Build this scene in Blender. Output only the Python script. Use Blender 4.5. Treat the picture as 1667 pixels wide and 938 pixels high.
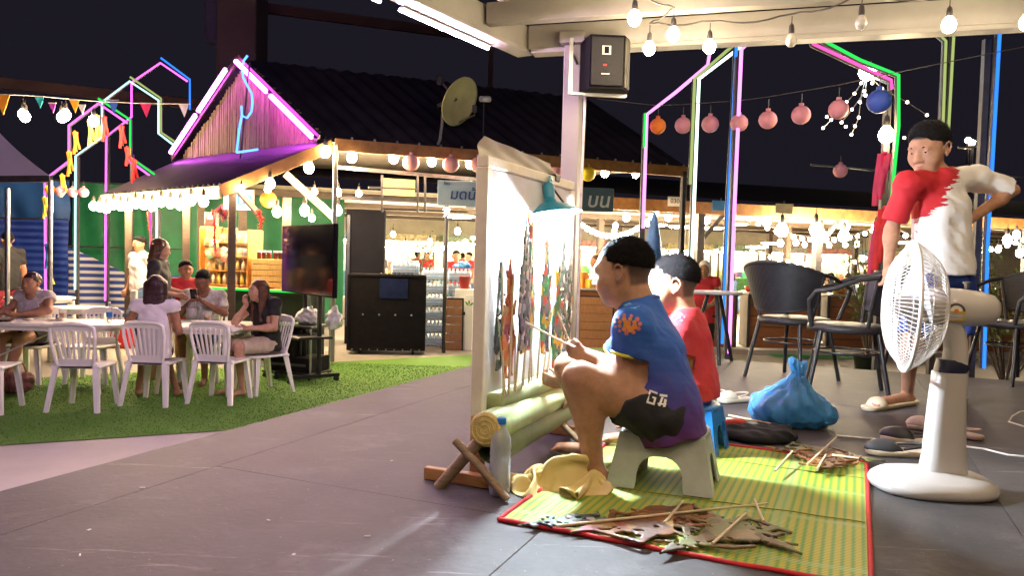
import bpy, bmesh, math, random
import numpy as np
from mathutils import Vector, Matrix
from mathutils.bvhtree import BVHTree
random.seed(7); RNG = np.random.RandomState(5)
for _o in list(bpy.data.objects): bpy.data.objects.remove(_o)
SC = bpy.context.scene; COL = SC.collection
PI = math.pi; R = math.radians
# ------------------------------------------------------------------ camera
STAGE = 0.78                      # the dark stage floor stands this high above the grass
CAMZ = STAGE + 0.73               # photographer crouches on the stage
FPX = 1250.0; IW, IH = 1667.0, 938.0
PITCH, ROLL = R(-2.25), R(1.5)
_f = np.array([0, math.cos(PITCH), math.sin(PITCH)])
_r0 = np.array([1.0, 0, 0]); _u0 = np.cross(_r0, _f)
_r = _r0*math.cos(ROLL) + _u0*math.sin(ROLL); _u = np.cross(_r, _f)
cam = bpy.data.cameras.new('camera'); camo = bpy.data.objects.new('camera', cam); COL.objects.link(camo)
cam.sensor_width = 36.0; cam.lens = FPX/IW*36.0; cam.clip_start = .05; cam.clip_end = 600
camo.matrix_world = Matrix(((_r[0], _u[0], -_f[0], 0), (_r[1], _u[1], -_f[1], 0), (_r[2], _u[2], -_f[2], CAMZ), (0, 0, 0, 1)))
SC.camera = camo
# ------------------------------------------------------------------ night sky, moon, exposure
w = bpy.data.worlds.new('World'); SC.world = w; w.use_nodes = True
_nt = w.node_tree; _bg = _nt.nodes['Background']
_sky = _nt.nodes.new('ShaderNodeTexSky'); _sky.sky_type = 'NISHITA'; _sky.sun_disc = False
_sky.sun_elevation = R(-3.0); _sky.sun_rotation = R(200); _sky.air_density = 1.2; _sky.dust_density = 3.0; _sky.ozone_density = 2.0
_tint = _nt.nodes.new('ShaderNodeMix'); _tint.data_type = 'RGBA'; _tint.blend_type = 'MIX'
_tint.inputs['Factor'].default_value = .80; _tint.inputs['B'].default_value = (.155, .135, .215, 1)   # town glow on a thin cloud deck
_nt.links.new(_sky.outputs['Color'], _tint.inputs['A']); _nt.links.new(_tint.outputs['Result'], _bg.inputs['Color'])
_bg.inputs['Strength'].default_value = .019
sun = bpy.data.lights.new('moon', 'SUN'); sun.energy = .005; sun.angle = R(12); sun.color = (.8, .86, 1)
suno = bpy.data.objects.new('moon', sun); COL.objects.link(suno); suno.rotation_euler = (R(35), 0, R(200))
SC.view_settings.view_transform = 'Standard'; SC.view_settings.look = 'None'
SC.view_settings.exposure = 2.2; SC.view_settings.gamma = 1.0; SC.view_settings.use_curve_mapping = False
SC.render.engine = 'CYCLES'; SC.cycles.use_denoising = True; SC.cycles.use_light_tree = True
SC.cycles.max_bounces = 6; SC.cycles.diffuse_bounces = 3; SC.cycles.glossy_bounces = 3; SC.cycles.transmission_bounces = 6
SC.cycles.sample_clamp_indirect = 4.0; SC.cycles.caustics_reflective = False; SC.cycles.caustics_refractive = False
# ------------------------------------------------------------------ surveying helpers
def V(*a): return np.array(a, float)
def nrm(a): a = np.asarray(a, float); return a/np.linalg.norm(a)
def ray(px, py): return _f + (px-IW/2)/FPX*_r + (IH/2-py)/FPX*_u
def at(px, py, Y): d = ray(px, py); return V(0, 0, CAMZ) + d*(Y/d[1])
def gnd(px, py, z=STAGE): d = ray(px, py); return V(0, 0, CAMZ) + d*((z-CAMZ)/d[2])
ORD = 'first second third fourth fifth sixth seventh eighth ninth tenth eleventh twelfth thirteenth fourteenth fifteenth sixteenth seventeenth eighteenth nineteenth twentieth'.split()
# ------------------------------------------------------------------ object helpers
def tag(o, label=None, cat=None, group=None, kind=None):
    if label: o['label'] = label
    if cat: o['category'] = cat
    if group: o['group'] = group
    if kind: o['kind'] = kind
    return o
def thing(name, label, cat, loc=(0, 0, 0), rz=0, group=None):
    o = bpy.data.objects.new(name, None); COL.objects.link(o); o.empty_display_size = .1
    o.location = Vector([float(x) for x in loc]); o.rotation_euler = (0, 0, rz)
    return tag(o, label, cat, group)
def place(name, me, parent=None, loc=None, rot=None, label=None, cat=None, group=None, kind=None):
    o = bpy.data.objects.new(name, me); COL.objects.link(o)
    if parent is not None: o.parent = parent
    if loc is not None: o.location = Vector([float(x) for x in loc])
    if rot is not None: o.rotation_euler = rot
    return tag(o, label, cat, group, kind)
def copy_tree(o, parent=None):
    c = o.copy(); COL.objects.link(c); c.parent = parent
    for ch in list(o.children): copy_tree(ch, c)
    return c
def frame_to(z, x=None):
    z = nrm(z); a = V(0, 0, 1) if abs(z[2]) < .95 else V(1, 0, 0)
    x = nrm(np.cross(a, z)) if x is None else nrm(np.asarray(x) - z*np.dot(x, z)); return x, np.cross(z, x), z
class MB:
    """collects shapes, builds ONE mesh object"""
    def __init__(s): s.v = []; s.f = []; s.m = []; s.sm = []
    def _add(s, vs, fs, mi=0, sm=False):
        n = len(s.v); s.v += [tuple(float(c) for c in p) for p in vs]
        for f in fs: s.f.append([i+n for i in f]); s.m.append(mi); s.sm.append(sm)
        return s
    def box(s, c, size, ax=None, mi=0, bev=0):
        c = np.asarray(c, float); h = np.asarray(size, float)/2
        A = np.eye(3) if ax is None else np.array([nrm(a) for a in ax])
        if bev <= 0:
            vs = [c + A[0]*h[0]*i + A[1]*h[1]*j + A[2]*h[2]*k for i in (-1, 1) for j in (-1, 1) for k in (-1, 1)]
            return s._add(vs, [(0, 1, 3, 2), (4, 6, 7, 5), (0, 4, 5, 1), (2, 3, 7, 6), (0, 2, 6, 4), (1, 5, 7, 3)], mi)
        b = min(bev, min(h)*.9)
        vs = []; idx = {}
        for i in (-1, 1):
            for j in (-1, 1):
                for k in (-1, 1):
                    for q in range(3):
                        o = [h[0]*i, h[1]*j, h[2]*k]
                        for t in range(3):
                            if t != q: o[t] -= b*(i, j, k)[t]
                        idx[(i, j, k, q)] = len(vs); vs.append(c + A[0]*o[0] + A[1]*o[1] + A[2]*o[2])
        fs = []
        for q in range(3):
            for sg in (-1, 1):
                t1, t2 = (q+1) % 3, (q+2) % 3; ring = []
                for a, bb in ((-1, -1), (1, -1), (1, 1), (-1, 1)):
                    k = [0, 0, 0]; k[q] = sg; k[t1] = a; k[t2] = bb; ring.append(idx[(k[0], k[1], k[2], q)])
                fs.append(ring if sg > 0 else ring[::-1])
        for q in range(3):
            t1, t2 = (q+1) % 3, (q+2) % 3
            for a in (-1, 1):
                for bb in (-1, 1):
                    k0 = [0, 0, 0]; k0[q] = -1; k0[t1] = a; k0[t2] = bb; k1 = list(k0); k1[q] = 1
                    r_ = [idx[(*k0, t1)], idx[(*k1, t1)], idx[(*k1, t2)], idx[(*k0, t2)]]
                    fs.append(r_ if a*bb < 0 else r_[::-1])
        for i in (-1, 1):
            for j in (-1, 1):
                for k in (-1, 1):
                    r_ = [idx[(i, j, k, q)] for q in range(3)]; fs.append(r_ if i*j*k > 0 else r_[::-1])
        return s._add(vs, fs, mi)
    def bar(s, p0, p1, wd, ht, up=(0, 0, 1), mi=0, bev=0):
        p0 = np.asarray(p0, float); p1 = np.asarray(p1, float); d = p1-p0; L = np.linalg.norm(d); x = d/L
        up = np.asarray(up, float)
        if abs(np.dot(up, x)) > .98: up = V(0, 1, 0)
        y = nrm(np.cross(up, x)); z = np.cross(x, y)
        return s.box((p0+p1)/2, (L, wd, ht), (x, y, z), mi, bev)
    def cyl(s, p0, p1, r0, r1=None, n=12, mi=0, cap=True, sm=True):
        r1 = r0 if r1 is None else r1; p0 = np.asarray(p0, float); p1 = np.asarray(p1, float)
        x, y, z = frame_to(p1-p0); vs = []
        for p, r in ((p0, r0), (p1, r1)):
            for i in range(n): a = 2*PI*i/n; vs.append(p + x*r*math.cos(a) + y*r*math.sin(a))
        s._add(vs, [(i, (i+1) % n, n+(i+1) % n, n+i) for i in range(n)], mi, sm)
        if cap: s._add(vs, [tuple(range(n))[::-1], tuple(range(n, 2*n))], mi, False)
        return s
    def tube(s, pts, r, n=8, mi=0, cap=True, closed=False):
        P = [np.asarray(p, float) for p in pts]; m = len(P); rr = r if hasattr(r, '__len__') else [r]*m
        x = None; vs = []
        for i in range(m):
            if closed: t = P[(i+1) % m]-P[i-1]
            else: t = P[min(i+1, m-1)]-P[max(i-1, 0)]
            t = nrm(t)
            if x is None: x = frame_to(t)[0]
            x = x - t*np.dot(x, t); x = nrm(x); y = np.cross(t, x)
            for k in range(n): a = 2*PI*k/n; vs.append(P[i] + x*rr[i]*math.cos(a) + y*rr[i]*math.sin(a))
        fs = []
        for i in range(m if closed else m-1):
            j = (i+1) % m
            for k in range(n): fs.append((i*n+k, i*n+(k+1) % n, j*n+(k+1) % n, j*n+k))
        s._add(vs, fs, mi, True)
        if cap and not closed: s._add(vs, [tuple(range(n))[::-1], tuple(range((m-1)*n, m*n))], mi)
        return s
    def lathe(s, prof, n=24, c=(0, 0, 0), ax=(0, 0, 1), mi=0, rad=None, sm=True, cap=False):
        x, y, z = frame_to(ax); c = np.asarray(c, float); vs = []; m = len(prof)
        for j, (r, h) in enumerate(prof):
            for i in range(n):
                a = 2*PI*i/n; q = 1 if rad is None else rad(a, h); vs.append(c + x*r*q*math.cos(a) + y*r*q*math.sin(a) + z*h)
        s._add(vs, [(j*n+i, j*n+(i+1) % n, (j+1)*n+(i+1) % n, (j+1)*n+i) for j in range(m-1) for i in range(n)], mi, sm)
        if cap: s._add(vs, [tuple(range(n))[::-1], tuple(range((m-1)*n, m*n))], mi)
        return s
    def ball(s, c, r, n=14, m=9, mi=0):
        r = r if hasattr(r, '__len__') else (r, r, r); c = np.asarray(c, float); vs = []
        for j in range(m+1):
            t = PI*j/m
            for i in range(n): a = 2*PI*i/n; vs.append(c+V(r[0]*math.sin(t)*math.cos(a), r[1]*math.sin(t)*math.sin(a), -r[2]*math.cos(t)))
        return s._add(vs, [(j*n+i, j*n+(i+1) % n, (j+1)*n+(i+1) % n, (j+1)*n+i) for j in range(m) for i in range(n)], mi, True)
    def prism(s, pts, d, mi=0):
        """polygon pts (3d, planar, any order) extruded by vector d"""
        n = len(pts); P = [np.asarray(p, float) for p in pts]; d = np.asarray(d, float); vs = P+[p+d for p in P]
        nn = sum((np.cross(P[i]-P[0], P[(i+1) % n]-P[0]) for i in range(1, n-1)), V(0, 0, 0)); flip = np.dot(nn, d) > 0
        fs = [tuple(range(n)), tuple(range(n, 2*n))[::-1]] + [(i, i+n, (i+1) % n+n, (i+1) % n) for i in range(n)]
        return s._add(vs, [f[::-1] for f in fs] if flip else fs, mi)
    def sheet(s, fn, nu, nv, mi=0, thick=0, sm=True):
        vs = [fn(i/nu, j/nv) for j in range(nv+1) for i in range(nu+1)]; k = nu+1
        fs = [(j*k+i, j*k+i+1, (j+1)*k+i+1, (j+1)*k+i) for j in range(nv) for i in range(nu)]
        s._add(vs, fs, mi, sm)
        return s
    def mesh(s, name, mats, bevel=None):
        me = bpy.data.meshes.new(name); me.from_pydata(s.v, [], s.f)
        for m in (mats if isinstance(mats, (list, tuple)) else [mats]): me.materials.append(m)
        me.polygons.foreach_set('material_index', s.m); me.polygons.foreach_set('use_smooth', s.sm); me.update()
        return me
    def build(s, name, mats, parent=None, off=None, **kw):
        if off is not None: s.v = [(a-off[0], b-off[1], c-off[2]) for a, b, c in s.v]
        return place(name, s.mesh(name, mats), parent, **kw)
# ------------------------------------------------------------------ materials
def mat(name, col, rough=.5, metal=0., nz=(8., .25), bump=None, spec=.5, trans=0., sss=0., coat=0., col2=None, alpha=1., ior=1.45, stretch=(1, 1, 1)):
    m = bpy.data.materials.new(name); m.use_nodes = True; nt = m.node_tree; b = nt.nodes['Principled BSDF']
    b.inputs['Roughness'].default_value = rough; b.inputs['Metallic'].default_value = metal
    b.inputs['Specular IOR Level'].default_value = spec; b.inputs['Transmission Weight'].default_value = trans
    b.inputs['Coat Weight'].default_value = coat; b.inputs['IOR'].default_value = ior; b.inputs['Alpha'].default_value = alpha
    if sss: b.inputs['Subsurface Weight'].default_value = sss; b.inputs['Subsurface Radius'].default_value = (.012, .005, .003); b.inputs['Subsurface Scale'].default_value = 1.0
    tc = nt.nodes.new('ShaderNodeTexCoord'); mp = nt.nodes.new('ShaderNodeMapping'); mp.inputs['Scale'].default_value = stretch
    nt.links.new(tc.outputs['Object'], mp.inputs['Vector'])
    n = nt.nodes.new('ShaderNodeTexNoise'); n.inputs['Scale'].default_value = nz[0]; n.inputs['Detail'].default_value = 5; n.inputs['Roughness'].default_value = .62
    nt.links.new(mp.outputs['Vector'], n.inputs['Vector'])
    cr = nt.nodes.new('ShaderNodeValToRGB'); cr.color_ramp.elements[0].position = .3; cr.color_ramp.elements[1].position = .72
    c = np.array(col, float); c2 = np.array(col2, float) if col2 is not None else np.clip(c*(1+nz[1]), 0, 1); c1 = c if col2 is not None else c*(1-nz[1])
    cr.color_ramp.elements[0].color = (*c1, 1); cr.color_ramp.elements[1].color = (*c2, 1)
    nt.links.new(n.outputs['Fac'], cr.inputs['Fac']); nt.links.new(cr.outputs['Color'], b.inputs['Base Color'])
    mr = nt.nodes.new('ShaderNodeMapRange'); mr.inputs['To Min'].default_value = max(0, rough-.08); mr.inputs['To Max'].default_value = min(1, rough+.1)
    nt.links.new(n.outputs['Fac'], mr.inputs['Value']); nt.links.new(mr.outputs['Result'], b.inputs['Roughness'])
    if bump:
        n2 = nt.nodes.new('ShaderNodeTexNoise'); n2.inputs['Scale'].default_value = bump[0]; n2.inputs['Detail'].default_value = 4
        nt.links.new(mp.outputs['Vector'], n2.inputs['Vector']); bp = nt.nodes.new('ShaderNodeBump'); bp.inputs['Strength'].default_value = bump[1]; bp.inputs['Distance'].default_value = .01
        nt.links.new(n2.outputs['Fac'], bp.inputs['Height']); nt.links.new(bp.outputs['Normal'], b.inputs['Normal'])
    return m
def glow(name, col, s):
    m = bpy.data.materials.new(name); m.use_nodes = True; nt = m.node_tree; nt.nodes.clear()
    e = nt.nodes.new('ShaderNodeEmission'); e.inputs['Color'].default_value = (*col, 1); e.inputs['Strength'].default_value = s
    o = nt.nodes.new('ShaderNodeOutputMaterial'); nt.links.new(e.outputs[0], o.inputs['Surface']); return m
def clear(name, tint, solid=.25, rough=.08):
    m = bpy.data.materials.new(name); m.use_nodes = True; nt = m.node_tree; b = nt.nodes['Principled BSDF']; out = nt.nodes['Material Output']
    b.inputs['Base Color'].default_value = (*tint, 1); b.inputs['Roughness'].default_value = rough
    tr = nt.nodes.new('ShaderNodeBsdfTransparent'); tr.inputs[0].default_value = (*[min(1, .8+.2*x) for x in tint], 1)
    lw = nt.nodes.new('ShaderNodeLayerWeight'); lw.inputs['Blend'].default_value = .35; n = nt.nodes.new('ShaderNodeTexNoise'); n.inputs['Scale'].default_value = 30
    mr = nt.nodes.new('ShaderNodeMath'); mr.operation = 'MULTIPLY_ADD'; mr.inputs[1].default_value = .55; mr.inputs[2].default_value = solid*.75; ad = nt.nodes.new('ShaderNodeMath'); ad.operation = 'MULTIPLY_ADD'; ad.inputs[1].default_value = solid*.5
    nt.links.new(lw.outputs['Fresnel'], mr.inputs[0]); nt.links.new(n.outputs['Fac'], ad.inputs[0]); nt.links.new(mr.outputs[0], ad.inputs[2])
    mx = nt.nodes.new('ShaderNodeMixShader'); nt.links.new(ad.outputs[0], mx.inputs[0]); nt.links.new(tr.outputs[0], mx.inputs[1]); nt.links.new(b.outputs[0], mx.inputs[2]); nt.links.new(mx.outputs[0], out.inputs['Surface']); return m
def nodes_of(m): return m.node_tree, m.node_tree.nodes, m.node_tree.links, m.node_tree.nodes['Principled BSDF']
def wood(name, c1, c2, stretch=(3, 3, 30), rough=.5):
    return mat(name, c1, rough, nz=(4., .2), col2=c2, bump=(10, .25), stretch=stretch)
M = {}
M['floor'] = mat('stage_board', (.046, .041, .042), .62, nz=(2.2, .3), col2=(.10, .089, .09), bump=(45, .12), spec=.3)
def worn(m, dark, pale):      # broad stains, pale scuffs and grit on the boards
    nt, nd, lk, b = nodes_of(m); tc = nd.new('ShaderNodeTexCoord'); old = b.inputs['Base Color'].links[0].from_socket
    for sc_, det, lo, hi, col, amt, st in ((.8, 7, .46, .70, dark, .7, (1, 1, 1)), (2.6, 9, .56, .76, pale, .4, (1, 1, 1)), (7., 7, .62, .68, pale, .45, (.25, 2.2, 1)), (70., 2, .70, .74, pale, .5, (1, 1, 1)), (42., 2, .69, .74, dark, .6, (1, 1, 1))):
        mp = nd.new('ShaderNodeMapping'); mp.inputs['Scale'].default_value = st; mp.inputs['Rotation'].default_value = (0, 0, sc_); n = nd.new('ShaderNodeTexNoise'); n.inputs['Scale'].default_value = sc_; n.inputs['Detail'].default_value = det; n.inputs['Roughness'].default_value = .7
        mr = nd.new('ShaderNodeMapRange'); mr.inputs['From Min'].default_value = lo; mr.inputs['From Max'].default_value = hi; mr.inputs['To Max'].default_value = amt; mx = nd.new('ShaderNodeMix'); mx.data_type = 'RGBA'; mx.inputs['B'].default_value = (*col, 1)
        lk.new(tc.outputs['Object'], mp.inputs[0]); lk.new(mp.outputs[0], n.inputs['Vector']); lk.new(n.outputs['Fac'], mr.inputs['Value']); lk.new(mr.outputs[0], mx.inputs['Factor']); lk.new(old, mx.inputs['A']); old = mx.outputs['Result']
    lk.new(old, b.inputs['Base Color'])
worn(M['floor'], (.02, .018, .018), (.24, .215, .21))
M['concrete'] = mat('concrete', (.24, .215, .19), .75, nz=(1.3, .2), col2=(.33, .3, .27), bump=(30, .2))
M['pale_paving'] = mat('pale_paving', (.42, .38, .36), .7, nz=(2, .2), col2=(.52, .48, .45), bump=(30, .15))
M['turf'] = mat('turf_base', (.08, .20, .025), .95, nz=(.9, .2), col2=(.125, .26, .035), bump=(160, .3))
M['cream'] = mat('cream_paint', (.36, .338, .29), .45, nz=(3, .1), bump=(8, .05))
M['ceiling'] = mat('ceiling_sheet', (.38, .34, .27), .5, nz=(2, .15))
M['white_plastic'] = mat('white_plastic', (.82, .80, .78), .32, nz=(6, .06), bump=(60, .03))
M['white_wood'] = mat('white_paint', (.74, .66, .52), .5, nz=(9, .12), bump=(20, .1))
M['raw_wood'] = wood('raw_wood', (.36, .17, .06), (.52, .27, .1))
M['stick'] = wood('stick_wood', (.2, .13, .075), (.34, .24, .15))
M['cane'] = wood('cane', (.55, .45, .28), (.7, .6, .42))
M['black_metal'] = mat('black_metal', (.012, .011, .013), .38, nz=(10, .3))
M['black_plastic'] = mat('black_plastic', (.009, .008, .010), .8, spec=.08, nz=(12, .3), bump=(80, .05))
M['black_gloss'] = mat('black_gloss', (.008, .007, .009), .07, nz=(2, .3))
M['dark_cabinet'] = mat('dark_cabinet', (.008, .008, .012), .8, spec=.08, nz=(3, .3), bump=(40, .06))
M['steel'] = mat('steel', (.45, .45, .46), .35, 1., nz=(14, .15))
M['dark_steel'] = mat('dark_steel', (.06, .055, .06), .45, .3, nz=(9, .3))
M['post_wood'] = wood('post_wood', (.05, .032, .022), (.11, .075, .05))
M['fascia'] = wood('fascia_board', (.2, .085, .025), (.36, .17, .05), (2, 2, 2))
M['panel_wood'] = wood('panel_wood', (.2, .075, .03), (.34, .14, .06), (2, 2, 18))
M['slat_wood'] = wood('slat_wood', (.25, .11, .055), (.38, .19, .1), (18, 2, 2))
M['crate_wood'] = wood('crate_wood', (.5, .3, .09), (.66, .43, .16), (14, 3, 3))
M['bamboo'] = wood('bamboo_slat', (.2, .13, .085), (.42, .3, .2), (8, 8, 1.5))
M['roof_sheet'] = mat('roof_sheet', (.07, .06, .075), .4, .2, nz=(2.5, .3))
M['dark_roof'] = mat('dark_roof', (.036, .031, .044), .95, spec=.04, nz=(1.5, .3))
M['tower'] = mat('dark_tower', (.06, .04, .05), .8, nz=(1, .2))
M['white_cloth'] = mat('white_cloth', (.74, .72, .72), .85, nz=(5, .07), bump=(9, .35))
M['calico'] = mat('calico', (.6, .55, .5), .9, nz=(6, .1), bump=(14, .4))
M['towel'] = mat('towel', (.66, .5, .2), .95, nz=(9, .1), col2=(.76, .61, .3), bump=(300, .12))
M['red_plastic'] = mat('red_plastic', (.5, .02, .02), .3, nz=(5, .1))
M['blue_plastic'] = mat('blue_plastic', (.02, .16, .55), .28, nz=(5, .1), bump=(60, .03))
M['grey_plastic'] = mat('grey_plastic', (.46, .48, .47), .4, nz=(9, .16), bump=(60, .06))
M['teal'] = mat('teal_enamel', (.03, .26, .42), .3, nz=(5, .1))
M['fan_plastic'] = mat('fan_plastic', (.47, .43, .41), .3, nz=(4, .05), coat=.2)
M['wire_white'] = mat('wire_white', (.72, .68, .64), .35)
M['navy'] = mat('navy_trim', (.015, .016, .045), .4)
M['rubber'] = mat('rubber', (.015, .015, .016), .7)
M['cable'] = mat('white_cable', (.7, .66, .6), .5)
M['foliage'] = mat('foliage', (.07, .13, .025), .6, nz=(9, .3), col2=(.2, .22, .06))
M['bulb'] = glow('bulb_glow', (1, .79, .52), 52.)
M['bulb_kiosk'] = glow('bulb_kiosk_glow', (1, .74, .42), 76.)
M['bulb_far'] = glow('bulb_far_glow', (1, .80, .52), 80.)
M['bulb_off'] = mat('bulb_off', (.75, .72, .6), .15, trans=.4)
M['socket'] = mat('bulb_socket', (.05, .045, .04), .5)
M['cool'] = glow('cool_glow', (.8, .93, 1), 40.)
# ------------------------------------------------------------------ signed-distance modelling for bodies, bags, cut leather
def smin(a, b, k):
    if k <= 0: return np.minimum(a, b)
    h = np.maximum(k-np.abs(a-b), 0)/k
    return np.minimum(a, b)-h*h*k*.25
class Field:
    def __init__(s): s.p = []
    def cap(s, a, b, ra, rb=None, k=.02, op=1): s.p.append(('c', np.asarray(a, float), np.asarray(b, float), ra, ra if rb is None else rb, k, op)); return s
    def ell(s, c, r, ax=None, k=.02, op=1): s.p.append(('e', np.asarray(c, float), np.asarray(r, float), np.eye(3) if ax is None else np.array(ax, float), 0, k, op)); return s
    def cut(s, p, n): s.p.append(('h', np.asarray(p, float), nrm(n), 0, 0, 0, 0)); return s     # keeps the side n points away from
    def cutcap(s, p, n, a, b, r):      # plane cut acting only near the capsule a-b
        s.p.append(('hc', np.asarray(p, float), nrm(n), (np.asarray(a, float), np.asarray(b, float), r), 0, 0, 0)); return s
    def disp(s, fn): s.p.append(('d', fn, 0, 0, 0, 0, 0)); return s
    def mesh(s, h, name, mats):
        lo = V(9e9, 9e9, 9e9); hi = -lo
        for q in s.p:
            if q[0] == 'c' and q[6] > 0: r = max(q[3], q[4]); lo = np.minimum(lo, np.minimum(q[1], q[2])-r); hi = np.maximum(hi, np.maximum(q[1], q[2])+r)
            if q[0] == 'e' and q[6] > 0: r = max(q[2]); lo = np.minimum(lo, q[1]-r); hi = np.maximum(hi, q[1]+r)
        lo -= 3*h; hi += 3*h; n = np.ceil((hi-lo)/h).astype(int)+1
        ax = [(lo[i]+h*np.arange(n[i])).astype(np.float32) for i in range(3)]
        D = np.full(n, 1., np.float32)
        def sub(a, b, m):
            i0 = np.clip(np.floor((a-m-lo)/h).astype(int), 0, n-1); i1 = np.clip(np.ceil((b+m-lo)/h).astype(int)+1, 1, n)
            return tuple(slice(i0[i], i1[i]) for i in range(3))
        for q in s.p:
            if q[0] in 'ce':
                k = q[5]; mg = k+4*h
                if q[0] == 'c': r = max(q[3], q[4]); sl = sub(np.minimum(q[1], q[2])-r, np.maximum(q[1], q[2])+r, mg)
                else: r = max(q[2]); sl = sub(q[1]-r, q[1]+r, mg)
                X = ax[0][sl[0]][:, None, None]; Y = ax[1][sl[1]][None, :, None]; Z = ax[2][sl[2]][None, None, :]
                if q[0] == 'c':
                    a, b = q[1].astype(np.float32), q[2].astype(np.float32); ba = b-a; L = float(ba@ba)+1e-9
                    t = np.clip(((X-a[0])*ba[0]+(Y-a[1])*ba[1]+(Z-a[2])*ba[2])/L, 0, 1)
                    d = np.sqrt((X-a[0]-t*ba[0])**2+(Y-a[1]-t*ba[1])**2+(Z-a[2]-t*ba[2])**2) - (q[3]+(q[4]-q[3])*t)
                else:
                    c = q[1].astype(np.float32); A = q[3].astype(np.float32); rr = q[2].astype(np.float32)
                    x, y, z = X-c[0], Y-c[1], Z-c[2]
                    l = [A[i][0]*x+A[i][1]*y+A[i][2]*z for i in range(3)]
                    k0 = np.sqrt(sum((l[i]/rr[i])**2 for i in range(3))); k1 = np.sqrt(sum((l[i]/rr[i]**2)**2 for i in range(3)))+1e-6
                    d = k0*(k0-1)/k1
                if q[6] > 0: D[sl] = smin(D[sl], d, k)
                else: D[sl] = -smin(-D[sl], d, k)
            elif q[0] in ('h', 'hc'):
                X = ax[0][:, None, None]; Y = ax[1][None, :, None]; Z = ax[2][None, None, :]; p, m_ = q[1], q[2]
                pl = (X-p[0])*m_[0]+(Y-p[1])*m_[1]+(Z-p[2])*m_[2]
                if q[0] == 'hc':
                    a, b, r = q[3]; ba = b-a; L = float(ba@ba)+1e-9
                    t = np.clip(((X-a[0])*ba[0]+(Y-a[1])*ba[1]+(Z-a[2])*ba[2])/L, 0, 1)
                    d = np.sqrt((X-a[0]-t*ba[0])**2+(Y-a[1]-t*ba[1])**2+(Z-a[2]-t*ba[2])**2)-r
                    D = np.where(d < 0, np.maximum(D, pl), D)
                else: D = np.maximum(D, pl)
            elif q[0] == 'd':
                X = ax[0][:, None, None]; Y = ax[1][None, :, None]; Z = ax[2][None, None, :]
                D = D + q[1](X, Y, Z).astype(np.float32)
        D[0] = D[-1] = 1; D[:, 0] = D[:, -1] = 1; D[:, :, 0] = D[:, :, -1] = 1
        return surfnet(D, lo, V(h, h, h), name, mats)
def surfnet(D, lo, h, name, mats):
    S = D < 0; n = np.array(D.shape)
    c = np.zeros(n-1, np.int8)
    cs = [(i, j, k) for i in (0, 1) for j in (0, 1) for k in (0, 1)]
    for i, j, k in cs: c += S[i:n[0]-1+i, j:n[1]-1+j, k:n[2]-1+k]
    act = (c > 0) & (c < 8); I = np.argwhere(act); N = len(I)
    idx = np.full(n-1, -1, np.int32); idx[act] = np.arange(N)
    acc = np.zeros((N, 3)); cnt = np.zeros(N)
    for a in cs:
        for axx in range(3):
            if a[axx]: continue
            b = list(a); b[axx] = 1
            da = D[I[:, 0]+a[0], I[:, 1]+a[1], I[:, 2]+a[2]]; db = D[I[:, 0]+b[0], I[:, 1]+b[1], I[:, 2]+b[2]]
            cr = (da < 0) != (db < 0); t = np.where(cr, da/np.where(cr, da-db, 1), 0)
            p = np.tile(np.array(a, float), (N, 1)); p[:, axx] += t; acc += p*cr[:, None]; cnt += cr
    P = (I+acc/cnt[:, None])*h+lo
    F = []
    for axx in range(3):
        o1, o2 = (axx+1) % 3, (axx+2) % 3
        a = [slice(None)]*3; b = [slice(None)]*3; a[axx] = slice(0, -1); b[axx] = slice(1, None)
        e = np.argwhere(S[tuple(a)] != S[tuple(b)]); e = e[(e[:, o1] > 0) & (e[:, o2] > 0) & (e[:, o1] < n[o1]-1) & (e[:, o2] < n[o2]-1)]
        s0 = S[e[:, 0], e[:, 1], e[:, 2]]; q = []
        for d1, d2 in ((-1, -1), (0, -1), (0, 0), (-1, 0)):
            g = e.copy(); g[:, o1] += d1; g[:, o2] += d2; q.append(idx[g[:, 0], g[:, 1], g[:, 2]])
        q = np.stack(q, 1); q = np.where(s0[:, None], q, q[:, ::-1]); F.append(q)
    F = np.concatenate(F)
    me = bpy.data.meshes.new(name); me.vertices.add(N); me.vertices.foreach_set('co', P.astype(np.float32).ravel())
    me.loops.add(F.size); me.loops.foreach_set('vertex_index', F.ravel().astype(np.int32))
    me.polygons.add(len(F)); me.polygons.foreach_set('loop_start', (np.arange(len(F))*4).astype(np.int32))
    me.polygons.foreach_set('use_smooth', np.ones(len(F), bool))
    for m in (mats if isinstance(mats, (list, tuple)) else [mats]): me.materials.append(m)
    me.update(calc_edges=True); return me
def recentre(me, c):
    n = len(me.vertices); a = np.zeros(n*3, np.float32); me.vertices.foreach_get('co', a); a = a.reshape(-1, 3)-np.asarray(c, np.float32)
    me.vertices.foreach_set('co', a.ravel().astype(np.float32)); me.update(); return me
def ripple(amp, wl, seed=0):
    r = np.random.RandomState(seed); ks = [(nrm(r.randn(3))*2*PI/(wl*(.6+.9*r.rand())), r.rand()*6.3) for _ in range(5)]
    def fn(X, Y, Z):
        o = 0
        for k, ph in ks: o = o+np.sin(X*k[0]+Y*k[1]+Z*k[2]+ph)
        return amp*o/2.2
    return fn
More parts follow.
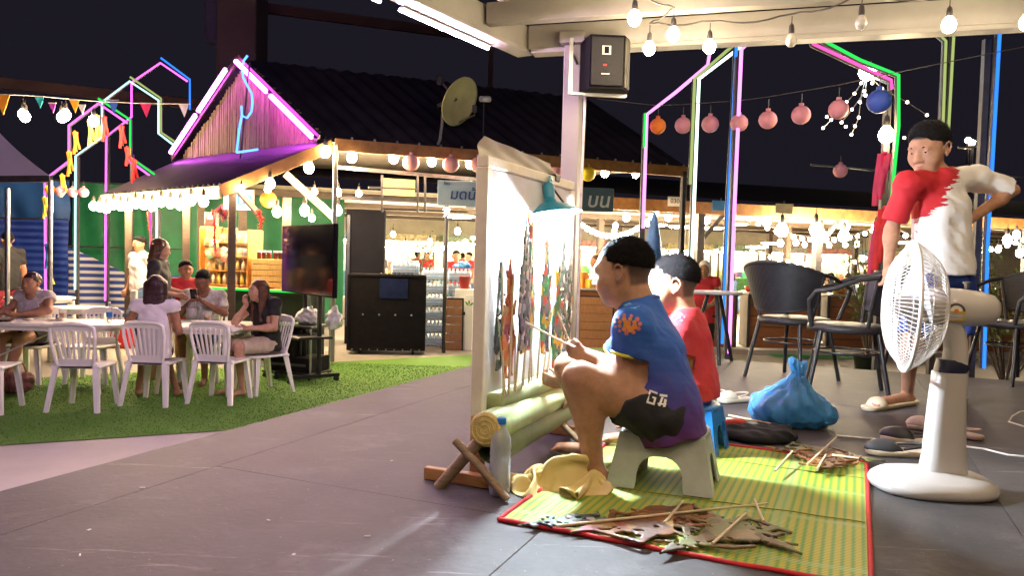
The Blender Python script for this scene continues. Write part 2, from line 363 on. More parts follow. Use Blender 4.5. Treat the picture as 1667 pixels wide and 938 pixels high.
# ------------------------------------------------------------------ people
SKIN = {}
def skin(key, col):
    if key not in SKIN:
        m = SKIN[key] = mat('skin_'+key, col, 
            .55, nz=(26, .2), bump=(170, .12), sss=.12, spec=.35); nt, nd, lk, b = nodes_of(m)
        at_ = nd.new('ShaderNodeAttribute'); at_.attribute_name = 'stubble'; mx = nd.new('ShaderNodeMix'); mx.data_type = 'RGBA'; mx.inputs['B'].default_value = (.02, .016, .016, 1)
        old = b.inputs['Base Color'].links[0].from_socket; lk.new(old, mx.inputs['A']); lk.new(at_.outputs['Fac'], mx.inputs['Factor']); lk.new(mx.outputs['Result'], b.inputs['Base Color'])
    return SKIN[key]
M['hair'] = mat('black_hair', (.010, .009, .010), .75, spec=.15, nz=(60, .4), bump=(260, .6))
M['hair_buzz'] = mat('cropped_hair', (.012, .010, .011), .85, spec=.08, nz=(90, .5), bump=(420, .9))
M['hair_fade'] = mat('shaved_fade', (.10, .065, .05), .65, nz=(160, .5), bump=(420, .5))
M['hair_brown'] = mat('brown_hair', (.09, .035, .015), .42, nz=(50, .35), bump=(120, .6), stretch=(1, 1, .15))
M['hair_plum'] = mat('plum_hair', (.035, .012, .016), .4, nz=(50, .35), bump=(120, .6), stretch=(1, 1, .15))
M['eye_white'] = mat('eye_white', (.5, .46, .43), .3, nz=(3, .03))
M['iris'] = mat('iris', (.015, .009, .006), .1)
M['lip'] = mat('lip', (.3, .10, .08), .4)
def stand(H=1.6, lean=0):
    s = H/1.7
    J = dict(pelvis=V(0, 0, .93), chest=V(0, .01, 1.25), neck=V(0, 0, 1.44), head=V(0, .025, 1.585))
    for t, sg in (('L', -1), ('R', 1)):
        J['sh'+t] = V(sg*.18, 0, 1.39); J['el'+t] = V(sg*.23, -.02, 1.11); J['wr'+t] = V(sg*.25, .06, .88)
        J['hip'+t] = V(sg*.09, 0, .9); J['kn'+t] = V(sg*.095, .02, .49); J['an'+t] = V(sg*.09, -.02, .08); J['to'+t] = V(sg*.11, .13, .03)
    return {k: v*s for k, v in J.items()}
def sit(H=1.6, seat=.44):
    s = H/1.7; z = seat/s
    J = dict(pelvis=V(0, 0, z+.09), chest=V(0, .03, z+.41), neck=V(0, .03, z+.60), head=V(0, .06, z+.745))
    for t, sg in (('L', -1), ('R', 1)):
        J['sh'+t] = V(sg*.18, .02, z+.55); J['el'+t] = V(sg*.23, .06, z+.28); J['wr'+t] = V(sg*.16, .27, z+.29)
        J['hip'+t] = V(sg*.09, .03, z+.08); J['kn'+t] = V(sg*.12, .43, z+.08); J['an'+t] = V(sg*.11, .38, .08); J['to'+t] = V(sg*.12, .53, .03)
    return {k: v*s for k, v in J.items()}
def posed(J, loc, yaw, **over):
    """yaw = heading in radians of the facing direction, 0 = +Y, positive turns to -X"""
    J = {k: v.copy() for k, v in J.items()}; J.update({k: np.asarray(v, float) for k, v in over.items()})
    c, s_ = math.cos(yaw), math.sin(yaw); Q = np.array([[c, -s_, 0], [s_, c, 0], [0, 0, 1]])
    W = {k: Q@v+np.asarray(loc, float) for k, v in J.items()}; W['_f'] = Q@V(0, 1, 0); return W
def hand(F, wr, el, palm_dir, across, size, curl, h, spread=.0):
    """palm + five separate, unequal, bent fingers; across points to the thumb side"""
    d = nrm(palm_dir); a = nrm(np.asarray(across)-d*np.dot(across, d)); n = np.cross(d, a); L = size
    c = wr+d*L*.24; F.ell(c, (L*.27, L*.21, L*.12), (d, a, n), k=.012)
    fr = max(.0075*L/.165, h*1.05)
    for i, (off, ln) in enumerate(((.155, .41), (.055, .46), (-.045, .43), (-.14, .34))):
        b = wr+d*L*.42+a*L*off; dd = nrm(d+a*spread*(1-i*.66)); ln *= L
        e1 = b+(dd*math.cos(curl*.6)+n*math.sin(curl*.6))*ln*.45
        e2 = e1+(dd*math.cos(curl*1.6)+n*math.sin(curl*1.6))*ln*.35
        e3 = e2+(dd*math.cos(curl*2.4)+n*math.sin(curl*2.4))*ln*.25
        F.cap(b, e1, fr*1.12, fr*1.02, k=.004).cap(e1, e2, fr*1.02, fr*.94, k=.003).cap(e2, e3, fr*.94, fr*.82, k=.003)
    b = wr+d*L*.14+a*L*.15; e1 = b+nrm(d*.75+a*.6+n*.35)*L*.2; e2 = e1+nrm(d+a*.1+n*(.3+curl*.5))*L*.19
    F.cap(b, e1, fr*1.35, fr*1.15, k=.008).cap(e1, e2, fr*1.15, fr*.9, k=.003)
def strands(o, cen, n, ln, m_):
    me = o.data; nv = len(me.vertices); co = np.zeros(nv*3, np.float32); me.vertices.foreach_get('co', co); co = co.reshape(-1, 3); no = np.zeros(nv*3, np.float32); me.vertices.foreach_get('normal', no); no = no.reshape(-1, 3)
    r = np.random.RandomState(3); k = r.randint(0, nv, n); p = co[k]+r.randn(n, 3)*.002; d = no[k]+r.randn(n, 3)*.35; keep = (no[k]*(co[k]-np.asarray(cen, np.float32))).sum(1) > .02; p, d = p[keep], d[keep]; n = len(p)
    d = d/np.linalg.norm(d, axis=1, keepdims=True)*ln*(.6+.7*r.rand(n, 1)); s_ = np.cross(d, r.randn(n, 3)); s_ = s_/np.linalg.norm(s_, axis=1, keepdims=True)*.0006
    vs = np.concatenate([p-s_-d*.3, p+s_-d*.3, p+d]); mm = bpy.data.meshes.new('hair_strands'); mm.from_pydata([tuple(map(float, q)) for q in vs], [], [(i, i+n, i+2*n) for i in range(n)]); mm.materials.append(m_); place('hair_strands', mm, o, kind='stuff')
def person(label, W, hs=.225, b=1., s=1., skin_m=None, h=.009, face=None, tilt=0., roll=0., hair='buzz', hairm='hair_buzz', shirt=None, sleeve=.55, hem=.0, lower=None, llen=.45,
           lower_flare=.02, shirt_t=.014, hands=None, shoes=None, group=None, neckline=1., skirt=False, trims=None, curl=.45, belly=0., eyes=True, collar=None, legb=1., lid=.0, chub=0.):
    sk = skin_m or skin('tan', (.34, .165, .095)); F = Field(); f = nrm(W['_f'] if face is None else face)
    f = f-V(0, 0, 1)*f[2]; f = nrm(f); l = np.cross(V(0, 0, 1), f); u = V(0, 0, 1)
    ff = f*math.cos(tilt)+u*math.sin(tilt); uu = np.cross(ff, -l)*1.0; uu = nrm(np.cross(l*-1, ff)) if False else nrm(u-ff*np.dot(u, ff)); ll = np.cross(uu, ff)
    if roll: uu, ll = uu*math.cos(roll)+ll*math.sin(roll), ll*math.cos(roll)-uu*math.sin(roll)
    c = W['head']; A = (ll, ff, uu); q = hs/.225
    def hp(a, b_, c_): return c+ll*a*q+ff*b_*q+uu*c_*q
    # head: cranium, face wedge, cheeks, jaw, brow, nose, lips, chin, ears
    F.ell(hp(0, -.014, .028), (.074*q, .094*q, .084*q), A, k=.02)
    F.ell(hp(0, .030, -.028), (.058*q, .058*q, .080*q), A, k=.04)
    for sg in (-1, 1): F.ell(hp(.034*sg, .047, -.030), (.030*q, .028*q, .032*q), A, k=.03)
    F.ell(hp(0, .052, -.088), (.030*q, .026*q, .022*q), A, k=.03)
    if chub:
        for sg in (-1, 1): F.ell(hp(.040*sg, .040, -.046), (.034*q, .036*q, .038*q), A, k=.03)
        F.ell(hp(0, .012, -.078), (.056*q, .056*q, .034*q), A, k=.03); F.ell(hp(0, -.035, -.06), (.058*q, .045*q, .05*q), A, k=.03)
    F.ell(hp(0, .074, .022), (.050*q, .016*q, .012*q), A, k=.02)
    for sg in (-1, 1): F.ell(hp(.030*sg, .094, .004), (.017*q, .014*q, .011*q), A, k=.012, op=-1)
    F.cap(hp(0, .084, .008), hp(0, .101, -.030), .008*q, .0125*q, k=.012)
    for sg in (-1, 1): F.ell(hp(.013*sg, .093, -.034), (.009*q, .010*q, .008*q), A, k=.008)
    F.ell(hp(0, .080, -.056), (.022*q, .014*q, .0065*q), A, k=.008); F.ell(hp(0, .078, -.068), (.019*q, .014*q, .007*q), A, k=.007)
    for sg in (-1, 1):
        F.ell(hp(.030*sg, .0800, .0115-lid*.004), (.0165*q, .0085*q, .0062*q), A, k=.004)      # upper lid
        F.ell(hp(.030*sg, .0790, -.0085), (.0155*q, .0075*q, .0050*q), A, k=.005)             # lower lid
        F.ell(hp(.074*sg, -.010, -.010), (.006*q, .015*q, .026*q), (nrm(ll+ff*.25*sg), nrm(ff-ll*.25*sg), uu), k=.006)
        er = max(.0042*q, h*.72); ep_ = [hp(x*sg, y, z) for x, y, z in ((.077, .006, .004), (.083, .000, .019), (.088, -.012, .023), (.090, -.024, .014), (.088, -.026, -.004), (.083, -.018, -.022), (.077, -.004, -.034))]
        for e0, e1 in zip(ep_[:-1], ep_[1:]): F.cap(e0, e1, er, er, k=.003)
        F.ell(hp(.0775*sg, -.001, -.031), (.005*q, .007*q, .008*q), A, k=.006)
    nk = W['neck']; F.cap(nk-u*.01, hp(0, -.018, -.06), .050*s*b**.5, .046*q*b**.5, k=.03)
    ch, pe = W['chest'], W['pelvis']; sp = nrm(ch-pe); lat = nrm(W['shL']-W['shR']); fw = np.cross(sp, lat)*-1
    if np.dot(fw, W['_f']) < 0: fw = -fw
    T = lambda G, t=0.: (G.cap(W['shL'], W['shR'], .058*s*b+t, .058*s*b+t, k=.05), G.cap(ch+lat*.065*s*b, pe+lat*.06*s*b, .100*s*b+t, .100*s*b+t, k=.05),
                         G.cap(ch-lat*.065*s*b, pe-lat*.06*s*b, .100*s*b+t, .100*s*b+t, k=.05), G.cap(nk, ch, .062*s*b+t, .085*s*b+t, k=.05),
                         (G.ell((ch+pe)/2+fw*.07*s-sp*.03, V(.13, .09+belly, .15)*s*b+t, (lat, fw, sp), k=.05) if belly else None))
    T(F)
    for t in 'LR':
        sh, el, wr = W['sh'+t], W['el'+t], W['wr'+t]
        F.cap(sh, el, .050*s*b, .039*s*b, k=.025).cap(el, wr, .041*s*b, .026*s*b**.5, k=.014).ell(el+(wr-el)*.25, V(.046, .046, .07)*s*b, frame_to(wr-el), k=.02)
        hi, kn, an, to = W['hip'+t], W['kn'+t], W['an'+t], W['to'+t]
        F.cap(hi, kn, .086*s*b*legb, .056*s*b*legb, k=.04).cap(kn, an, .052*s*b*legb, .033*s*b**.5*legb, k=.02)
        back = nrm(an-kn); bk = -fw if abs(np.dot(back, fw)) < .9 else V(0, 0, -1)
        F.ell(kn+(an-kn)*.32+bk*.018*s, V(.047, .047, .10)*s*b*legb, frame_to(an-kn), k=.03)
        F.ell(kn+nrm(kn-hi)*.012, V(.045, .045, .045)*s*b*legb, k=.02)
        td = nrm(to-an); F.cap(an+V(0, 0, -.035*s), to, .031*s, .024*s, k=.02).ell(an-td*.03*s+V(0, 0, -.05*s), V(.030, .030, .026)*s, k=.02)
        tl = nrm(np.cross(td, V(0, 0, 1)))
        for i in range(5):
            o = (i-2)*.016*s; e = to+tl*o+td*(.028-abs(i-1)*.005)*s; F.cap(to+tl*o*.9-td*.01*s, e-V(0, 0, .006*s), max(.0105*s, h*.95), max(.009*s, h*.85), k=.006)
        hd = (hands or {}).get(t, {})
        d = hd.get('dir', nrm(wr-el)); ac = hd.get('across', fw+u*.5)
        hand(F, wr, el, d, ac, hd.get('size', .155*s), hd.get('curl', curl), h)
    body = F.mesh(h, 'person', sk); base = (W['anL']+W['anR'])/2*V(1, 1, 0)+V(0, 0, min(W['toL'][2], W['toR'][2]))
    n_ = len(body.vertices); co = np.zeros(n_*3, np.float32); body.vertices.foreach_get('co', co); co = co.reshape(-1, 3)-c.astype(np.float32)
    lx, ly, lz = [np.abs(co@ll)/q, (co@ff)/q, (co@uu)/q]
    g_ = np.maximum(np.maximum(lz-.053-.12*np.clip(ly-.06, 0, 1), np.minimum(.026-ly-.4*np.clip(lx-.05, 0, 1), lz-.004)), np.minimum(-.032-ly, lz+.058)); sm_ = lambda x, e0, e1: (lambda t: t*t*(3-2*t))(np.clip((x-e0)/(e1-e0), 0, 1))
    mk = sm_(g_, -.002, .012)*((.78+.22*sm_(lz, -.03, .03)) if hair == 'buzz' else 1.)*(np.sqrt((co**2).sum(1)) < .16*q)*(lx < .0815)
    if hair == 'scarf': mk = mk*0
    body.attributes.new('stubble', 'FLOAT', 'POINT').data.foreach_set('value', mk.astype(np.float32))
    recentre(body, base); root = place('person', body, loc=base, label=label, cat='person', group=group)
    def part(G, name, m, hh=None): return place(name, recentre(G.mesh(hh or h, name, m), base), root)
    # hair
    G = Field(); ht = .010*q if hair in ('buzz', 'crop') else .016*q
    if hair in ('buzz', 'crop'):
        G.ell(hp(0, -.020, .032), (.0768*q, .0965*q, .0875*q), A, k=.01)
        if hair == 'crop': G.ell(hp(0, .012, .070), (.066*q, .074*q, .056*q), A, k=.02); G.ell(hp(0, -.03, .05), (.077*q, .085*q, .075*q), A, k=.02)
        G.cut(hp(0, .082, .052), nrm(ff*.30-uu*1.)); G.cut(hp(0, .03, .02), nrm(ff*.75-uu*.75)) if hair == 'buzz' else G.cut(hp(0, .034, -.002), nrm(ff*.95-uu*.45))
        G.cut(hp(0, -.02, -.045), -uu)
        G.disp(ripple(.0010, .022, 3)); ho_ = part(G, 'hair', M[hairm])
        if h < .0065: strands(ho_, c-base, 5200, .0085*q if hair == 'crop' else .0062*q, M[hairm])
    else:
        G.ell(hp(0, -.020, .036), (.080*q, .097*q, .087*q), A, k=.01)
        ln = dict(bob=.16, long=.34, bun=.05, scarf=.1, pony=.26)[hair]
        if hair in ('bob', 'long'):
            for o in (-.062, -.03, 0, .03, .062): G.cap(hp(o, -.055, .02), hp(o*1.12, -.075, -ln+.02*abs(o)/.06), .036*q, .03*q, k=.03)
            for sg in (-1, 1): G.cap(hp(.074*sg, .012, .04), hp(.082*sg, .008, -ln*.95), .024*q, .020*q, k=.03); G.cap(hp(.078*sg, -.03, .03), hp(.086*sg, -.04, -ln), .03*q, .024*q, k=.03)
        if hair == 'bun': G.ell(hp(0, -.115, .03), (.042*q, .036*q, .042*q), A, k=.01)
        if hair == 'pony': G.cap(hp(0, -.1, .03), hp(0, -.13, -.2), .03*q, .015*q, k=.02)
        if hair == 'scarf':
            G.ell(hp(0, -.02, -.03), (.092*q, .09*q, .12*q), A, k=.04)
        G.ell(hp(0, .098, -.030), (.064*q, .078*q, .090*q), A, k=.014, op=-1)
        G.disp(ripple(.0025, .03, 4)); part(G, 'headscarf' if hair == 'scarf' else 'hair', M[hairm])
    # face details
    if eyes:
        mb = MB(); me_ = MB(); mo = MB()
        for sg in (-1, 1):
            e = MB().ball((0, 0, 0), .0105*q, 12, 8); o = e.build('eye', M['eye_white'], root, loc=hp(.030*sg, .0735, .002)-base)
            p_ = MB().ball((0, 0, 0), .0062*q, 10, 6); ep = hp(.030*sg, .0735, .002)+nrm(ff*1.-uu*.10)*.0062*q; p_.build('iris', M['iris'], o, loc=ep-hp(.030*sg, .0735, .002))
            bp = [hp(sg*x, y, z) for x, y, z in ((.014, .088, .0205), (.026, .0875, .0245), (.038, .081, .024), (.049, .069, .0185))]
            MB().tube([p-base for p in bp], [.0026*q, .0034*q, .003*q, .0014*q], 6).build('eyebrow', M['hair'], root)
        MB().tube([hp(x, y, z)-base for x, y, z in ((-.021, .080, -.062), (-.010, .0905, -.0605), (0, .093, -.0615), (.010, .0905, -.0605), (.021, .080, -.062))], [.0012, .003*q, .003*q, .003*q, .0012], 6).build('mouth', M['lip'], root)
    # clothing
    if shirt is not None:
        G = Field(); T(G, shirt_t)
        for sg in (-1, 1): G.cap(pe+lat*sg*.058*s*b+sp*.05, pe+lat*sg*.060*s*b-sp*(.12*s+hem), .100*s*b+shirt_t, .104*s*b+shirt_t, k=.04)
        for t in 'LR':
            sh, el = W['sh'+t], W['el'+t]
            if sleeve > 0:
                e = sh+(el-sh)*(sleeve+.06); G.cap(sh, e, .056*s*b+shirt_t*.6, .052*s*b+shirt_t, k=.03)
                if sleeve > 1: wr = W['wr'+t]; G.cap(el, el+(wr-el)*(sleeve-1), .046*s*b+shirt_t*.7, .04*s*b+shirt_t*.6, k=.02)
                else: G.cutcap(sh+(el-sh)*sleeve, el-sh, sh+(el-sh)*(sleeve-.1), el, .075*s*b+shirt_t)
        G.cut(pe-sp*(.09*s+hem), -sp)
        if hem < -.001: pass
        G.cap(nk+u*.02+fw*.01, nk+u*.2, .056*s*b**.5*neckline, .06*s*neckline, k=.012, op=-1)
        if neckline > 1.2: G.ell(nk+fw*.06*s-u*.0, (.05*s*neckline, .06*s, .07*s*neckline), (lat, fw, u), k=.01, op=-1)
        G.disp(ripple(.0030*s, .11, 8)); G.disp(ripple(.0008*s, .045, 15)); G.disp(ripple(.0007*s, .03, 9)); part(G, 'shirt', shirt)
    if lower is not None:
        G = Field(); pt = .012; G.cap(pe+lat*.055*s*b, pe-lat*.055*s*b, .099*s*b+pt*.6, .099*s*b+pt*.6, k=.03)
        for t in 'LR':
            hi, kn, an = W['hip'+t], W['kn'+t], W['an'+t]; e = hi+(kn-hi)*min(llen+.05, 1)
            G.cap(hi, e, .086*s*b*legb+pt, .066*s*b*legb+lower_flare, k=.04)
            if llen > 1: G.cap(kn, kn+(an-kn)*(llen-1+.05), .06*s*b+lower_flare, .045*s*b+lower_flare, k=.02); G.cutcap(kn+(an-kn)*(llen-1), an-kn, kn+(an-kn)*(llen-1.02), an, .12*s*b)
            else: G.cutcap(hi+(kn-hi)*llen, kn-hi, hi+(kn-hi)*(llen-.12), kn+nrm(kn-hi)*.1, .13*s*b+lower_flare)
        if skirt: G.cap(pe, (W['knL']+W['knR'])/2, .12*s*b, .13*s*b, k=.05); G.cut((W['knL']+W['knR'])/2, (W['knL']+W['knR'])/2-pe)
        G.cut(pe+sp*.10*s, sp); G.disp(ripple(.003*s, .06, 12)); part(G, 'trousers' if llen > 1.3 else ('skirt' if skirt else 'shorts'), lower)
    if shoes is not None:
        for t in 'LR':
            an, to = W['an'+t], W['to'+t]; td = nrm(V(to[0]-an[0], to[1]-an[1], 0)); G = Field()
            z0 = min(an[2], to[2])-.005; a0 = V(an[0], an[1], z0+.0)-td*.045*s; a1 = V(to[0], to[1], z0)+td*.045*s; tl = np.cross(V(0, 0, 1), td)
            G.cap(a0, a1, .043*s, .048*s, k=.01); G.cut(V(0, 0, z0-.004), V(0, 0, 1)); G.cut(V(0, 0, z0-.035*s), V(0, 0, -1))
            G.ell(a1-td*.065*s+V(0, 0, -.002*s), (.052*s, .052*s, .042*s), (td, tl, V(0, 0, 1)), k=.008); G.ell(a1+td*.005*s+V(0, 0, .012*s), (.028*s, .035*s, .018*s), (td, tl, V(0, 0, 1)), k=.006, op=-1); G.cut(V(0, 0, z0-.030*s), V(0, 0, -1))
            part(G, 'shoe', shoes)
    return root, base
def decal(shape, O, ux, uy, n, targets, m, parent, name, lift=.0025):
    """flat printed shape (list of 2-d polygons) wrapped on the cloth below it"""
    bvhs = []
    for t in targets: bvhs.append((BVHTree.FromPolygons([t.matrix_world @ v.co if t.parent is None else (Vector(v.co)+Vector(t.parent.location)) for v in t.data.vertices], [p.vertices for p in t.data.polygons])))
    mb = MB(); off = np.array(parent.location if parent.parent is None else parent.parent.location); nn = nrm(n)
    for poly in shape:
        pts = []; cx = sum(p[0] for p in poly)/len(poly); cy = sum(p[1] for p in poly)/len(poly)
        for x, y in [(cx, cy)]+list(poly):
            p0 = O+ux*x+uy*y+nn*.15; best = None
            for bv in bvhs:
                hit = bv.ray_cast(Vector(p0), Vector(-nn), .4)
                if hit[0] is not None and (best is None or hit[3] < best[3]): best = hit
            pts.append((np.array(best[0])+nn*lift if best else O+ux*x+uy*y)-off)
        k = len(poly); mb._add(pts, [(0, 1+i, 1+(i+1) % k) for i in range(k)], 0, True)
    return mb.build(name, m, parent)
# ================================================================== the setting
UA = R(23.2); U = V(math.sin(UA), math.cos(UA), 0); VV = V(math.cos(UA), -math.sin(UA), 0); UP = V(0, 0, 1)
def line_pt(p, q, t): return p+(q-p)*t
g = MB(); N_ = 40
g._add([(-150, -40, 0), (150, -40, 0), (150, 260, 0), (-150, 260, 0)], [(0, 1, 2, 3)]); g.build('ground', M['concrete'], kind='structure')
# turf + pale paving between stage and turf
ta, tb = gnd(-60, 732, 0), gnd(372, 703, 0); td = nrm(tb-ta)
tc_, te = gnd(545, 591, 0), gnd(770, 579, 0); tdd = nrm(te-tc_)
T1, T2 = ta-td*8, tb+td*9; T3, T4 = te+tdd*3, tc_-tdd*12
MB()._add([p+UP*.012 for p in (T1, T2, T3, T4)], [(0, 1, 2, 3)]).build('lawn', M['turf'], kind='structure')
P1, P2 = T1-V(0, 6, 0), T2-V(0, 6, 0)
MB()._add([p+UP*.006 for p in (P1, P2, T2, T1)], [(0, 1, 2, 3)]).build('pavement', M['pale_paving'], kind='structure')
bl = []; bf = []
for _ in range(70000):
    x, y = random.uniform(-6.2, 1.6), random.uniform(4.6, 10.4); p = V(x, y, 0)
    if np.cross(td, p-ta)[2] < .02 or np.cross(tdd, p-tc_)[2] > -.02: continue
    a = random.uniform(0, 6.28); hh = random.uniform(.006, .014); dx, dy = math.cos(a)*.005, math.sin(a)*.005; lx, ly = random.uniform(-.012, .012), random.uniform(-.012, .012)
    n = len(bl); bl += [(x-dx, y-dy, .012), (x+dx, y+dy, .012), (x+lx, y+ly, .012+hh)]; bf.append((n, n+1, n+2))
me = bpy.data.meshes.new('grass'); me.from_pydata(bl, [], bf); me.materials.append(mat('grass_blade', (.10, .235, .03), .9, nz=(3, .2)))
place('grass', me, label='short green artificial grass around the white chairs', cat='grass', kind='stuff')
# raised stage of dark boards
S0 = gnd(0, 800); sfar = np.dot(gnd(1300, 594)-S0, U); seam = np.dot(gnd(840, 900)-S0, VV)
stage = thing('stage', None, None, (0, 0, 0)); tag(stage, kind='structure')
core = MB(); cs = [S0+U*-6+VV*.0, S0+U*-6+VV*9, S0+U*sfar+VV*9, S0+U*sfar]
cs = [V(p[0], p[1], 0) for p in cs]; core.prism(cs, UP*(STAGE-.03)); core.build('stage_frame', M['dark_steel'], stage)
pw, pl = 1.2, 3.6
v0 = seam % pw - pw; k = 0
while v0 < 9:
    a0 = max(v0, 0); a1 = min(v0+pw, 9); u0 = -6 + (1.2 if k % 2 else 0)*0
    uu_ = -6.0+ (k % 2)*1.2 - 1.9
    while uu_ < sfar:
        b0 = max(uu_, -6); b1 = min(uu_+pl, sfar)
        if b1-b0 > .05 and a1-a0 > .05:
            c_ = S0+VV*(a0+a1)/2+U*(b0+b1)/2; MB().box(V(c_[0], c_[1], STAGE-.0145), (a1-a0-.0022, b1-b0-.0018, .029), (VV, U, UP), 0, .0008).build('floor_board', M['floor'], stage)
        uu_ += pl
    v0 += pw; k += 1
# small litter flecks on the stage
for i, (px, py) in enumerate(((232, 795), (145, 864), (437, 848), (638, 751), (130, 905), (598, 874), (478, 904))):
    p = gnd(px, py); MB().box(V(0, 0, .0012), (random.uniform(.008, .016), random.uniform(.004, .008), .002), None, 0, .0006).build('paper_scrap', M['white_cloth'], loc=p, rot=(0, 0, i*1.3), label=f'tiny scrap of pale litter, {ORD[i]} of those lying on the dark stage floor', cat='litter', group='litter scraps on the stage')
# ------------------------------------------------------------------ stage canopy: beams, sheets, pillar
can = thing('canopy', 'cream painted steel canopy with corrugated ceiling over the stage', 'canopy', (0, 0, 0))
K = at(852, 83, 6.3); KZ = K[2]; cd = nrm(V(-.53, -.848, 0)); ce = nrm(at(1667, 40, 5.3)-K); ce = nrm(V(ce[0], ce[1], 0))
def cb(name, a, b, wd, ht, dz=0, m='cream', par=None, bev=.004): return MB().bar(a+UP*(ht/2+dz), b+UP*(ht/2+dz), wd, ht, mi=0, bev=bev).build(name, M[m], par or can)
cb('edge_beam', K, K+cd*8.5, .09, .19); cb('edge_beam', K+ce*.05, K+ce*8, .09, .19)
cb('edge_flange', K-cd*.03+cd*.0, K+cd*8.5, .14, .035, -.036); cb('edge_flange', K+ce*.08, K+ce*8, .14, .035, -.036)
for t in (.62, 1.55, 2.6, 3.7, 4.8): cb('beam', K+cd*t+ce*.06, K+cd*t+ce*8, .1, .15, .04)
for t in (.62, 2.1, 3.55, 5.0, 6.4): cb('rafter', K+ce*t+cd*.05, K+ce*t+cd*8, .07, .11, .20)
# corrugated ceiling sheets
cn = 0
for j in range(7):
    o = K+ce*(-.05+j*1.2)+UP*.32
    def fn(a, b_, o=o): return o+ce*a*1.19+cd*(-.1+b_*8.6)+UP*(.016*(1 if (int(a*20) % 2) else -1))
    mb = MB(); vs = []; nC = 10
    for q in range(nC):
        for (x, z) in ((0, 0), (.35, 0), (.45, .03), (.9, .03)): vs.append((o+ce*(q+x)*1.19/nC, z))
    vs.append((o+ce*1.19, 0)); pts = []
    for e in (0, 1): pts += [p+cd*(-.1+e*8.6)+UP*z for p, z in vs]
    n = len(vs); mb._add(pts, [(i, i+1, n+i+1, n+i) for i in range(n-1)]); mb.build('ceiling_sheet', M['ceiling'], can)
pil = at(934, 110, 6.12); PB = V(pil[0], pil[1], STAGE)
pt = thing('pillar', 'cream square steel pillar carrying the canopy behind the puppet screen', 'pillar', PB)
MB().box(V(0, 0, (KZ-.0-STAGE)/2), (.135, .135, KZ-STAGE), (ce, np.cross(UP, ce), UP), 0, .008).build('shaft', M['cream'], pt)
MB().box(V(0, 0, KZ-STAGE+.05), (.2, .2, .09), (ce, np.cross(UP, ce), UP), 0, .006).build('cap_plate', M['cream'], pt)
MB().box(V(0, 0, .006), (.26, .26, .012), (ce, np.cross(UP, ce), UP), 0, .003).build('base_plate', M['cream'], pt)
MB().tube([V(.075, -.08, 2.45), V(.09, -.085, 2.2), V(.08, -.085, 1.2), V(.085, -.085, .05)], .012, 6).build('conduit', M['cable'], pt)
MB().tube([V(.02, -.085, 2.25), V(-.03, -.09, 2.36), V(.02, -.09, 2.48), V(.1, -.12, 2.42), V(.2, -.14, 2.3)], .010, 6).build('conduit', M['rubber'], pt)
# loudspeaker on the pillar
sp_ = at(986, 108, 5.95); sr = thing('loudspeaker', 'black wall loudspeaker bracketed to the cream pillar', 'loudspeaker', sp_, R(12))
mb = MB(); pr = [(-.165, -.12), (.09, -.16), (.165, -.06), (.165, .13), (-.165, .13)]
mb.prism([V(x, y, -.2) for x, y in pr], UP*.4); mb.build('cabinet', M['black_plastic'], sr)
grl = MB().box(V(-.04, -.152, .0), (.24, .012, .36), (nrm(V(.255, -.04, 0)), nrm(V(.04, .255, 0)), UP), 0, .004).build('grille', mat('grille', (.012, .011, .011), .6, nz=(200, .5), bump=(300, .6)), sr)
MB().box(V(.13, -.118, .0), (.1, .012, .37), (nrm(V(.075, .1, 0)), nrm(V(-.1, .075, 0)), UP), 0, .003).build('side_panel', mat('speaker_side', (.09, .08, .055), .5), sr)
MB().box(V(-.05, -.162, .08), (.066, .004, .066), (nrm(V(.255, -.04, 0)), nrm(V(.04, .255, 0)), UP)).build('badge', mat('badge', (.5, .48, .44), .4), grl)
MB().box(V(-.05, -.165, .08), (.034, .004, .05), (nrm(V(.255, -.04, 0)), nrm(V(.04, .255, 0)), UP)).build('badge_mark', M['black_plastic'], grl)
MB().box(V(-.06, -.162, -.03), (.03, .004, .014), (nrm(V(.255, -.04, 0)), nrm(V(.04, .255, 0)), UP)).build('label_mark', M['red_plastic'], grl)
MB().box(V(-.055, -.162, -.095), (.06, .004, .008), (nrm(V(.255, -.04, 0)), nrm(V(.04, .255, 0)), UP)).build('label_mark', M['cable'], grl)
MB().bar(V(-.27, .03, -.22), V(.17, .0, -.215), .05, .018).bar(V(-.27, .03, .2), V(-.27, .03, -.225), .03, .02).build('bracket', M['steel'], sr)
# purple led bars on the canopy edge
M['magenta'] = glow('magenta_tube', (.92, .60, .98), 88.)
M['magenta_hot'] = glow('magenta_bright', (.80, .10, .92), 12.)
for i, (a, b_) in enumerate(((.38, 1.42), (1.62, 2.66), (2.86, 3.9), (4.1, 5.1))):
    o = K+cd*a; t = thing('led_bar', f'slim purple light bar under the canopy edge, {ORD[i]} from the canopy corner', 'light bar', o+UP*-.06, 0, 'purple bars on the canopy edge')
    sd = np.cross(UP, cd); sd = sd if sd[0] < 0 else -sd
    MB().cyl(sd*.09, sd*.09+cd*(b_-a), .011, n=8).build('tube', M['magenta'], t); MB().bar(sd*.075+UP*.016, sd*.075+cd*(b_-a)+UP*.016, .03, .012).build('holder', M['cream'], t)
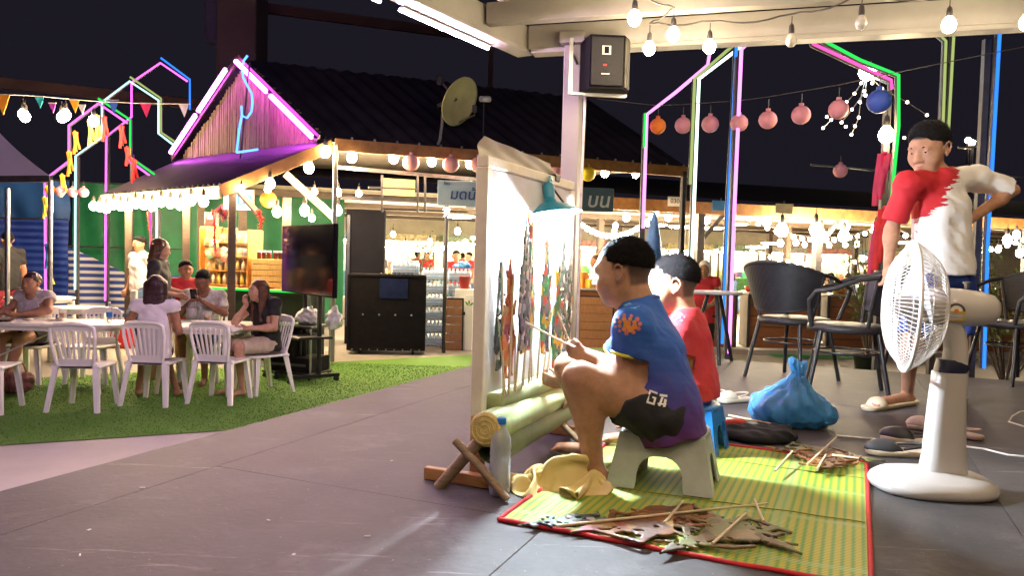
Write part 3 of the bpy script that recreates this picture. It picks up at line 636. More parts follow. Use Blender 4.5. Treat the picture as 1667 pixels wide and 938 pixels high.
# ------------------------------------------------------------------ bulbs
GL = [(.001, -.056), (.014, -.053), (.026, -.044), (.034, -.028), (.036, -.012), (.032, .004), (.022, .019), (.015, .03)]
BULB = MB().lathe(GL, 14).mesh('bulb_glass', M['bulb'])
BULBF = MB().lathe(GL, 10).mesh('bulb_glass', M['bulb_far'])
BULBK = MB().lathe(GL, 12).mesh('bulb_glass', M['bulb_kiosk'])
BULBO = MB().lathe([(.001, -.052), (.016, -.048), (.026, -.036), (.031, -.018), (.029, 0), (.02, .018), (.014, .03)], 14).mesh('bulb_glass', M['bulb_off'])
SOCK = MB().lathe([(.016, .026), (.0165, .05), (.013, .075), (.005, .085), (.003, .09)], 10).mesh('socket', M['socket'])
def bulb(p, label, group, sc=1., off=False, far=False, cord=0.):
    t = thing('light_bulb', label, 'bulb', p, 0, group); t.scale = (sc, sc, sc)
    place('glass', BULBO if off else (BULBF if far else (BULB if 'canopy' in label else BULBK)), t); place('socket', SOCK, t)
    if cord: MB().cyl(V(0, 0, .085), V(0, 0, .085+cord/sc), .003, n=5).build('cord', M['socket'], t)
    return t
# string under the canopy (two unlit), and on above the photographer
cz = KZ-.17; cbp = []
for i, (px, py, off) in enumerate(((1033, 25, 0), (1057, 75, 0), (1096, 52, 0), (1155, 72, 0), (1288, 62, 1), (1402, 33, 1), (1545, 36, 0), (1672, 32, 0))):
    d = ray(px, py); Y = (cz-CAMZ)/d[2]*d[1]; p = at(px, py, Y); cbp.append(p)
    bulb(p, f'{"unlit" if off else "glowing"} bulb on the stage canopy string, {ORD[i]} from the loudspeaker', 'bulbs strung under the canopy', 1.15, bool(off), cord=.05)
for i, (x, y) in enumerate(((2.6, 3.0), (1.3, 2.9), (.9, 1.3), (2.2, 1.2), (.6, .2), (-.9, .6), (3.7, 2.0), (1.6, -.9), (-.2, -1.0), (1.5, .5), (.1, 1.0), (2.9, .2), (-1.2, -.6), (.7, -.6))):  # unseen bulbs: string carried on overhead, several more added to brighten the boys
    bulb(V(x, y, cz), f'glowing bulb overhead under the canopy, {ORD[i]} towards the photographer', 'bulbs strung under the canopy', 1.15, cord=.05)
wp = []
order = [0, 2, 1, 3, 4, 5, 6, 7]; prev = None
for k_ in range(len(order)):
    p = cbp[order[k_]]+UP*.16
    if prev is not None:
        for q in range(1, 7): t = q/7; m_ = prev*(1-t)+p*t; wp.append(m_+UP*(-.10*4*t*(1-t)*min(1, np.linalg.norm(p-prev))+.02))
    wp.append(p); prev = p
MB().tube(wp, .006, 6).build('festoon_cable', M['socket'], label='dark drooping cable of the bulb string under the canopy', cat='cable')
KS = 1.12
def ak(px, py, Y): return at(px, py, Y*KS)
# ------------------------------------------------------------------ kiosk with bamboo gable
KC = ak(543, 228, 9.5); KA = nrm(V(.93, .37, 0)); KB = nrm(V(-.765, .644, 0)); EZ = KC[2]
E1 = ak(360, 300, 9.0); E2 = E1+KB*3.7; C2 = KC+KB*4.2; RE = KC+KA*5.8
kio = thing('kiosk', 'dark timber kiosk with bamboo gable, purple lit awning and orange fascia', 'kiosk', V(KC[0], KC[1], 0))
ko = V(KC[0], KC[1], 0)
def kb(name, m, mb): return mb.build(name, M[m] if isinstance(m, str) else m, kio, off=ko)
def corr(a, b_, c_, d_, n, amp, m, name):     # corrugated quad a->b along the eave, d->c above
    mb = MB(); nn = nrm(np.cross(b_-a, d_-a)); nn = nn if nn[2] > 0 else -nn; vs = []
    for e in (0, 1):
        for i in range(n*4+1):
            t = i/(n*4); p = line_pt(a, b_, t) if e == 0 else line_pt(d_, c_, t); vs.append(p+nn*amp*(0, 1, 0, -1)[i % 4])
    k = n*4+1; mb._add(vs, [(i, i+1, k+i+1, k+i) for i in range(n*4)], 0, True); return kb(name, m, mb)
corr(E1, E2, C2+UP*.02, KC+UP*.02, 26, .022, 'roof_sheet', 'awning_sheet')
mid = (KC+C2)/2; AP = at(405, 98, mid[1]); AP = V(mid[0], mid[1], AP[2]); 
kb('awning_board', 'fascia', MB().bar(E1-UP*.09, KC-UP*.07, .04, .16)); kb('awning_board', mat('eave_board', (.42, .34, .2), .6), MB().bar(E1-UP*.10+KB*.02, E2-UP*.10, .035, .16))
kb('fascia_board', 'fascia', MB().bar(KC-UP*.06+KA*.02, RE-UP*.06, .045, .17))
for i in range(18): kb('glint_knob', 'steel', MB().ball(KC+KA*(.25+i*.32)+UP*.045, .02, 6, 4))  # added knobs stand in for roof sheet ends catching the light
corr(KC-UP*.0+KA*-.25, RE, RE+(AP-KC)*V(1, 1, 1)+KA*0, AP+KA*-.25, 22, .025, 'dark_roof', 'roof_slope')
corr(C2+UP*.02-KA*.25, C2+KA*5, AP+KA*5, AP-KA*.25, 22, .025, 'dark_roof', 'roof_slope')
# gable wall of bamboo slats, each one a piece
gw = MB(); nsl = 64
for i in range(nsl):
    t = (i+.5)/nsl; p = line_pt(KC+UP*.02, C2+UP*.02, t); tt = 1-abs(t-.5)*2; top = EZ+(AP[2]-EZ)*tt-.03+random.uniform(-.03, .02)
    if top-EZ < .06: continue
    wdt = 4.2/nsl; off_ = KA*(-.06+random.uniform(-.008, .008))
    kb('bamboo_slat', 'bamboo', MB().cyl(V(p[0], p[1], EZ-.1)+off_, V(p[0], p[1], top)+off_+KB*random.uniform(-.01, .01), wdt*.47, wdt*.44, 7))
for a, b_ in ((KC, AP), (AP, C2)): kb('barge_board', 'post_wood', MB().bar(a-KA*.2, b_-KA*.2, .03, .12))
# posts and braces
def wallx(px, t=0): return None
posts = [(KC+KA*.03-KB*.0, .03, 'cream'), (E1+KB*.12+KA*.2, .05, 'post_wood'), (E1+KB*1.25+KA*.15, .05, 'post_wood'), (E1+KB*3.1+KA*.15, .05, 'post_wood'), (KC+KB*1.1, .06, 'post_wood'), (KC+KB*2.3, .06, 'post_wood'), (KC+KB*3.6, .06, 'post_wood'), (KC+KA*2.6, .035, 'dark_steel'), (RE-KA*.1, .04, 'dark_steel')]
for p, r_, m_ in posts:
    zt = (EZ if m_ != 'post_wood' or np.dot(p-KC, KA) > -.3 else E1[2])-.06
    kb('post', m_, MB().box(V(p[0], p[1], zt/2), (r_*2, r_*2, zt), (KA, np.cross(UP, KA), UP), 0, .006))
b0 = ak(465, 283, 9.7); b1 = ak(545, 355, 9.7); kb('brace', mat('grey_timber', (.22, .18, .14), .6), MB().bar(b0, b1, .06, .1))
kb('brace', 'post_wood', MB().bar(ak(378, 300, 9.15), ak(418, 345, 9.5), .05, .07))
kb('rail', mat('white_rail', (.72, .68, .58), .4), MB().bar(ak(548, 272, 9.55), ak(780, 292, 10.3), .03, .05))
kb('rail', 'dark_steel', MB().bar(ak(555, 322, 9.9), ak(775, 328, 10.6), .04, .05)); kb('rail', 'dark_steel', MB().bar(ak(600, 305, 9.9), ak(680, 308, 10.3), .03, .03))
kb('rail', 'dark_steel', MB().bar(ak(620, 340, 10.2), ak(760, 345, 10.7), .03, .03))
for px in (622, 680, 692): kb('rail', 'dark_steel', MB().bar(ak(px, 285, 10.2), ak(px, 345, 10.2), .03, .04))
kb('ceiling_panel', mat('kiosk_ceiling', (.2, .17, .14), .7), MB()._add([KC+KA*.1-UP*.01-KB*0, RE-UP*.01, RE-UP*.01+KB*4.0, C2-UP*.01], [(0, 1, 2, 3)]))
kb('wall_panel', mat('yellow_panel', (.62, .46, .16), .6, nz=(3, .15)), MB().box(ak(650, 305, 11.2), (.52, .03, .27), (KA, np.cross(UP, KA), UP)))
# dark concrete tower and dim girders behind
tw = thing('tower', 'tall dark tower rising behind the bamboo gable', 'tower', (at(395, 60, 17)*V(1, 1, 0)))
MB().box(V(0, 0, 5), (.85, .8, 10), None, 0, .02).build('shaft', M['tower'], tw); MB().box(at(349, 30, 17)-V(tw.location[0], tw.location[1], 0), (.3, .4, 1.1), None, 0, .02).build('side_block', mat('tower_side', (.035, .03, .08), .7), tw)
M['girder'] = mat('girder_paint', (.05, .022, .022), .7, nz=(2, .2))
for i, (a, b_) in enumerate(((ak(425, 12, 15.5), ak(800, 62, 17.5)), (ak(-60, 128, 14), ak(340, 172, 15.5)))):
    c_ = a; t = thing('girder', ('dim red overhead girder between the tower and the canopy', 'dim red overhead girder running above the bunting flags')[i], 'girder', (a*V(1, 1, 0)))
    MB().bar(a-a*V(1, 1, 0), b_-a*V(1, 1, 0), .12, .22).build('beam', M['girder'], t)
    for k_, e in enumerate((a, b_)): MB().bar(V(e[0], e[1], 0)-a*V(1, 1, 0), e-a*V(1, 1, 0)-UP*.115, .12, .12).build('leg', M['girder'], t)
# neon bars on the gable
for i, (pa, pb) in enumerate((((408, 101), (449, 139)), ((455, 150), (508, 199)), ((333, 138), (306, 197)), ((303, 203), (279, 254)))):
    side = (KC, AP) if i < 2 else (AP, C2)
    # lie on the barge boards
    fr = ((.04, .44), (.50, .98))[i] if i < 2 else ((.10, .50), (.54, .94))[i-2]
    q0 = line_pt(AP, KC, fr[0]) if i < 2 else line_pt(AP, C2, fr[0]); q1 = line_pt(AP, KC, fr[1]) if i < 2 else line_pt(AP, C2, fr[1])
    q0 = q0-KA*.27; q1 = q1-KA*.27
    t = thing('neon_bar', f'{"upper" if i % 2 == 0 else "lower"} magenta light bar on the bamboo gable slope {"beside the dish" if i < 2 else "beside the neon arches"}', 'light bar', q0, 0, 'magenta bars on the gable')
    MB().cyl(V(0, 0, 0), q1-q0, .034, n=10).build('tube', M['magenta_hot'], t); MB().bar(KA*.035, q1-q0+KA*.035, .03, .03).build('holder', M['dark_steel'], t)
# blue led figure: rising curve with a bud
M['blue_led'] = glow('blue_led', (.06, .22, 1.0), 1.1)
pl_ = [(403, 90), (397, 98), (394, 112), (396, 126), (403, 140), (410, 152), (411, 168), (409, 182), (402, 192), (394, 188), (393, 172)]
pm_ = [(394, 188), (391, 200), (389, 215), (387, 232), (385, 248)]; yb = (mid[1]-.55)/KS
t = thing('led_rope', 'blue rope light bent into a curl on the bamboo gable', 'rope light', ak(385, 248, yb))
for q in (pl_, pm_, [(385, 248), (400, 246), (420, 243)]): MB().tube([ak(x, y, yb)-ak(385, 248, yb) for x, y in q], .016, 8).build('rope_tube', M['blue_led'], t)
MB().bar(ak(385, 248, yb)-ak(385, 248, yb)+V(.03, .04, -.25), ak(405, 100, yb)-ak(385, 248, yb)+V(0, .04, 0), .02, .02).build('stay', M['dark_steel'], t)
# satellite dish on the roof edge
dp = ak(716, 208, 10.1); dr = thing('satellite_dish', 'pale satellite dish on a bent pole at the kiosk roof edge', 'satellite dish', ak(700, 243, 10.1))
o_ = np.array(dr.location)
MB().tube([ak(x, y, 10.1)-o_ for x, y in ((688, 232), (692, 241), (700, 245), (710, 241), (716, 228), (719, 205), (721, 178))], .022, 8).build('pole', mat('dish_pole', (.3, .28, .27), .4), dr)
da = nrm(V(.66, -.42, -.36)); dc = ak(748, 165, 10.1)-o_
MB().lathe([(.001, -.085), (.12, -.078), (.24, -.055), (.33, -.02), (.37, .0), (.372, .012), (.33, -.008), (.24, -.043), (.12, -.066), (.001, -.073)], 28, dc, da).build('dish', mat('dish_paint', (.5, .47, .24), .5, nz=(3, .2)), dr)
MB().tube([dc+V(-.0, 0, -.3), dc+da*.28+V(.02, 0, -.1), dc+da*.3], .012, 6).box(dc+da*.3, (.07, .07, .1), None, 0, .01).build('feed_arm', M['dark_steel'], dr)
MB().bar(ak(712, 172, 10.1)-o_, dc-da*.08, .05, .05).box(ak(716, 130, 10.1)-o_, (.1, .08, .14), None, 0, .02).bar(ak(716, 130, 10.1)-o_, dc-da*.05, .03, .03).build('mount', M['dark_steel'], dr)
cm = ak(788, 162, 10.4); cr_ = thing('camera_unit', 'small pale security camera on a thin mast above the kiosk roof', 'security camera', V(cm[0], cm[1], EZ+.1))
MB().cyl(V(0, 0, 0), V(0, 0, cm[2]-EZ-.14), .012, n=6).build('mast', M['dark_steel'], cr_); MB().cyl(V(-.05, -.05, cm[2]-EZ-.1), V(.08, .05, cm[2]-EZ-.08), .045, n=10).build('housing', M['white_plastic'], cr_)
# kiosk bulbs
for i in range(14):
    t = i/13; a = ak(342, 326, 9.05); e = a+KB*3.5; p = line_pt(a, e, t**.92); p = p*V(1, 1, 0)+UP*(a[2]+.03*math.sin(i*2.1)); 
    bulb(p-KA*.08, f'{ORD[i]} glowing bulb along the kiosk awning eave, counted from the led sign', 'bulbs along the awning eave', 1.65, cord=.02)
for i, (px, py, Y, sc) in enumerate(((393, 305, 9.0, 1.0), (440, 296, 9.2, 1.7), (436, 306, 9.35, 1.2), (503, 270, 9.4, 1.9), (530, 244, 9.45, 1.9), (573, 253, 9.6, 1.9), (641, 254, 9.85, 1.9), (703, 260, 10.1, 1.8), (765, 264, 10.3, 1.8), (905, 273, 10.8, 1.6), (985, 279, 11.1, 1.7), (1035, 281, 11.2, 1.6), (451, 342, 9.9, 1.8), (496, 340, 9.9, 1.9), (549, 340, 9.6, 1.8), (550, 311, 10.2, 1.5), (584, 313, 10.6, 1.2), (512, 310, 10.2, 1.2), (508, 353, 10.4, 1.3))):
    bulb(ak(px, py, Y), (f'{ORD[i]} glowing bulb on the kiosk rake and orange fascia, counted from the led sign' if i < 12 else f'{ORD[i-12]} glowing bulb hanging inside the kiosk, counted from the led sign'), 'bulbs along the orange fascia' if i < 12 else 'bulbs inside the kiosk', sc, cord=.03)
# paper-ball lanterns
LB = {}
def lantern(p, r_, colr, label, group):
    if colr not in LB:
        c_ = dict(pink=(.75, .36, .40), yellow=(.8, .55, .02), orange=(.75, .2, .02), blue=(.03, .07, .35), rose=(.5, .2, .25))[colr]
        LB[colr] = mat('lantern_'+colr, c_, .6, nz=(4, .15), sss=.3)
    t = thing('ball_lantern', label, 'lantern', p, 0, group)
    mb = MB(); n = 20; m_ = 11
    mb.lathe([(max(.004, r_*math.sin(PI*j/m_)*(1+.02*(j % 2))), -r_*math.cos(PI*j/m_)) for j in range(m_+1)], n); mb.build('shell', LB[colr], t)
    MB().lathe([(r_*.26, r_*.97), (r_*.26, r_*1.25), (r_*.2, r_*1.27), (.002, r_*1.27)], 12).build('cap', LB[colr], t); MB().cyl(V(0, 0, r_*1.25), V(0, 0, r_*1.25+.08), .004, n=5).build('hanger', M['socket'], t)
for i, (px, py, Y, c_) in enumerate(((669, 265, 9.85, 'pink'), (734, 268, 10.0, 'pink'), (779, 268, 10.15, 'pink'), (903, 278, 10.7, 'pink'), (957, 283, 10.8, 'yellow'))):
    lantern(ak(px, py, Y), .118, c_, f'{"yellow" if c_ == "yellow" else "pale pink"} ball lantern below the orange fascia' + ('' if c_ == 'yellow' else f', {ORD[i]} from the kiosk corner'), 'lanterns below the orange fascia')
rl = ((1071, 205, 'orange'), (1112, 204, 'rose'), (1156, 202, 'rose'), (1203, 200, 'rose'), (1250, 195, 'rose'), (1304, 187, 'rose'), (1365, 178, 'rose'), (1431, 165, 'blue'))
lp = []
for i, (px, py, c_) in enumerate(rl):
    Y = 7.6-i*.22; p = at(px, py, Y); lp.append(p+UP*.2); lantern(p, .078 if i < 7 else .092, c_, {'orange': 'orange ball lantern beside the pink neon arch post', 'blue': 'blue ball lantern below the fairy lights'}.get(c_, f'dusky pink ball lantern on the sagging line over the path, {ORD[i-1]} from the orange one'), 'lanterns on the sagging line')
lantern(at(1368, 278, 9), .08, 'rose', 'single dusky pink ball lantern hanging low below the fairy lights', 'lanterns on the sagging line')
MB().tube([lp[0]-V(.6, 0, -.05)]+lp+[lp[-1]+V(1, -.2, .2)], .004, 5).build('lantern_line', M['socket'], label='thin line carrying the dusky pink lanterns', cat='cable')
# ================================================================== puppet theatre on the stage
SN = gnd(776, 787); SL = .82
def S(u, v, z): return SN+U*u+VV*v+UP*z
def su(px, py, u):      # surveyed point on the cross-plane at distance u along the screen
    d = ray(px, py); o = V(0, 0, CAMZ); return o+d*(np.dot(S(u, 0, 0)-o, U)/np.dot(d, U))
SH = at(785, 272, SN[1])[2]-STAGE
AXS = (U, VV, UP)
scr = thing('puppet_screen', 'white cloth shadow puppet screen in a tall painted wooden frame', 'puppet screen', SN)
def sb(name, m, mb, par=None): return mb.build(name, M[m] if isinstance(m, str) else m, par or scr)
def L3(u, v, z): return U*u+VV*v+UP*z
for u in (0, SL):
    sb('post', 'white_wood', MB().box(L3(u, 0, .22+(SH-.22)/2), (.036, .042, SH-.22), AXS, 0, .003))
    sb('post_base', 'raw_wood', MB().box(L3(u, 0, .11), (.034, .04, .22), AXS, 0, .002))
    sb('foot', 'raw_wood', MB().box(L3(u-.034, -.02, .021), (.028, .30, .04), AXS, 0, .003))
sb('top_rail', 'white_wood', MB().box(L3(SL/2, 0, SH+.018), (SL+.03, .04, .034), AXS, 0, .003))
sb('bottom_rail', 'raw_wood', MB().box(L3(SL/2, -.01, .235), (SL, .03, .03), AXS, 0, .003))
mb = MB()
def fn(a, b_): return L3(.018+a*(SL-.036), .012+.004*math.sin(a*14+b_*3)*(1-b_)+.0015*math.sin(a*33+2+b_*9)+.002*math.sin(b_*11), .25+b_*(SH-.252))
mb.sheet(fn, 60, 50); sb('screen_cloth', 'white_cloth', mb)
# calico sheet flung over the top of the frame
cl0, cl1 = su(787, 221, -.01)-SN, su(896, 266, .60)-SN
def fn2(a, b_):
    top = cl0*(1-a)+cl1*a; base = L3(-.02+a*.70, -.012, SH+.034); p = base*(1-b_)+top*b_
    return p+VV*(-.012*math.sin(b_*PI)*(.4+.6*math.sin(a*4+1))+.003*math.sin(a*17+b_*8))
MB().sheet(fn2, 36, 14).build('draped_sheet', M['calico'], loc=SN, label='pale calico sheet standing folded on top of the puppet screen frame', cat='cloth')
# banana logs on crossed sticks
M['log'] = mat('banana_log', (.36, .48, .20), .5, nz=(5, .2), col2=(.52, .62, .34), bump=(40, .15), stretch=(6, 6, 1))
M['log_end'] = mat('log_end', (.6, .47, .16), .7, nz=(30, .25), bump=(60, .4))
M['log_green'] = mat('green_log', (.26, .32, .13), .55, nz=(6, .25), col2=(.42, .46, .25), bump=(40, .15))
la, lb = su(790, 700, -.10), su(920, 640, .80)
lg = thing('banana_log', 'pale green banana trunk holding puppet rods in front of the screen', 'log', la)
dl = nrm(lb-la); LL = np.linalg.norm(lb-la); prof = [(.001, -.003), (.03, -.004), (.05, -.001), (.054, .006)]+[(.054-.008*t+.0015*math.sin(t*21), .006+t*LL) for t in np.linspace(.02, 1, 16)]+[(.001, LL+.006)]
MB().lathe(prof[3:], 26, (0, 0, 0), dl).build('trunk', M['log'], lg); ce_ = MB().lathe(prof[:4], 26, (0, 0, 0), dl).build('cut_end', M['log_end'], lg)
mb = MB()
for r_ in (.012, .026, .04): mb.lathe([(r_, -.0045), (r_+.003, -.006), (r_+.006, -.0045)], 24, (0, 0, 0), dl)
mb.build('growth_ring', M['log_end'], ce_)
l2a, l2b = su(772, 655, .02), su(900, 612, .74); l2a = S(.03, .035, l2a[2]-STAGE); l2b = S(.76, .035, l2a[2]-STAGE)
lg2 = thing('banana_log', 'green banana trunk lying along the foot of the screen cloth', 'log', l2a)
MB().lathe([(.001, 0), (.034, 0), (.036, .01), (.034, np.linalg.norm(l2b-l2a)), (.001, np.linalg.norm(l2b-l2a)+.002)], 22, (0, 0, 0), nrm(l2b-l2a)).build('trunk', M['log_green'], lg2)
MB().bar(U*-.01+UP*-.045, U*.74+UP*-.045, .03, .02).build('ledge', M['raw_wood'], lg2)
hr = thing('half_log_tray', 'split green log tray under the banana trunk', 'log', la-UP*.07+U*.06)
MB().lathe([(.052, 0), (.05, LL*.5), (.047, LL-.04)], 18, (0, 0, 0), dl, rad=lambda a, h_: 1).build('shell', mat('tray_green', (.12, .15, .06), .6, nz=(8, .3)), hr)
for k_, uo in enumerate((-.03, .70)):
    lc = la+dl*(uo+.04); base = V(lc[0], lc[1], STAGE)
    xs = thing('trestle', ('crossed stick trestle at the near end of the banana trunk', 'crossed stick trestle at the far end of the banana trunk')[k_], 'trestle', base)
    zt = lc[2]-STAGE
    if k_ == 0: e = [(su(741, 718, -.13), su(826, 814, -.14), .0125), (gnd(714, 794), su(803, 693, -.07), .019)]
    else: e = [(base+VV*-.13+UP*(zt+.02), base+VV*.12+UP*.01, .012), (base+VV*-.13+UP*.015, base+VV*.1+UP*(zt+.02), .015)]
    for a, b_, r_ in e: MB().tube([a-base, (a+b_)/2-base+V(.002, 0, .003), b_-base], [r_, r_*1.06, r_*.96], 10).build('stick', M['stick'], xs)
# lamp with teal enamel shade clipped to the frame
lc = su(897, 338, .50); lmp = thing('clip_lamp', 'teal enamel shade lamp with bright bulb clipped over the puppet screen', 'lamp', lc)
ax_ = nrm(VV*-.16+UP*1.)
MB().lathe([(.116, -.026), (.114, -.021), (.08, -.002), (.045, .014), (.026, .022), (.020, .036), (.001, .038)], 32, (0, 0, 0), ax_).build('shade', M['teal'], lmp)
MB().lathe([(.113, -.0255), (.079, -.0055), (.044, .011), (.022, .017), (.001, .018)], 32, (0, 0, 0), ax_).build('reflector', mat('white_enamel', (.8, .8, .8), .35), lmp)
MB().lathe([(.021, .036), (.021, .085), (.016, .095), (.001, .096)], 16, (0, 0, 0), ax_).build('socket', M['teal'], lmp)
M['lamp'] = glow('lamp_glow', (.76, .90, 1.0), 1250.)
MB().lathe([(.001, -.092), (.020, -.085), (.032, -.066), (.033, -.048), (.024, -.024), (.015, -.004), (.014, .006)], 16, (0, 0, 0), ax_).build('bulb', M['lamp'], lmp)
cp = S(.62, 0, SH+.03)-lc; MB().tube([ax_*.09, ax_*.12+U*.03, cp*.6+UP*.03, cp], .006, 8).build('arm', M['teal'], lmp); MB().box(cp, (.05, .05, .03), AXS, 0, .005).build('clamp', M['dark_steel'], lmp); MB().tube([ax_*.1, VV*.05+UP*-.0+U*.05, VV*.085+U*.03+UP*-.02], .004, 6).build('clip', M['dark_steel'], lmp)
# ------------------------------------------------------------------ cut-leather puppets
def pmat(name, cols, sc):
    m = mat(name, cols[0], .5, bump=(120, .2)); nt, nd, lk, b = nodes_of(m)
    tc = nd.new('ShaderNodeTexCoord'); vo = nd.new('ShaderNodeTexVoronoi'); vo.inputs['Scale'].default_value = sc; vo.inputs['Randomness'].default_value = .9
    sp = nd.new('ShaderNodeSeparateColor'); cr = nd.new('ShaderNodeValToRGB'); cr.color_ramp.interpolation = 'CONSTANT'
    while len(cr.color_ramp.elements) < len(cols): cr.color_ramp.elements.new(.5)
    for i, c_ in enumerate(cols): cr.color_ramp.elements[i].position = i/len(cols); cr.color_ramp.elements[i].color = (*c_, 1)
    lk.new(tc.outputs['Object'], vo.inputs['Vector']); lk.new(vo.outputs['Color'], sp.inputs[0]); lk.new(sp.outputs[0], cr.inputs['Fac']); lk.new(cr.outputs['Color'], b.inputs['Base Color']); return m
M['pup0'] = pmat('painted_hide_grey', [(.03, .035, .035), (.10, .12, .12), (.05, .07, .06), (.2, .2, .18), (.03, .1, .05), (.45, .42, .36)], 44)
M['pup1'] = pmat('painted_hide_gaudy', [(.02, .18, .04), (.6, .36, .01), (.04, .05, .05), (.45, .05, .02), (.12, .14, .13), (.03, .2, .08)], 32)
M['pup2'] = pmat('painted_hide_orange', [(.55, .16, .03), (.6, .24, .06), (.35, .06, .02), (.5, .3, .1)], 38)
M['pup3'] = pmat('painted_hide_brown', [(.14, .045, .008), (.18, .06, .010), (.08, .028, .007), (.2, .022, .012), (.24, .13, .025), (.11, .04, .008)], 16)
M['pup4'] = pmat('painted_hide_olive', [(.12, .075, .03), (.13, .13, .04), (.08, .055, .03), (.2, .14, .06)], 14)
def puppet_mesh(seed, H, m, wide=1., holes=True, nh=20):
    r = np.random.RandomState(seed); h = .0045; Wd = H*.30*wide
    x = np.arange(-Wd-.02, Wd+.02, h, dtype=np.float32); y = np.arange(-.02, H+.02, h, dtype=np.float32); X, Y = x[:, None], y[None, :]
    D = np.full((len(x), len(y)), 1., np.float32)
    def cap(a, b, ra, rb):
        nonlocal D
        a = np.array(a)*H; b = np.array(b)*H; a[0] *= wide; b[0] *= wide; ba = b-a; t = np.clip(((X-a[0])*ba[0]+(Y-a[1])*ba[1])/(ba@ba+1e-9), 0, 1)
        D = smin(D, np.sqrt((X-a[0]-t*ba[0])**2+(Y-a[1]-t*ba[1])**2)-(ra+(rb-ra)*t)*H, .006)
    sg = 1 if r.rand() > .5 else -1
    cap((0, .80), (.02*sg, 1.0), .040, .004); cap((0, .84), (0, .88), .05, .03); cap((0, .745), (0, .79), .045, .04); cap((.03*sg, .755), (.075*sg, .745), .018, .006)
    cap((-.05*sg, .80), (-.11*sg, .90), .014, .004); cap((0, .70), (0, .50), .045, .06); cap((-.02, .5), (-.10, .30), .06, .075); cap((.02, .5), (.10, .30), .06, .075); cap((0, .45), (0, .22), .08, .10)
    cap((-.07, .25), (-.09, .04), .045, .028); cap((.07, .25), (.10, .05), .045, .028); cap((.10, .04), (.17*sg, .02), .02, .012); cap((-.09, .03), (-.09+.08*sg, .015), .02, .012)
    a1 = r.uniform(.1, .2); cap((.05, .67), (.16, .60-a1*.3), .026, .02); cap((.16, .60-a1*.3), (.13+a1*.5, .45+a1), .02, .012); cap((-.05, .67), (-.15, .55), .026, .02); cap((-.15, .55), (-.20, .42), .02, .012)
    for i in range(10):
        yy = r.uniform(.15, .7); s2 = r.choice([-1, 1]); cap((s2*.1, yy), (s2*(.15+.06*r.rand()), yy+r.uniform(-.03, .07)), .016, .004)
    if holes:
        for i in range(int(nh)):
            cx, cy, rr = r.uniform(-.14, .14)*H*wide, r.uniform(.1, .9)*H, r.uniform(.005, .009)
            hd = np.sqrt(((X-cx)*r.uniform(.7, 1.6))**2+(Y-cy)**2)-rr; inside = D < -.008
            D = np.where(hd < .004, np.maximum(D, -hd), D)
    z = np.array([-.006, -.002, 0, .002, .006], np.float32); D3 = np.maximum(D[:, :, None], (np.abs(z)-.0025)[None, None, :])
    D3[0] = D3[-1] = 1; D3[:, 0] = D3[:, -1] = 1
    return surfnet(D3, V(x[0], y[0], -.006), V(h, h, .003), 'hide_figure', M[m])
def puppet(label, seed, H, m, O, ex, ey, stick=None, wide=1., name='leather_puppet', group='painted leather puppets'):
    ex, ey = nrm(ex), nrm(ey); ey = nrm(ey-ex*np.dot(ex, ey)); ez = np.cross(ex, ey)
    t = thing(name, label, 'puppet', O, 0, group)
    o = place('hide_figure', puppet_mesh(seed, H, m, wide), t); o.matrix_local = Matrix([[ex[i], ey[i], ez[i], 0] for i in range(3)]+[[0, 0, 0, 1]])
    if stick:
        for a, b_, r_ in stick: MB().cyl(np.asarray(a)-O, np.asarray(b_)-O, r_, r_*.7, 7).build('rod', M['cane'], t)
    return t
def logtop(u): return la+dl*(u+.10)/max(.2, np.dot(dl, U))+UP*.03
pp = [  # u along the screen, top z px-ish, height, material, lean
    (.10, .055, .33, .40, 'pup2', .05, 'orange skirted leather puppet hanging nearest to the frame post'), (.16, .085, .42, .44, 'pup0', -.03, 'grey spired leather puppet beside the orange skirted one'),
    (.24, .06, .40, .50, 'pup1', .06, 'green and yellow leather puppet with a tall grey spire'), (.40, .07, .38, .46, 'pup1', -.04, 'yellow and black leather puppet in the middle of the screen'),
    (.50, .08, .30, .44, 'pup1', .03, 'bright green leather puppet just below the lamp'), (.60, .06, .40, .48, 'pup0', .08, 'dark grey leather puppet behind the slanting rod'), (.70, .05, .36, .46, 'pup0', -.02, 'slim dark leather puppet closest to the far frame post')]
for i, (u, v, z0, H, m_, ln, lab) in enumerate(pp):
    O = S(u, v, z0); ey = UP+U*ln; q = logtop(min(u, .7)); 
    puppet(lab, 20+i, H, m_, O, U, ey, [(q, O+nrm(ey)*H*.93+VV*.006, .0045), (O+nrm(ey)*H*.35+VV*.006+U*.04, q+U*.05, .003)], wide=(.6, .48, .5, .5, .6, .6, .5)[i])
for i, (u, v, z0, H, m_, ln, lab) in enumerate(((.06, .04, .36, .36, 'pup0', -.02, 'thin grey leather puppet pressed against the near end of the screen'), (.32, .04, .40, .48, 'pup0', .02, 'slender grey green leather puppet left of the yellow one'), (.65, .03, .46, .42, 'pup0', -.05, 'smoky grey leather puppet half hidden near the far post'), (.75, .035, .44, .44, 'pup1', .02, 'last green leather puppet against the far frame post'))):
    O = S(u, v, z0); ey = UP+U*ln; q = logtop(min(u, .7)); puppet(lab, 60+i, H, m_, O, U, ey, [(q, O+nrm(ey)*H*.95+VV*.006, .0035), (q+U*.03, O+nrm(ey)*H*.5+VV*.008-U*.03, .003)], wide=.27)
# two loose control rods
for i, (a, b_, lab) in enumerate(((su(848, 521, .16), su(922, 560, .25), 'pale cane rod held in the raised hand of the boy in blue'), (su(868, 412, .45), su(927, 556, .52), 'long slanting cane rod leaning across the grey puppets'))):
    t = thing('puppet_rod', lab, 'rod', a); MB().cyl(V(0, 0, 0), b_-a, .004, .0035, 8).build('shaft', M['cane'], t)
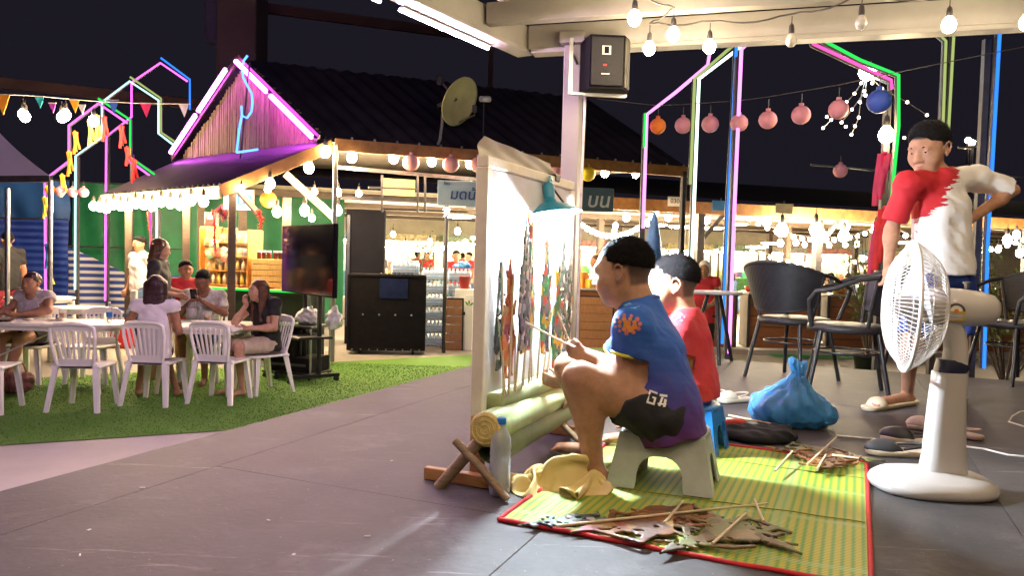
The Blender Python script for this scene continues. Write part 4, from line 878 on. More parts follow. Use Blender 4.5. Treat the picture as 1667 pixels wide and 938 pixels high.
# ------------------------------------------------------------------ bottle, towel
bo = thing('water_bottle', 'clear plastic water bottle with blue cap beside the trestle', 'bottle', gnd(813, 807))
M['pet'] = clear('clear_plastic', (.8, .84, .88), .34); M['water'] = mat('cloudy_water', (.62, .65, .70), .25, nz=(9, .15))
bp_ = [(.001, .004), (.022, .0), (.031, .006), (.033, .02)]
for i in range(14): bp_.append((.0325+.0011*math.cos(i*PI), .026+i*.0105))
bp_ += [(.032, .176), (.024, .196), (.0145, .212), (.0135, .224)]
MB().lathe(bp_, 28).build('shell', M['pet'], bo); MB().lathe([(.001, .006), (.029, .008), (.0305, .025), (.0305, .118), (.001, .119)], 24).build('water', M['water'], bo)
MB().lathe([(.0155, .222), (.0155, .238), (.014, .241), (.001, .241)], 22, rad=lambda a, h_: 1+.02*math.cos(a*22)).build('cap', M['blue_plastic'], bo)
to_ = gnd(908, 806)
# the towel is let fall: points on a grid, kept at cloth distance, gathered by a few fingers, then dropped on the floor
def crumpled_cloth(nx=40, ny=31, steps=150, its=10):
    gx, gy = np.meshgrid(np.linspace(-.25, .25, nx), np.linspace(-.2, .2, ny)); n = nx*ny; dt = 1/60
    P = np.stack([gx.ravel(), gy.ravel(), np.full(n, .14)], 1); rest = P[:, :2].copy()
    P[:, 2] += .02*np.sin(P[:, 0]*17+P[:, 1]*9)+.02*np.sin(P[:, 1]*23-P[:, 0]*11)
    cell = lambda fx, fy: int(round(fy*(ny-1)))*nx+int(round(fx*(nx-1)))
    links = []
    for di, dj, st in ((1, 0, 1.), (0, 1, 1.), (1, 1, .7), (1, -1, .7), (2, 0, .12), (0, 2, .12)):
        for pi in range(2):
            for pj in range(2):
                E = [(y*nx+x, (y+dj)*nx+x+di) for y in range(ny) for x in range(nx) if 0 <= x+di < nx and 0 <= y+dj < ny and (x//max(1, abs(di))) % 2 == pi and (y//max(1, abs(dj))) % 2 == pj]
                if E: E = np.array(E); links.append((E[:, 0], E[:, 1], np.linalg.norm(rest[E[:, 0]]-rest[E[:, 1]], axis=1), st*.5))
    grip = [(cell(.04, .09), V(-.10, -.03, .05)), (cell(.95, .86), V(.12, .05, .06)), (cell(.49, .51), V(.02, .03, .12)), (cell(.13, .91), V(-.07, .06, .06)), (cell(.84, .14), V(.07, -.02, .04)), (cell(.27, .4), V(-.05, .02, .09)), (cell(.73, .57), V(.08, .05, .10))]
    start = {k: P[k].copy() for k, _ in grip}; old = P.copy()
    for t in range(steps):
        vel = (P-old)*.97; vel[:, 2] -= 9.8*dt*dt*.6; sp = np.linalg.norm(vel, axis=1, keepdims=True); vel *= np.minimum(1, .012/np.maximum(sp, 1e-9)); old = P.copy(); P = P+vel
        for it in range(its):
            for a, b_, L, st in links:
                dd = P[b_]-P[a]; ln = np.sqrt((dd*dd).sum(1))+1e-9; cc = (st*(ln-L)/ln)[:, None]*dd; P[a] += cc; P[b_] -= cc
            if t < 110:
                s2 = min(1, t/70)
                for k, tg in grip: P[k] = start[k]*(1-s2)+tg*s2
            P[:, 2] = np.maximum(P[:, 2], .003+.052*np.exp(-((P[:, 0]-.03)**2/.0075+(P[:, 1]-.035)**2/.0022)))
        if t % 2 == 0:
            D2 = ((P[:, None, :]-P[None, :, :])**2).sum(2); a, b_ = np.where(D2 < .011**2); k = (a < b_) & (np.abs(a % nx-b_ % nx)+np.abs(a//nx-b_//nx) > 2); a, b_ = a[k], b_[k]
            dd = P[a]-P[b_]; ln = np.sqrt((dd*dd).sum(1))+1e-6; cc = (.4*(.011-ln)/ln)[:, None]*dd; np.add.at(P, a, cc); np.add.at(P, b_, -cc)
        low = P[:, 2] < .0045; P[low, :2] = old[low, :2]*.7+P[low, :2]*.3
    return P, [(y*nx+x, y*nx+x+1, (y+1)*nx+x+1, (y+1)*nx+x) for y in range(ny-1) for x in range(nx-1)]
cp_, cf_ = crumpled_cloth(); cp_ = cp_*V(.95, .9, 1.7)
me = bpy.data.meshes.new('towel'); me.from_pydata([tuple(map(float, p)) for p in cp_], [], cf_); me.polygons.foreach_set('use_smooth', [True]*len(me.polygons)); me.materials.append(M['towel'])
towel = place('towel', me, loc=to_+V(-.005, .05, 0), rot=(0, 0, R(-6)), label='crumpled cream yellow towel dropped at the corner of the mat', cat='towel')
thick = towel.modifiers.new('thick', 'SOLIDIFY'); thick.thickness = .0035; fine = towel.modifiers.new('smooth', 'SUBSURF'); fine.levels = 1; fine.render_levels = 1
# ------------------------------------------------------------------ woven mat
A0 = gnd(812, 850); A1 = gnd(1410, 745); mu = nrm(A1-gnd(1418, 940)); mv = nrm(np.cross(mu, UP)); 
mw = np.dot(A1-A0, mv); ml0 = np.dot(A0-A1, mu)   # left-near corner seen from far-right corner
mz = STAGE+.006; mn = A0-mu*.0; LEN = 1.22
def mp_(a, b_, z=0): return A0+mv*a+mu*b_+UP*z
matm = mat('woven_mat', (.4, .42, .03), .55); nt, nd, lk, b = nodes_of(matm)
tc = nd.new('ShaderNodeTexCoord'); sx = nd.new('ShaderNodeSeparateXYZ'); lk.new(tc.outputs['Object'], sx.inputs[0])
def mth(op, a, bv): 
    n = nd.new('ShaderNodeMath'); n.operation = op
    for i, q in enumerate((a, bv)):
        if hasattr(q, 'links') or hasattr(q, 'is_linked'): lk.new(q, n.inputs[i])
        elif q is not None: n.inputs[i].default_value = q
    return n.outputs[0]
sy = mth('SINE', mth('MULTIPLY', sx.outputs[0], 2*PI/.024), None); sx2 = mth('SINE', mth('MULTIPLY', sx.outputs[1], 2*PI/.011), None)
wv = mth('MULTIPLY', sy, sx2); st = mth('GREATER_THAN', mth('ADD', sy, mth('MULTIPLY', sx2, .55)), .35)
bigs = mth('GREATER_THAN', mth('SINE', mth('MULTIPLY', sx.outputs[0], 2*PI/.31), None), .93); bigt = mth('GREATER_THAN', mth('SINE', mth('MULTIPLY', sx.outputs[1], 2*PI/.34), None), .965)
mx = nd.new('ShaderNodeMix'); mx.data_type = 'RGBA'; mx.inputs['A'].default_value = (.38, .36, .03, 1); mx.inputs['B'].default_value = (.11, .29, .05, 1); lk.new(st, mx.inputs['Factor'])
mx2 = nd.new('ShaderNodeMix'); mx2.data_type = 'RGBA'; mx2.inputs['B'].default_value = (.30, .42, .16, 1); lk.new(mx.outputs['Result'], mx2.inputs['A']); lk.new(mth('MULTIPLY', mth('MAXIMUM', bigs, bigt), .55), mx2.inputs['Factor'])
lk.new(mx2.outputs['Result'], b.inputs['Base Color']); bp = nd.new('ShaderNodeBump'); bp.inputs['Strength'].default_value = .5; bp.inputs['Distance'].default_value = .003
lk.new(mth('ADD', sx2, mth('MULTIPLY', sy, .3)), bp.inputs['Height']); lk.new(bp.outputs['Normal'], b.inputs['Normal'])
mr_ = thing('woven_mat', 'yellow green woven plastic mat with red binding under the stools', 'mat', V(A0[0], A0[1], STAGE), math.atan2(mv[1], mv[0]))
def mzf(a, b_): return .006+.0022*math.sin(a*7+b_*5)+.0016*math.sin(b_*13-a*4)+.001*math.sin(a*37)
MB().sheet(lambda a, b_: V(a*mw, b_*LEN, mzf(a*mw, b_*LEN)), 50, 60).build('weave', matm, mr_)
mred = mat('red_binding', (.5, .015, .02), .7, nz=(20, .2))
for e in (0, 1): MB().tube([V(x, e*LEN, mzf(x, e*LEN)) for x in np.linspace(0, mw, 30)], .007, 6).build('binding', mred, mr_)
for e in (0, 1): MB().tube([V(e*mw, y, mzf(e*mw, y)) for y in np.linspace(0, LEN, 30)], .007, 6).build('binding', mred, mr_)
for k_ in (.38, .80): MB().tube([V(x, k_*LEN, mzf(x, k_*LEN)+.0012) for x in np.linspace(.01, mw-.01, 30)], .0018, 5).build('fold_line', mat('fold_olive', (.2, .22, .03), .6), mr_)  # thin darker olive lines across the mat at its folds
# puppets lying on the mat
MZ = STAGE+.016
def flat(label, seed, H, m_, p0, p1, wide, rods, z=0):
    a = gnd(*p0, MZ+z); b_ = gnd(*p1, MZ+z); ey = b_-a; ex = np.cross(nrm(ey), UP); st_ = [(gnd(x0, y0, MZ+.006+z), gnd(x1, y1, MZ+.012+z), .0045) for x0, y0, x1, y1 in rods]
    return puppet(label, seed, H, m_, a+UP*0, ex+UP*.02, ey, st_, wide, group='painted leather puppets')
flat('brown leather puppet lying across the mat with a long rod', 41, .46, 'pup3', (1150, 832), (950, 862), 1.15, ((905, 857, 1250, 820), (1082, 852, 1112, 816)))
flat('reddish brown leather puppet with spread arms under the long rod', 42, .40, 'pup3', (1010, 878), (1130, 824), 1.25, (), .003)
flat('olive grey leather puppet on the mat with a short rod', 43, .42, 'pup4', (1245, 850), (1120, 885), 1.2, ((1160, 886, 1215, 836), (1243, 850, 1228, 814)), .002)
flat('dark green leather puppet half under the olive one', 44, .34, 'pup4', (1135, 838), (1250, 880), 1.3, (), 0)
flat('pale scraped leather puppet near the red mat edge', 45, .26, 'pup0', (985, 842), (890, 852), .8, ())
flat('brown leather puppet heaped behind the mat beside the bag', 46, .34, 'pup3', (1400, 752), (1290, 735), 1.3, ((1314, 757, 1362, 712), (1330, 765, 1345, 740)), .01)
flat('small brown leather puppet at the far mat corner', 47, .28, 'pup3', (1330, 760), (1390, 722), 1.3, ((1262, 767, 1290, 735), (1355, 741, 1398, 747)), .016)
flat('dark leather puppet under the heap by the bag', 48, .36, 'pup4', (1280, 725), (1400, 745), 1.2, ((1186, 676, 1275, 694), (1182, 682, 1262, 688)), .004)
# low dark tray behind the mat
bt = thing('black_bag', 'flat black cloth bag lying behind the stools', 'bag', gnd(1235, 716))
G = Field(); G.ell(V(0, 0, .02), (.16, .10, .035), k=.02); G.cap(V(-.12, 0, .03), V(.12, .03, .03), .03, .025, k=.03); G.cap(V(-.05, -.06, .02), V(.1, -.05, .02), .02, .02, k=.03); G.disp(ripple(.004, .06, 5)); G.cut(V(0, 0, .002), -UP)
place('pouch', G.mesh(.007, 'pouch', mat('black_fabric', (.01, .01, .012), .8, bump=(60, .3))), bt)
G = Field(); G.cap(V(-.12, .02, .058), V(-.06, .05, .06), .012, .012, k=.01); G.ell(V(-.09, .04, .062), (.05, .03, .012), k=.02); place('red_lining', G.mesh(.006, 'red_lining', mat('red_lining', (.45, .03, .02), .7)), bt)
# ------------------------------------------------------------------ stools
def stool(label, p, yaw, m_, sx=.29, sy=.235, hz=.195):
    t = thing('stool', label, 'stool', p, yaw, None); f_ = .80; tx, ty = sx*f_/2, sy*f_/2
    mb = MB(); nT = 28
    def ring(ax, ay, z, pw_=4): return [V(math.copysign(abs(math.cos(a))**(2/pw_), math.cos(a))*ax, math.copysign(abs(math.sin(a))**(2/pw_), math.sin(a))*ay, z) for a in [2*PI*i/nT for i in range(nT)]]
    rs = [ring(tx*.35, ty*.3, hz-.004), ring(tx*.85, ty*.85, hz-.001), ring(tx*.96, ty*.96, hz-.003), ring(tx*1.02, ty*1.03, hz-.010), ring(tx*1.03, ty*1.04, hz-.024), ring(tx*.96, ty*.96, hz-.026)]
    vs = [p_ for r_ in rs for p_ in r_]; mb._add(vs, [((j)*nT+(i+1) % nT, (j)*nT+i, (j+1)*nT+i, (j+1)*nT+(i+1) % nT) for j in range(5) for i in range(nT)], 0, True)
    mb._add(rs[0], [tuple(range(nT))[::-1][::-1]], 0); mb.build('seat', m_, t)
    for k_ in range(4):
        wt = (tx, ty)[k_ % 2]*.99; wb = (sx/2, sy/2)[k_ % 2]; ot = (ty, tx)[k_ % 2]*.985; ob = (sy/2, sx/2)[k_ % 2]; zt = hz-.018
        def P(x, z): q = 1-z/zt; return (x, -(ot+(ob-ot)*q), z)
        wz = lambda z: wt+(wb-wt)*(1-z/zt); aw = wb*.44; ah = hz*.46
        out = [P(-wz(0), 0), P(-wz(zt*.5), zt*.5), P(-wt, zt), P(wt, zt), P(wz(zt*.5), zt*.5), P(wz(0), 0), P(aw*1.05, 0)]+[P(aw*math.cos(a)**.75 if math.cos(a) > 0 else -aw*abs(math.cos(a))**.75, .02+ah*math.sin(a)**.8) for a in np.linspace(.001, PI-.001, 12)]+[P(-aw*1.05, 0)]
        a_ = k_*PI/2; c_, s_ = math.cos(a_), math.sin(a_); rot = lambda p_: V(p_[0]*c_-p_[1]*s_, p_[0]*s_+p_[1]*c_, p_[2])
        pr = MB().prism([rot(p_) for p_ in out], rot((0, .006, 0))); pr.build('side', m_, t)
    return t
stool('low grey plastic stool under the boy in blue', S(.29, .545, .008), math.atan2(VV[1], VV[0])+R(4), M['grey_plastic'], .335, .26, .19)
stool('low blue plastic stool under the boy in red', S(.80, .535, .005), math.atan2(VV[1], VV[0])+R(-6), M['blue_plastic'], .26, .215, .185)
# ------------------------------------------------------------------ blue carrier bag
bgp = gnd(1290, 694); G = Field()
G.ell(V(-.02, 0, .085), (.165, .12, .09), k=.03).ell(V(.08, 0, .06), (.12, .11, .065), k=.05).ell(V(-.09, 0, .07), (.10, .1, .07), k=.05).cap(V(0, 0, .13), V(.018, 0, .235), .10, .026, k=.05).cap(V(.018, 0, .225), V(.02, 0, .25), .022, .020, k=.01)
G.ell(V(.002, 0, .275), (.022, .016, .038), (nrm(V(1, 0, .5)), V(0, 1, 0), nrm(V(-.5, 0, 1))), k=.012).ell(V(.04, .005, .268), (.018, .013, .032), (nrm(V(1, 0, -.8)), V(0, 1, 0), nrm(V(.8, 0, 1))), k=.012)
def folds(X, Y, Z):
    a = np.arctan2(Y, X-.015); w_ = np.clip((Z-.02)/.2, 0, 1); return (.0065*np.sin(a*9+Z*30)+.004*np.sin(a*17-Z*50))*w_+.004*np.sin(X*60+Z*45)*np.sin(Y*50-Z*30)
G.disp(folds); G.disp(ripple(.003, .04, 6)); G.cut(V(0, 0, .003), -UP)
place('carrier_bag', G.mesh(.0065, 'carrier_bag', mat('blue_film', (.05, .24, .55), .3, nz=(7, .25), bump=(45, .5), sss=.3, trans=.12)), loc=bgp, label='knotted sky blue plastic carrier bag resting behind the mat', cat='bag')
# ------------------------------------------------------------------ footwear lying about
def clog(label, p, yaw, m_, L=.22, name='clog', foam=True, sole=None):
    t = thing(name, label, 'shoe', p, yaw); G = Field(); w_ = L*.19
    G.cap(V(-L*.3, 0, .02), V(L*.3, 0, .02), w_*.85, w_, k=.01); G.cut(V(0, 0, .024), UP); G.cut(V(0, 0, .002), -UP); place('sole', G.mesh(.005, 'sole', sole or m_), t)
    G = Field(); G.ell(V(L*.2, 0, .024), (L*.31, w_*.97, .040), k=.01); G.ell(V(L*.17, 0, .01), (L*.24, w_*.78, .038), k=.01, op=-1); G.cap(V(-L*.12, 0, .07), V(-L*.4, 0, .06), .05, .05, k=.012, op=-1); G.cut(V(0, 0, .020), -UP)
    if not foam: G.ell(V(L*.47, 0, .015), (.03, w_*.6, .02), k=.005, op=-1)
    place('upper', G.mesh(.005, 'upper', m_), t)
    if foam: MB().tube([V(-L*.02, w_*.9*math.cos(a), .035) + V(-L*.36*math.sin(a), 0, .012*math.sin(a)) for a in np.linspace(0, PI, 14)], .005, 6).build('heel_strap', m_, t)
    return t
M['foam'] = mat('pale_foam', (.55, .5, .42), .6, nz=(12, .1)); M['foam2'] = mat('cream_foam', (.58, .48, .34), .55, nz=(12, .1)); M['foam3'] = mat('charcoal_foam', (.035, .034, .037), .5, nz=(12, .2))
clog('pale foam clog lying behind the blue stool', gnd(1196, 655), R(205), M['foam']); clog('second pale foam clog tucked behind the boy in red', gnd(1160, 652), R(215), M['foam'])
clog('charcoal slip-on shoe with pale sole beside the fan base', gnd(1462, 742), R(172), M['foam3'], .25, 'slip_on_shoe', sole=M['foam2']); clog('charcoal slip-on shoe behind its pair near the fan', gnd(1485, 722), R(150), M['foam3'], .25, 'slip_on_shoe', sole=M['foam2'])
clog('dusky beige strap sandal behind the fan stand', gnd(1565, 712), R(120), mat('beige_strap', (.42, .3, .24), .5), .2, 'sandal')
clog('second beige strap sandal half hidden by the fan column', gnd(1515, 702), R(150), mat('beige_strap', (.42, .32, .26), .5), .2, 'sandal')
# cables
def cable(label, pts, r_=.004): MB().tube([gnd(x, y, STAGE+r_+dz) for x, y, dz in pts], r_, 6).build('power_cable', M['cable'], label=label, cat='cable')
cable('white cable running from the bag to the shoes', ((1362, 710, 0), (1395, 713, 0), (1430, 716, 0), (1470, 722, 0)))
cable('white fan cable curving over the floor past the stand', ((1555, 722, 0), (1575, 728, 0), (1600, 731, 0), (1640, 741, 0), (1660, 743, 0), (1690, 746, 0)))
cable('loop of white cable standing off the floor by the rattan chair', ((1690, 702, 0), (1665, 694, .02), (1642, 687, .01), (1648, 678, .04), (1660, 671, .06), (1690, 668, .02)))
# ------------------------------------------------------------------ pedestal fan
fp = gnd(1516, 797); fa = nrm(V(-.955, .30, .03)); fn_ = thing('pedestal_fan', 'cream pedestal fan with round wire guard on a heavy base', 'fan', fp)
fm = M['fan_plastic']; fx = nrm(V(1, -.06, 0)); fy = np.cross(UP, fx)
def oval(ax, ay, z, n=40, pw_=2.6): return [fx*math.copysign(abs(math.cos(a))**(2/pw_), math.cos(a))*ax+fy*math.copysign(abs(math.sin(a))**(2/pw_), math.sin(a))*ay+UP*z for a in [2*PI*i/n for i in range(n)]]
mb = MB(); rs = [oval(.178, .14, .0), oval(.190, .15, .006), oval(.192, .152, .022), oval(.184, .146, .036), oval(.16, .125, .052), oval(.10, .08, .062), oval(.06, .05, .068)]
mb._add([p for r_ in rs for p in r_], [(j*40+i, j*40+(i+1) % 40, (j+1)*40+(i+1) % 40, (j+1)*40+i) for j in range(6) for i in range(40)], 0, True); mb._add(rs[-1], [tuple(range(40))]); mb.build('base', fm, fn_)
def loft(secs, m_, name, n=28, pw_=3.2):
    mb = MB(); R_ = []
    for c_, ax, ay in secs: R_.append([c_+fx*math.copysign(abs(math.cos(a))**(2/pw_), math.cos(a))*ax+fy*math.copysign(abs(math.sin(a))**(2/pw_), math.sin(a))*ay for a in [2*PI*i/n for i in range(n)]])
    m2 = len(R_); mb._add([p for r_ in R_ for p in r_], [(j*n+i, j*n+(i+1) % n, (j+1)*n+(i+1) % n, (j+1)*n+i) for j in range(m2-1) for i in range(n)], 0, True); mb._add(R_[-1], [tuple(range(n))]); return mb.build(name, m_, fn_)
def fpx(x, y): return at(x, y, fp[1])-fp
loft([(fpx(1534, 775), .072, .055), (fpx(1536, 740), .062, .05), (fpx(1541, 660), .054, .045), (fpx(1546, 606), .050, .042)], fm, 'column')
loft([(fpx(1546, 606), .046, .038), (fpx(1550, 598), .050, .04), (fpx(1548, 585), .038, .033)], M['navy'], 'collar')
loft([(fpx(1553, 604), .036, .036), (fpx(1556, 570), .033, .034), (fpx(1554, 540), .030, .032), (fpx(1545, 525), .034, .034)], fm, 'neck')
hc = fpx(1550, 500)+UP*.0; gc = fpx(1481, 499)
mb = MB(); mb.lathe([(.001, -.135), (.028, -.134), (.046, -.118), (.056, -.08), (.062, -.02), (.063, .05), (.060, .075), (.03, .08)], 30, hc, fa); mh_ = mb.build('motor_housing', fm, fn_)
MB().cyl(fpx(1574, 470), fpx(1574, 460), .007, .009, 10).cyl(fpx(1574, 461), fpx(1574, 459), .012, .012, 10).build('knob', M['steel'], fn_)
# yellow energy label on the housing
lo_ = fpx(1549, 507); lx_ = nrm(V(-fa[0], -fa[1], 0)); ln_ = np.cross(lx_, UP); ln_ = ln_ if ln_[1] < 0 else -ln_; 
def onh(x, z, e): 
    d = lo_+lx_*x+UP*z-hc; axp = hc+fa*np.dot(d, fa); q = lo_+lx_*x+UP*z-axp; zz = q[2]; rr_ = .0628+e; return axp+ln_*math.sqrt(max(1e-6, rr_**2-min(zz, rr_*.95)**2))+UP*zz
def lab(shape, m_, name, e): mb = MB(); k = len(shape); mb._add([onh(x, z, e) for x, z in shape], [tuple(range(k))]); mb.build(name, m_, mh_)
yl = mat('yellow_label', (.72, .42, .03), .5); wl = mat('white_print', (.75, .7, .6), .5); dk = mat('dark_print', (.05, .04, .03), .5)
mb = MB(); 
for i in range(6): mb._add([onh(-.026+.052*(i+q)/6, z, .0012) for q, z in ((0, -.028), (1, -.028), (1, .006), (0, .006))], [(0, 1, 2, 3)])
mb.build('label', yl, mh_)
arc = lambda r0, r1, e, m_, nm: (lambda mb: [mb._add([onh(r_*math.cos(a), .004+r_*math.sin(a), e) for r_, a in ((r0, a0), (r1, a0), (r1, a1), (r0, a1))], [(0, 1, 2, 3)]) for a0, a1 in zip(np.linspace(0, PI, 11)[:-1], np.linspace(0, PI, 11)[1:])] and mb.build(nm, m_, mh_))(MB())
arc(.019, .026, .0016, dk, 'label_arc'); arc(.0, .017, .0016, wl, 'label_disc'); lab([(.007*math.cos(a), .005+.007*math.sin(a)) for a in np.linspace(0, 2*PI, 13)[:-1]], mat('orange_print', (.65, .2, .02), .5), 'label_dot', .0024)
mb = MB()
for z in (-.012, -.018, -.023): mb._add([onh(x, zz, .0018) for x, zz in ((-.018, z), (.018, z), (.018, z+.0025), (-.018, z+.0025))], [(0, 1, 2, 3)])
mb.build('label_text', wl, mh_)
# guard: rim, front and rear wire domes, blades
gx, gy, gz_ = frame_to(fa); GR = .213
def gp(a, r_, h_): return gc+gx*r_*math.cos(a)+gy*r_*math.sin(a)+gz_*h_
MB().tube([gp(a, GR, .006) for a in np.linspace(0, 2*PI, 61)[:-1]], .0065, 8, closed=True).build('rim', M['wire_white'], fn_)
for nm, hd, r0 in (('front_guard', .072, .052), ('rear_guard', -.098, .062)):
    mb = MB(); nw = 84
    for i in range(nw):
        a = 2*PI*i/nw; pts = []
        for t in np.linspace(0, 1, 9):
            r_ = GR*(1-t)+r0*t; h_ = hd*(1-(1-t)**2.6); pts.append(gp(a+.10*t*(1 if hd > 0 else .2), r_, h_))
        mb.tube(pts, .0014, 4, cap=False)
    for t in (.14, .42, .72): r_ = GR*(1-t)+r0*t; h_ = hd*(1-(1-t)**2.6); mb.tube([gp(a, r_, h_) for a in np.linspace(0, 2*PI, 61)[:-1]], .0017, 4, closed=True)
    mb.tube([gp(a, r0, hd) for a in np.linspace(0, 2*PI, 41)[:-1]], .004, 6, closed=True)
    o = mb.build(nm, M['wire_white'], fn_); o['kind'] = 'stuff'
MB().lathe([(.001, .082), (.04, .080), (.052, .074), (.05, .07)], 28, gc, fa).build('front_badge', fm, fn_)
M['blade'] = mat('fan_blade', (.62, .62, .66), .2, trans=.35, nz=(3, .05), ior=1.2)
for k_ in range(3):
    a0 = k_*2*PI/3+.4; mb = MB()
    def bf_(s_, t_): r_ = .03+s_*.155; a = a0+(t_-.5)*1.35*(.55+.45*math.sin(s_*PI*.75)); return gp(a, r_, -.015+(t_-.5)*.05*(1-.3*s_))
    mb.sheet(bf_, 10, 10); mb.build('blade', M['blade'], fn_)
MB().lathe([(.001, .045), (.026, .042), (.034, .03), (.034, -.05), (.001, -.051)], 20, gc, fa).build('hub', fm, fn_)
# ------------------------------------------------------------------ rattan tub chairs and small table
M['rattan'] = mat('black_rattan', (.014, .012, .013), .5, nz=(20, .4)); nt, nd, lk, b = nodes_of(M['rattan'])
tc = nd.new('ShaderNodeTexCoord'); ck = nd.new('ShaderNodeTexWave'); ck.inputs['Scale'].default_value = 22; ck.bands_direction = 'Z'; ck2 = nd.new('ShaderNodeTexWave'); ck2.inputs['Scale'].default_value = 14; ck2.bands_direction = 'DIAGONAL'
lk.new(tc.outputs['Object'], ck.inputs[0]); lk.new(tc.outputs['Object'], ck2.inputs[0]); ad = nd.new('ShaderNodeMath'); lk.new(ck.outputs['Fac'], ad.inputs[0]); lk.new(ck2.outputs['Fac'], ad.inputs[1])
bp = nd.new('ShaderNodeBump'); bp.inputs['Strength'].default_value = .2; bp.inputs['Distance'].default_value = .003; lk.new(ad.outputs[0], bp.inputs['Height']); lk.new(bp.outputs['Normal'], b.inputs['Normal'])
def tub_chair(label, p, yaw, group='black rattan tub chairs'):
    t = thing('rattan_chair', label, 'chair', p, yaw, group); t.scale = (.93, .93, .93)      # faces +x
    mb = MB(); mb.lathe([(.001, .43), (.2, .432), (.235, .425), (.24, .405), (.235, .385), (.001, .38)], 28); mb.build('seat', M['rattan'], t)
    mb = MB()
    def shell(a, b_, e):
        th = R(112)+R(136)*a; k_ = abs(a-.5)*2; top = .80-.075*k_**2; bot = .47+.05*k_**2; z = bot+(top-bot)*b_; r_ = .235+.075*b_+e; return V(r_*math.cos(th)-.015, r_*1.06*math.sin(th), z)
    mb.sheet(lambda a, b_: shell(a, b_, .008), 30, 8); mb.sheet(lambda a, b_: shell(1-a, b_, -.008), 30, 8); mb.build('back_sling', M['rattan'], t)
    MB().tube([shell(a, 1, 0) for a in np.linspace(0, 1, 31)], .013, 8).build('top_rail', M['rattan'], t); MB().tube([shell(a, 0, 0) for a in np.linspace(0, 1, 31)], .010, 8).build('bottom_rail', M['rattan'], t)
    for e, sg in ((0, 1), (1, -1)):
        p0 = shell(e, 1, 0); p1 = shell(e, 0, 0); MB().tube([p0, p0*.6+V(.10, sg*.31, .665)*.4+V(0, 0, .01), V(.10, sg*.315, .655), V(.20, sg*.29, .635), V(.235, sg*.255, .58), V(.215, sg*.20, .42)], .014, 8).build('arm', M['rattan'], t)
        MB().tube([p0, shell(e, .5, 0), p1, V(p1[0]*.9, p1[1]*.85, .40)], .012, 8).build('back_upright', M['rattan'], t)
    for sx, sy in ((1, 1), (1, -1), (-1, 1), (-1, -1)): MB().tube([V(sx*.16, sy*.16, .39), V(sx*.19, sy*.19, .2), V(sx*.225, sy*.215, .0)], .0135, 8).build('leg', M['black_metal'], t)
    MB().tube([V(.19*math.cos(a), .19*math.sin(a), .26) for a in np.linspace(0, 2*PI, 25)[:-1]], .007, 6, closed=True).build('stretcher', M['black_metal'], t)
    return t
tub_chair('black rattan tub chair beside the round table with its back turned', gnd(1288, 617), R(35)); tub_chair('black rattan tub chair standing against the fan, seen side on', gnd(1376, 640), R(160)); tub_chair('black rattan tub chair cut by the picture edge beyond the fan', gnd(1652, 622), R(190))
tub_chair('black rattan tub chair behind the standing boy', gnd(1500, 606), R(230))
tp = gnd(1160, 590); tt = thing('side_table', 'small dark round table with pale edge behind the boy in red', 'table', tp); tz = at(1160, 474, tp[1])[2]-STAGE
MB().lathe([(.001, .0), (.19, .0), (.2, .006), (.2, .018), (.19, .022), (.001, .022)], 28, (0, 0, tz-.022)).build('table_top', mat('table_edge', (.3, .28, .26), .4), tt)
for a in (.5, 2.6, 4.7): MB().tube([V(.05*math.cos(a), .05*math.sin(a), tz-.022), V(.19*math.cos(a), .19*math.sin(a), 0)], .014, 8).build('leg', M['black_metal'], tt)
# ================================================================== the three boys
def shade_mat(name, base, fn): m = mat(name, base, .75, bump=(60, .12)); fn(*nodes_of(m)); return m
def grad(nt, nd, lk, b):      # blue jersey running to purple at the hem
    tc = nd.new('ShaderNodeTexCoord'); sx = nd.new('ShaderNodeSeparateXYZ'); lk.new(tc.outputs['Object'], sx.inputs[0]); cr = nd.new('ShaderNodeValToRGB'); mr = nd.new('ShaderNodeMapRange')
    mr.inputs['From Min'].default_value = .17; mr.inputs['From Max'].default_value = .58; n = nd.new('ShaderNodeTexNoise'); n.inputs['Scale'].default_value = 16; ad = nd.new('ShaderNodeMath'); ad.operation = 'MULTIPLY_ADD'; ad.inputs[1].default_value = .14
    lk.new(tc.outputs['Object'], n.inputs['Vector']); lk.new(n.outputs['Fac'], ad.inputs[0]); lk.new(sx.outputs[2], ad.inputs[2]); lk.new(ad.outputs[0], mr.inputs['Value'])
    for i, (p, c_) in enumerate(((0, (.10, .015, .10)), (.3, (.08, .03, .2)), (.62, (.03, .07, .33)), (1, (.02, .10, .42)))):
        e = cr.color_ramp.elements[i] if i < 2 else cr.color_ramp.elements.new(p); e.position = p; e.color = (*c_, 1)
    lk.new(mr.outputs[0], cr.inputs['Fac']); lk.new(cr.outputs['Color'], b.inputs['Base Color'])
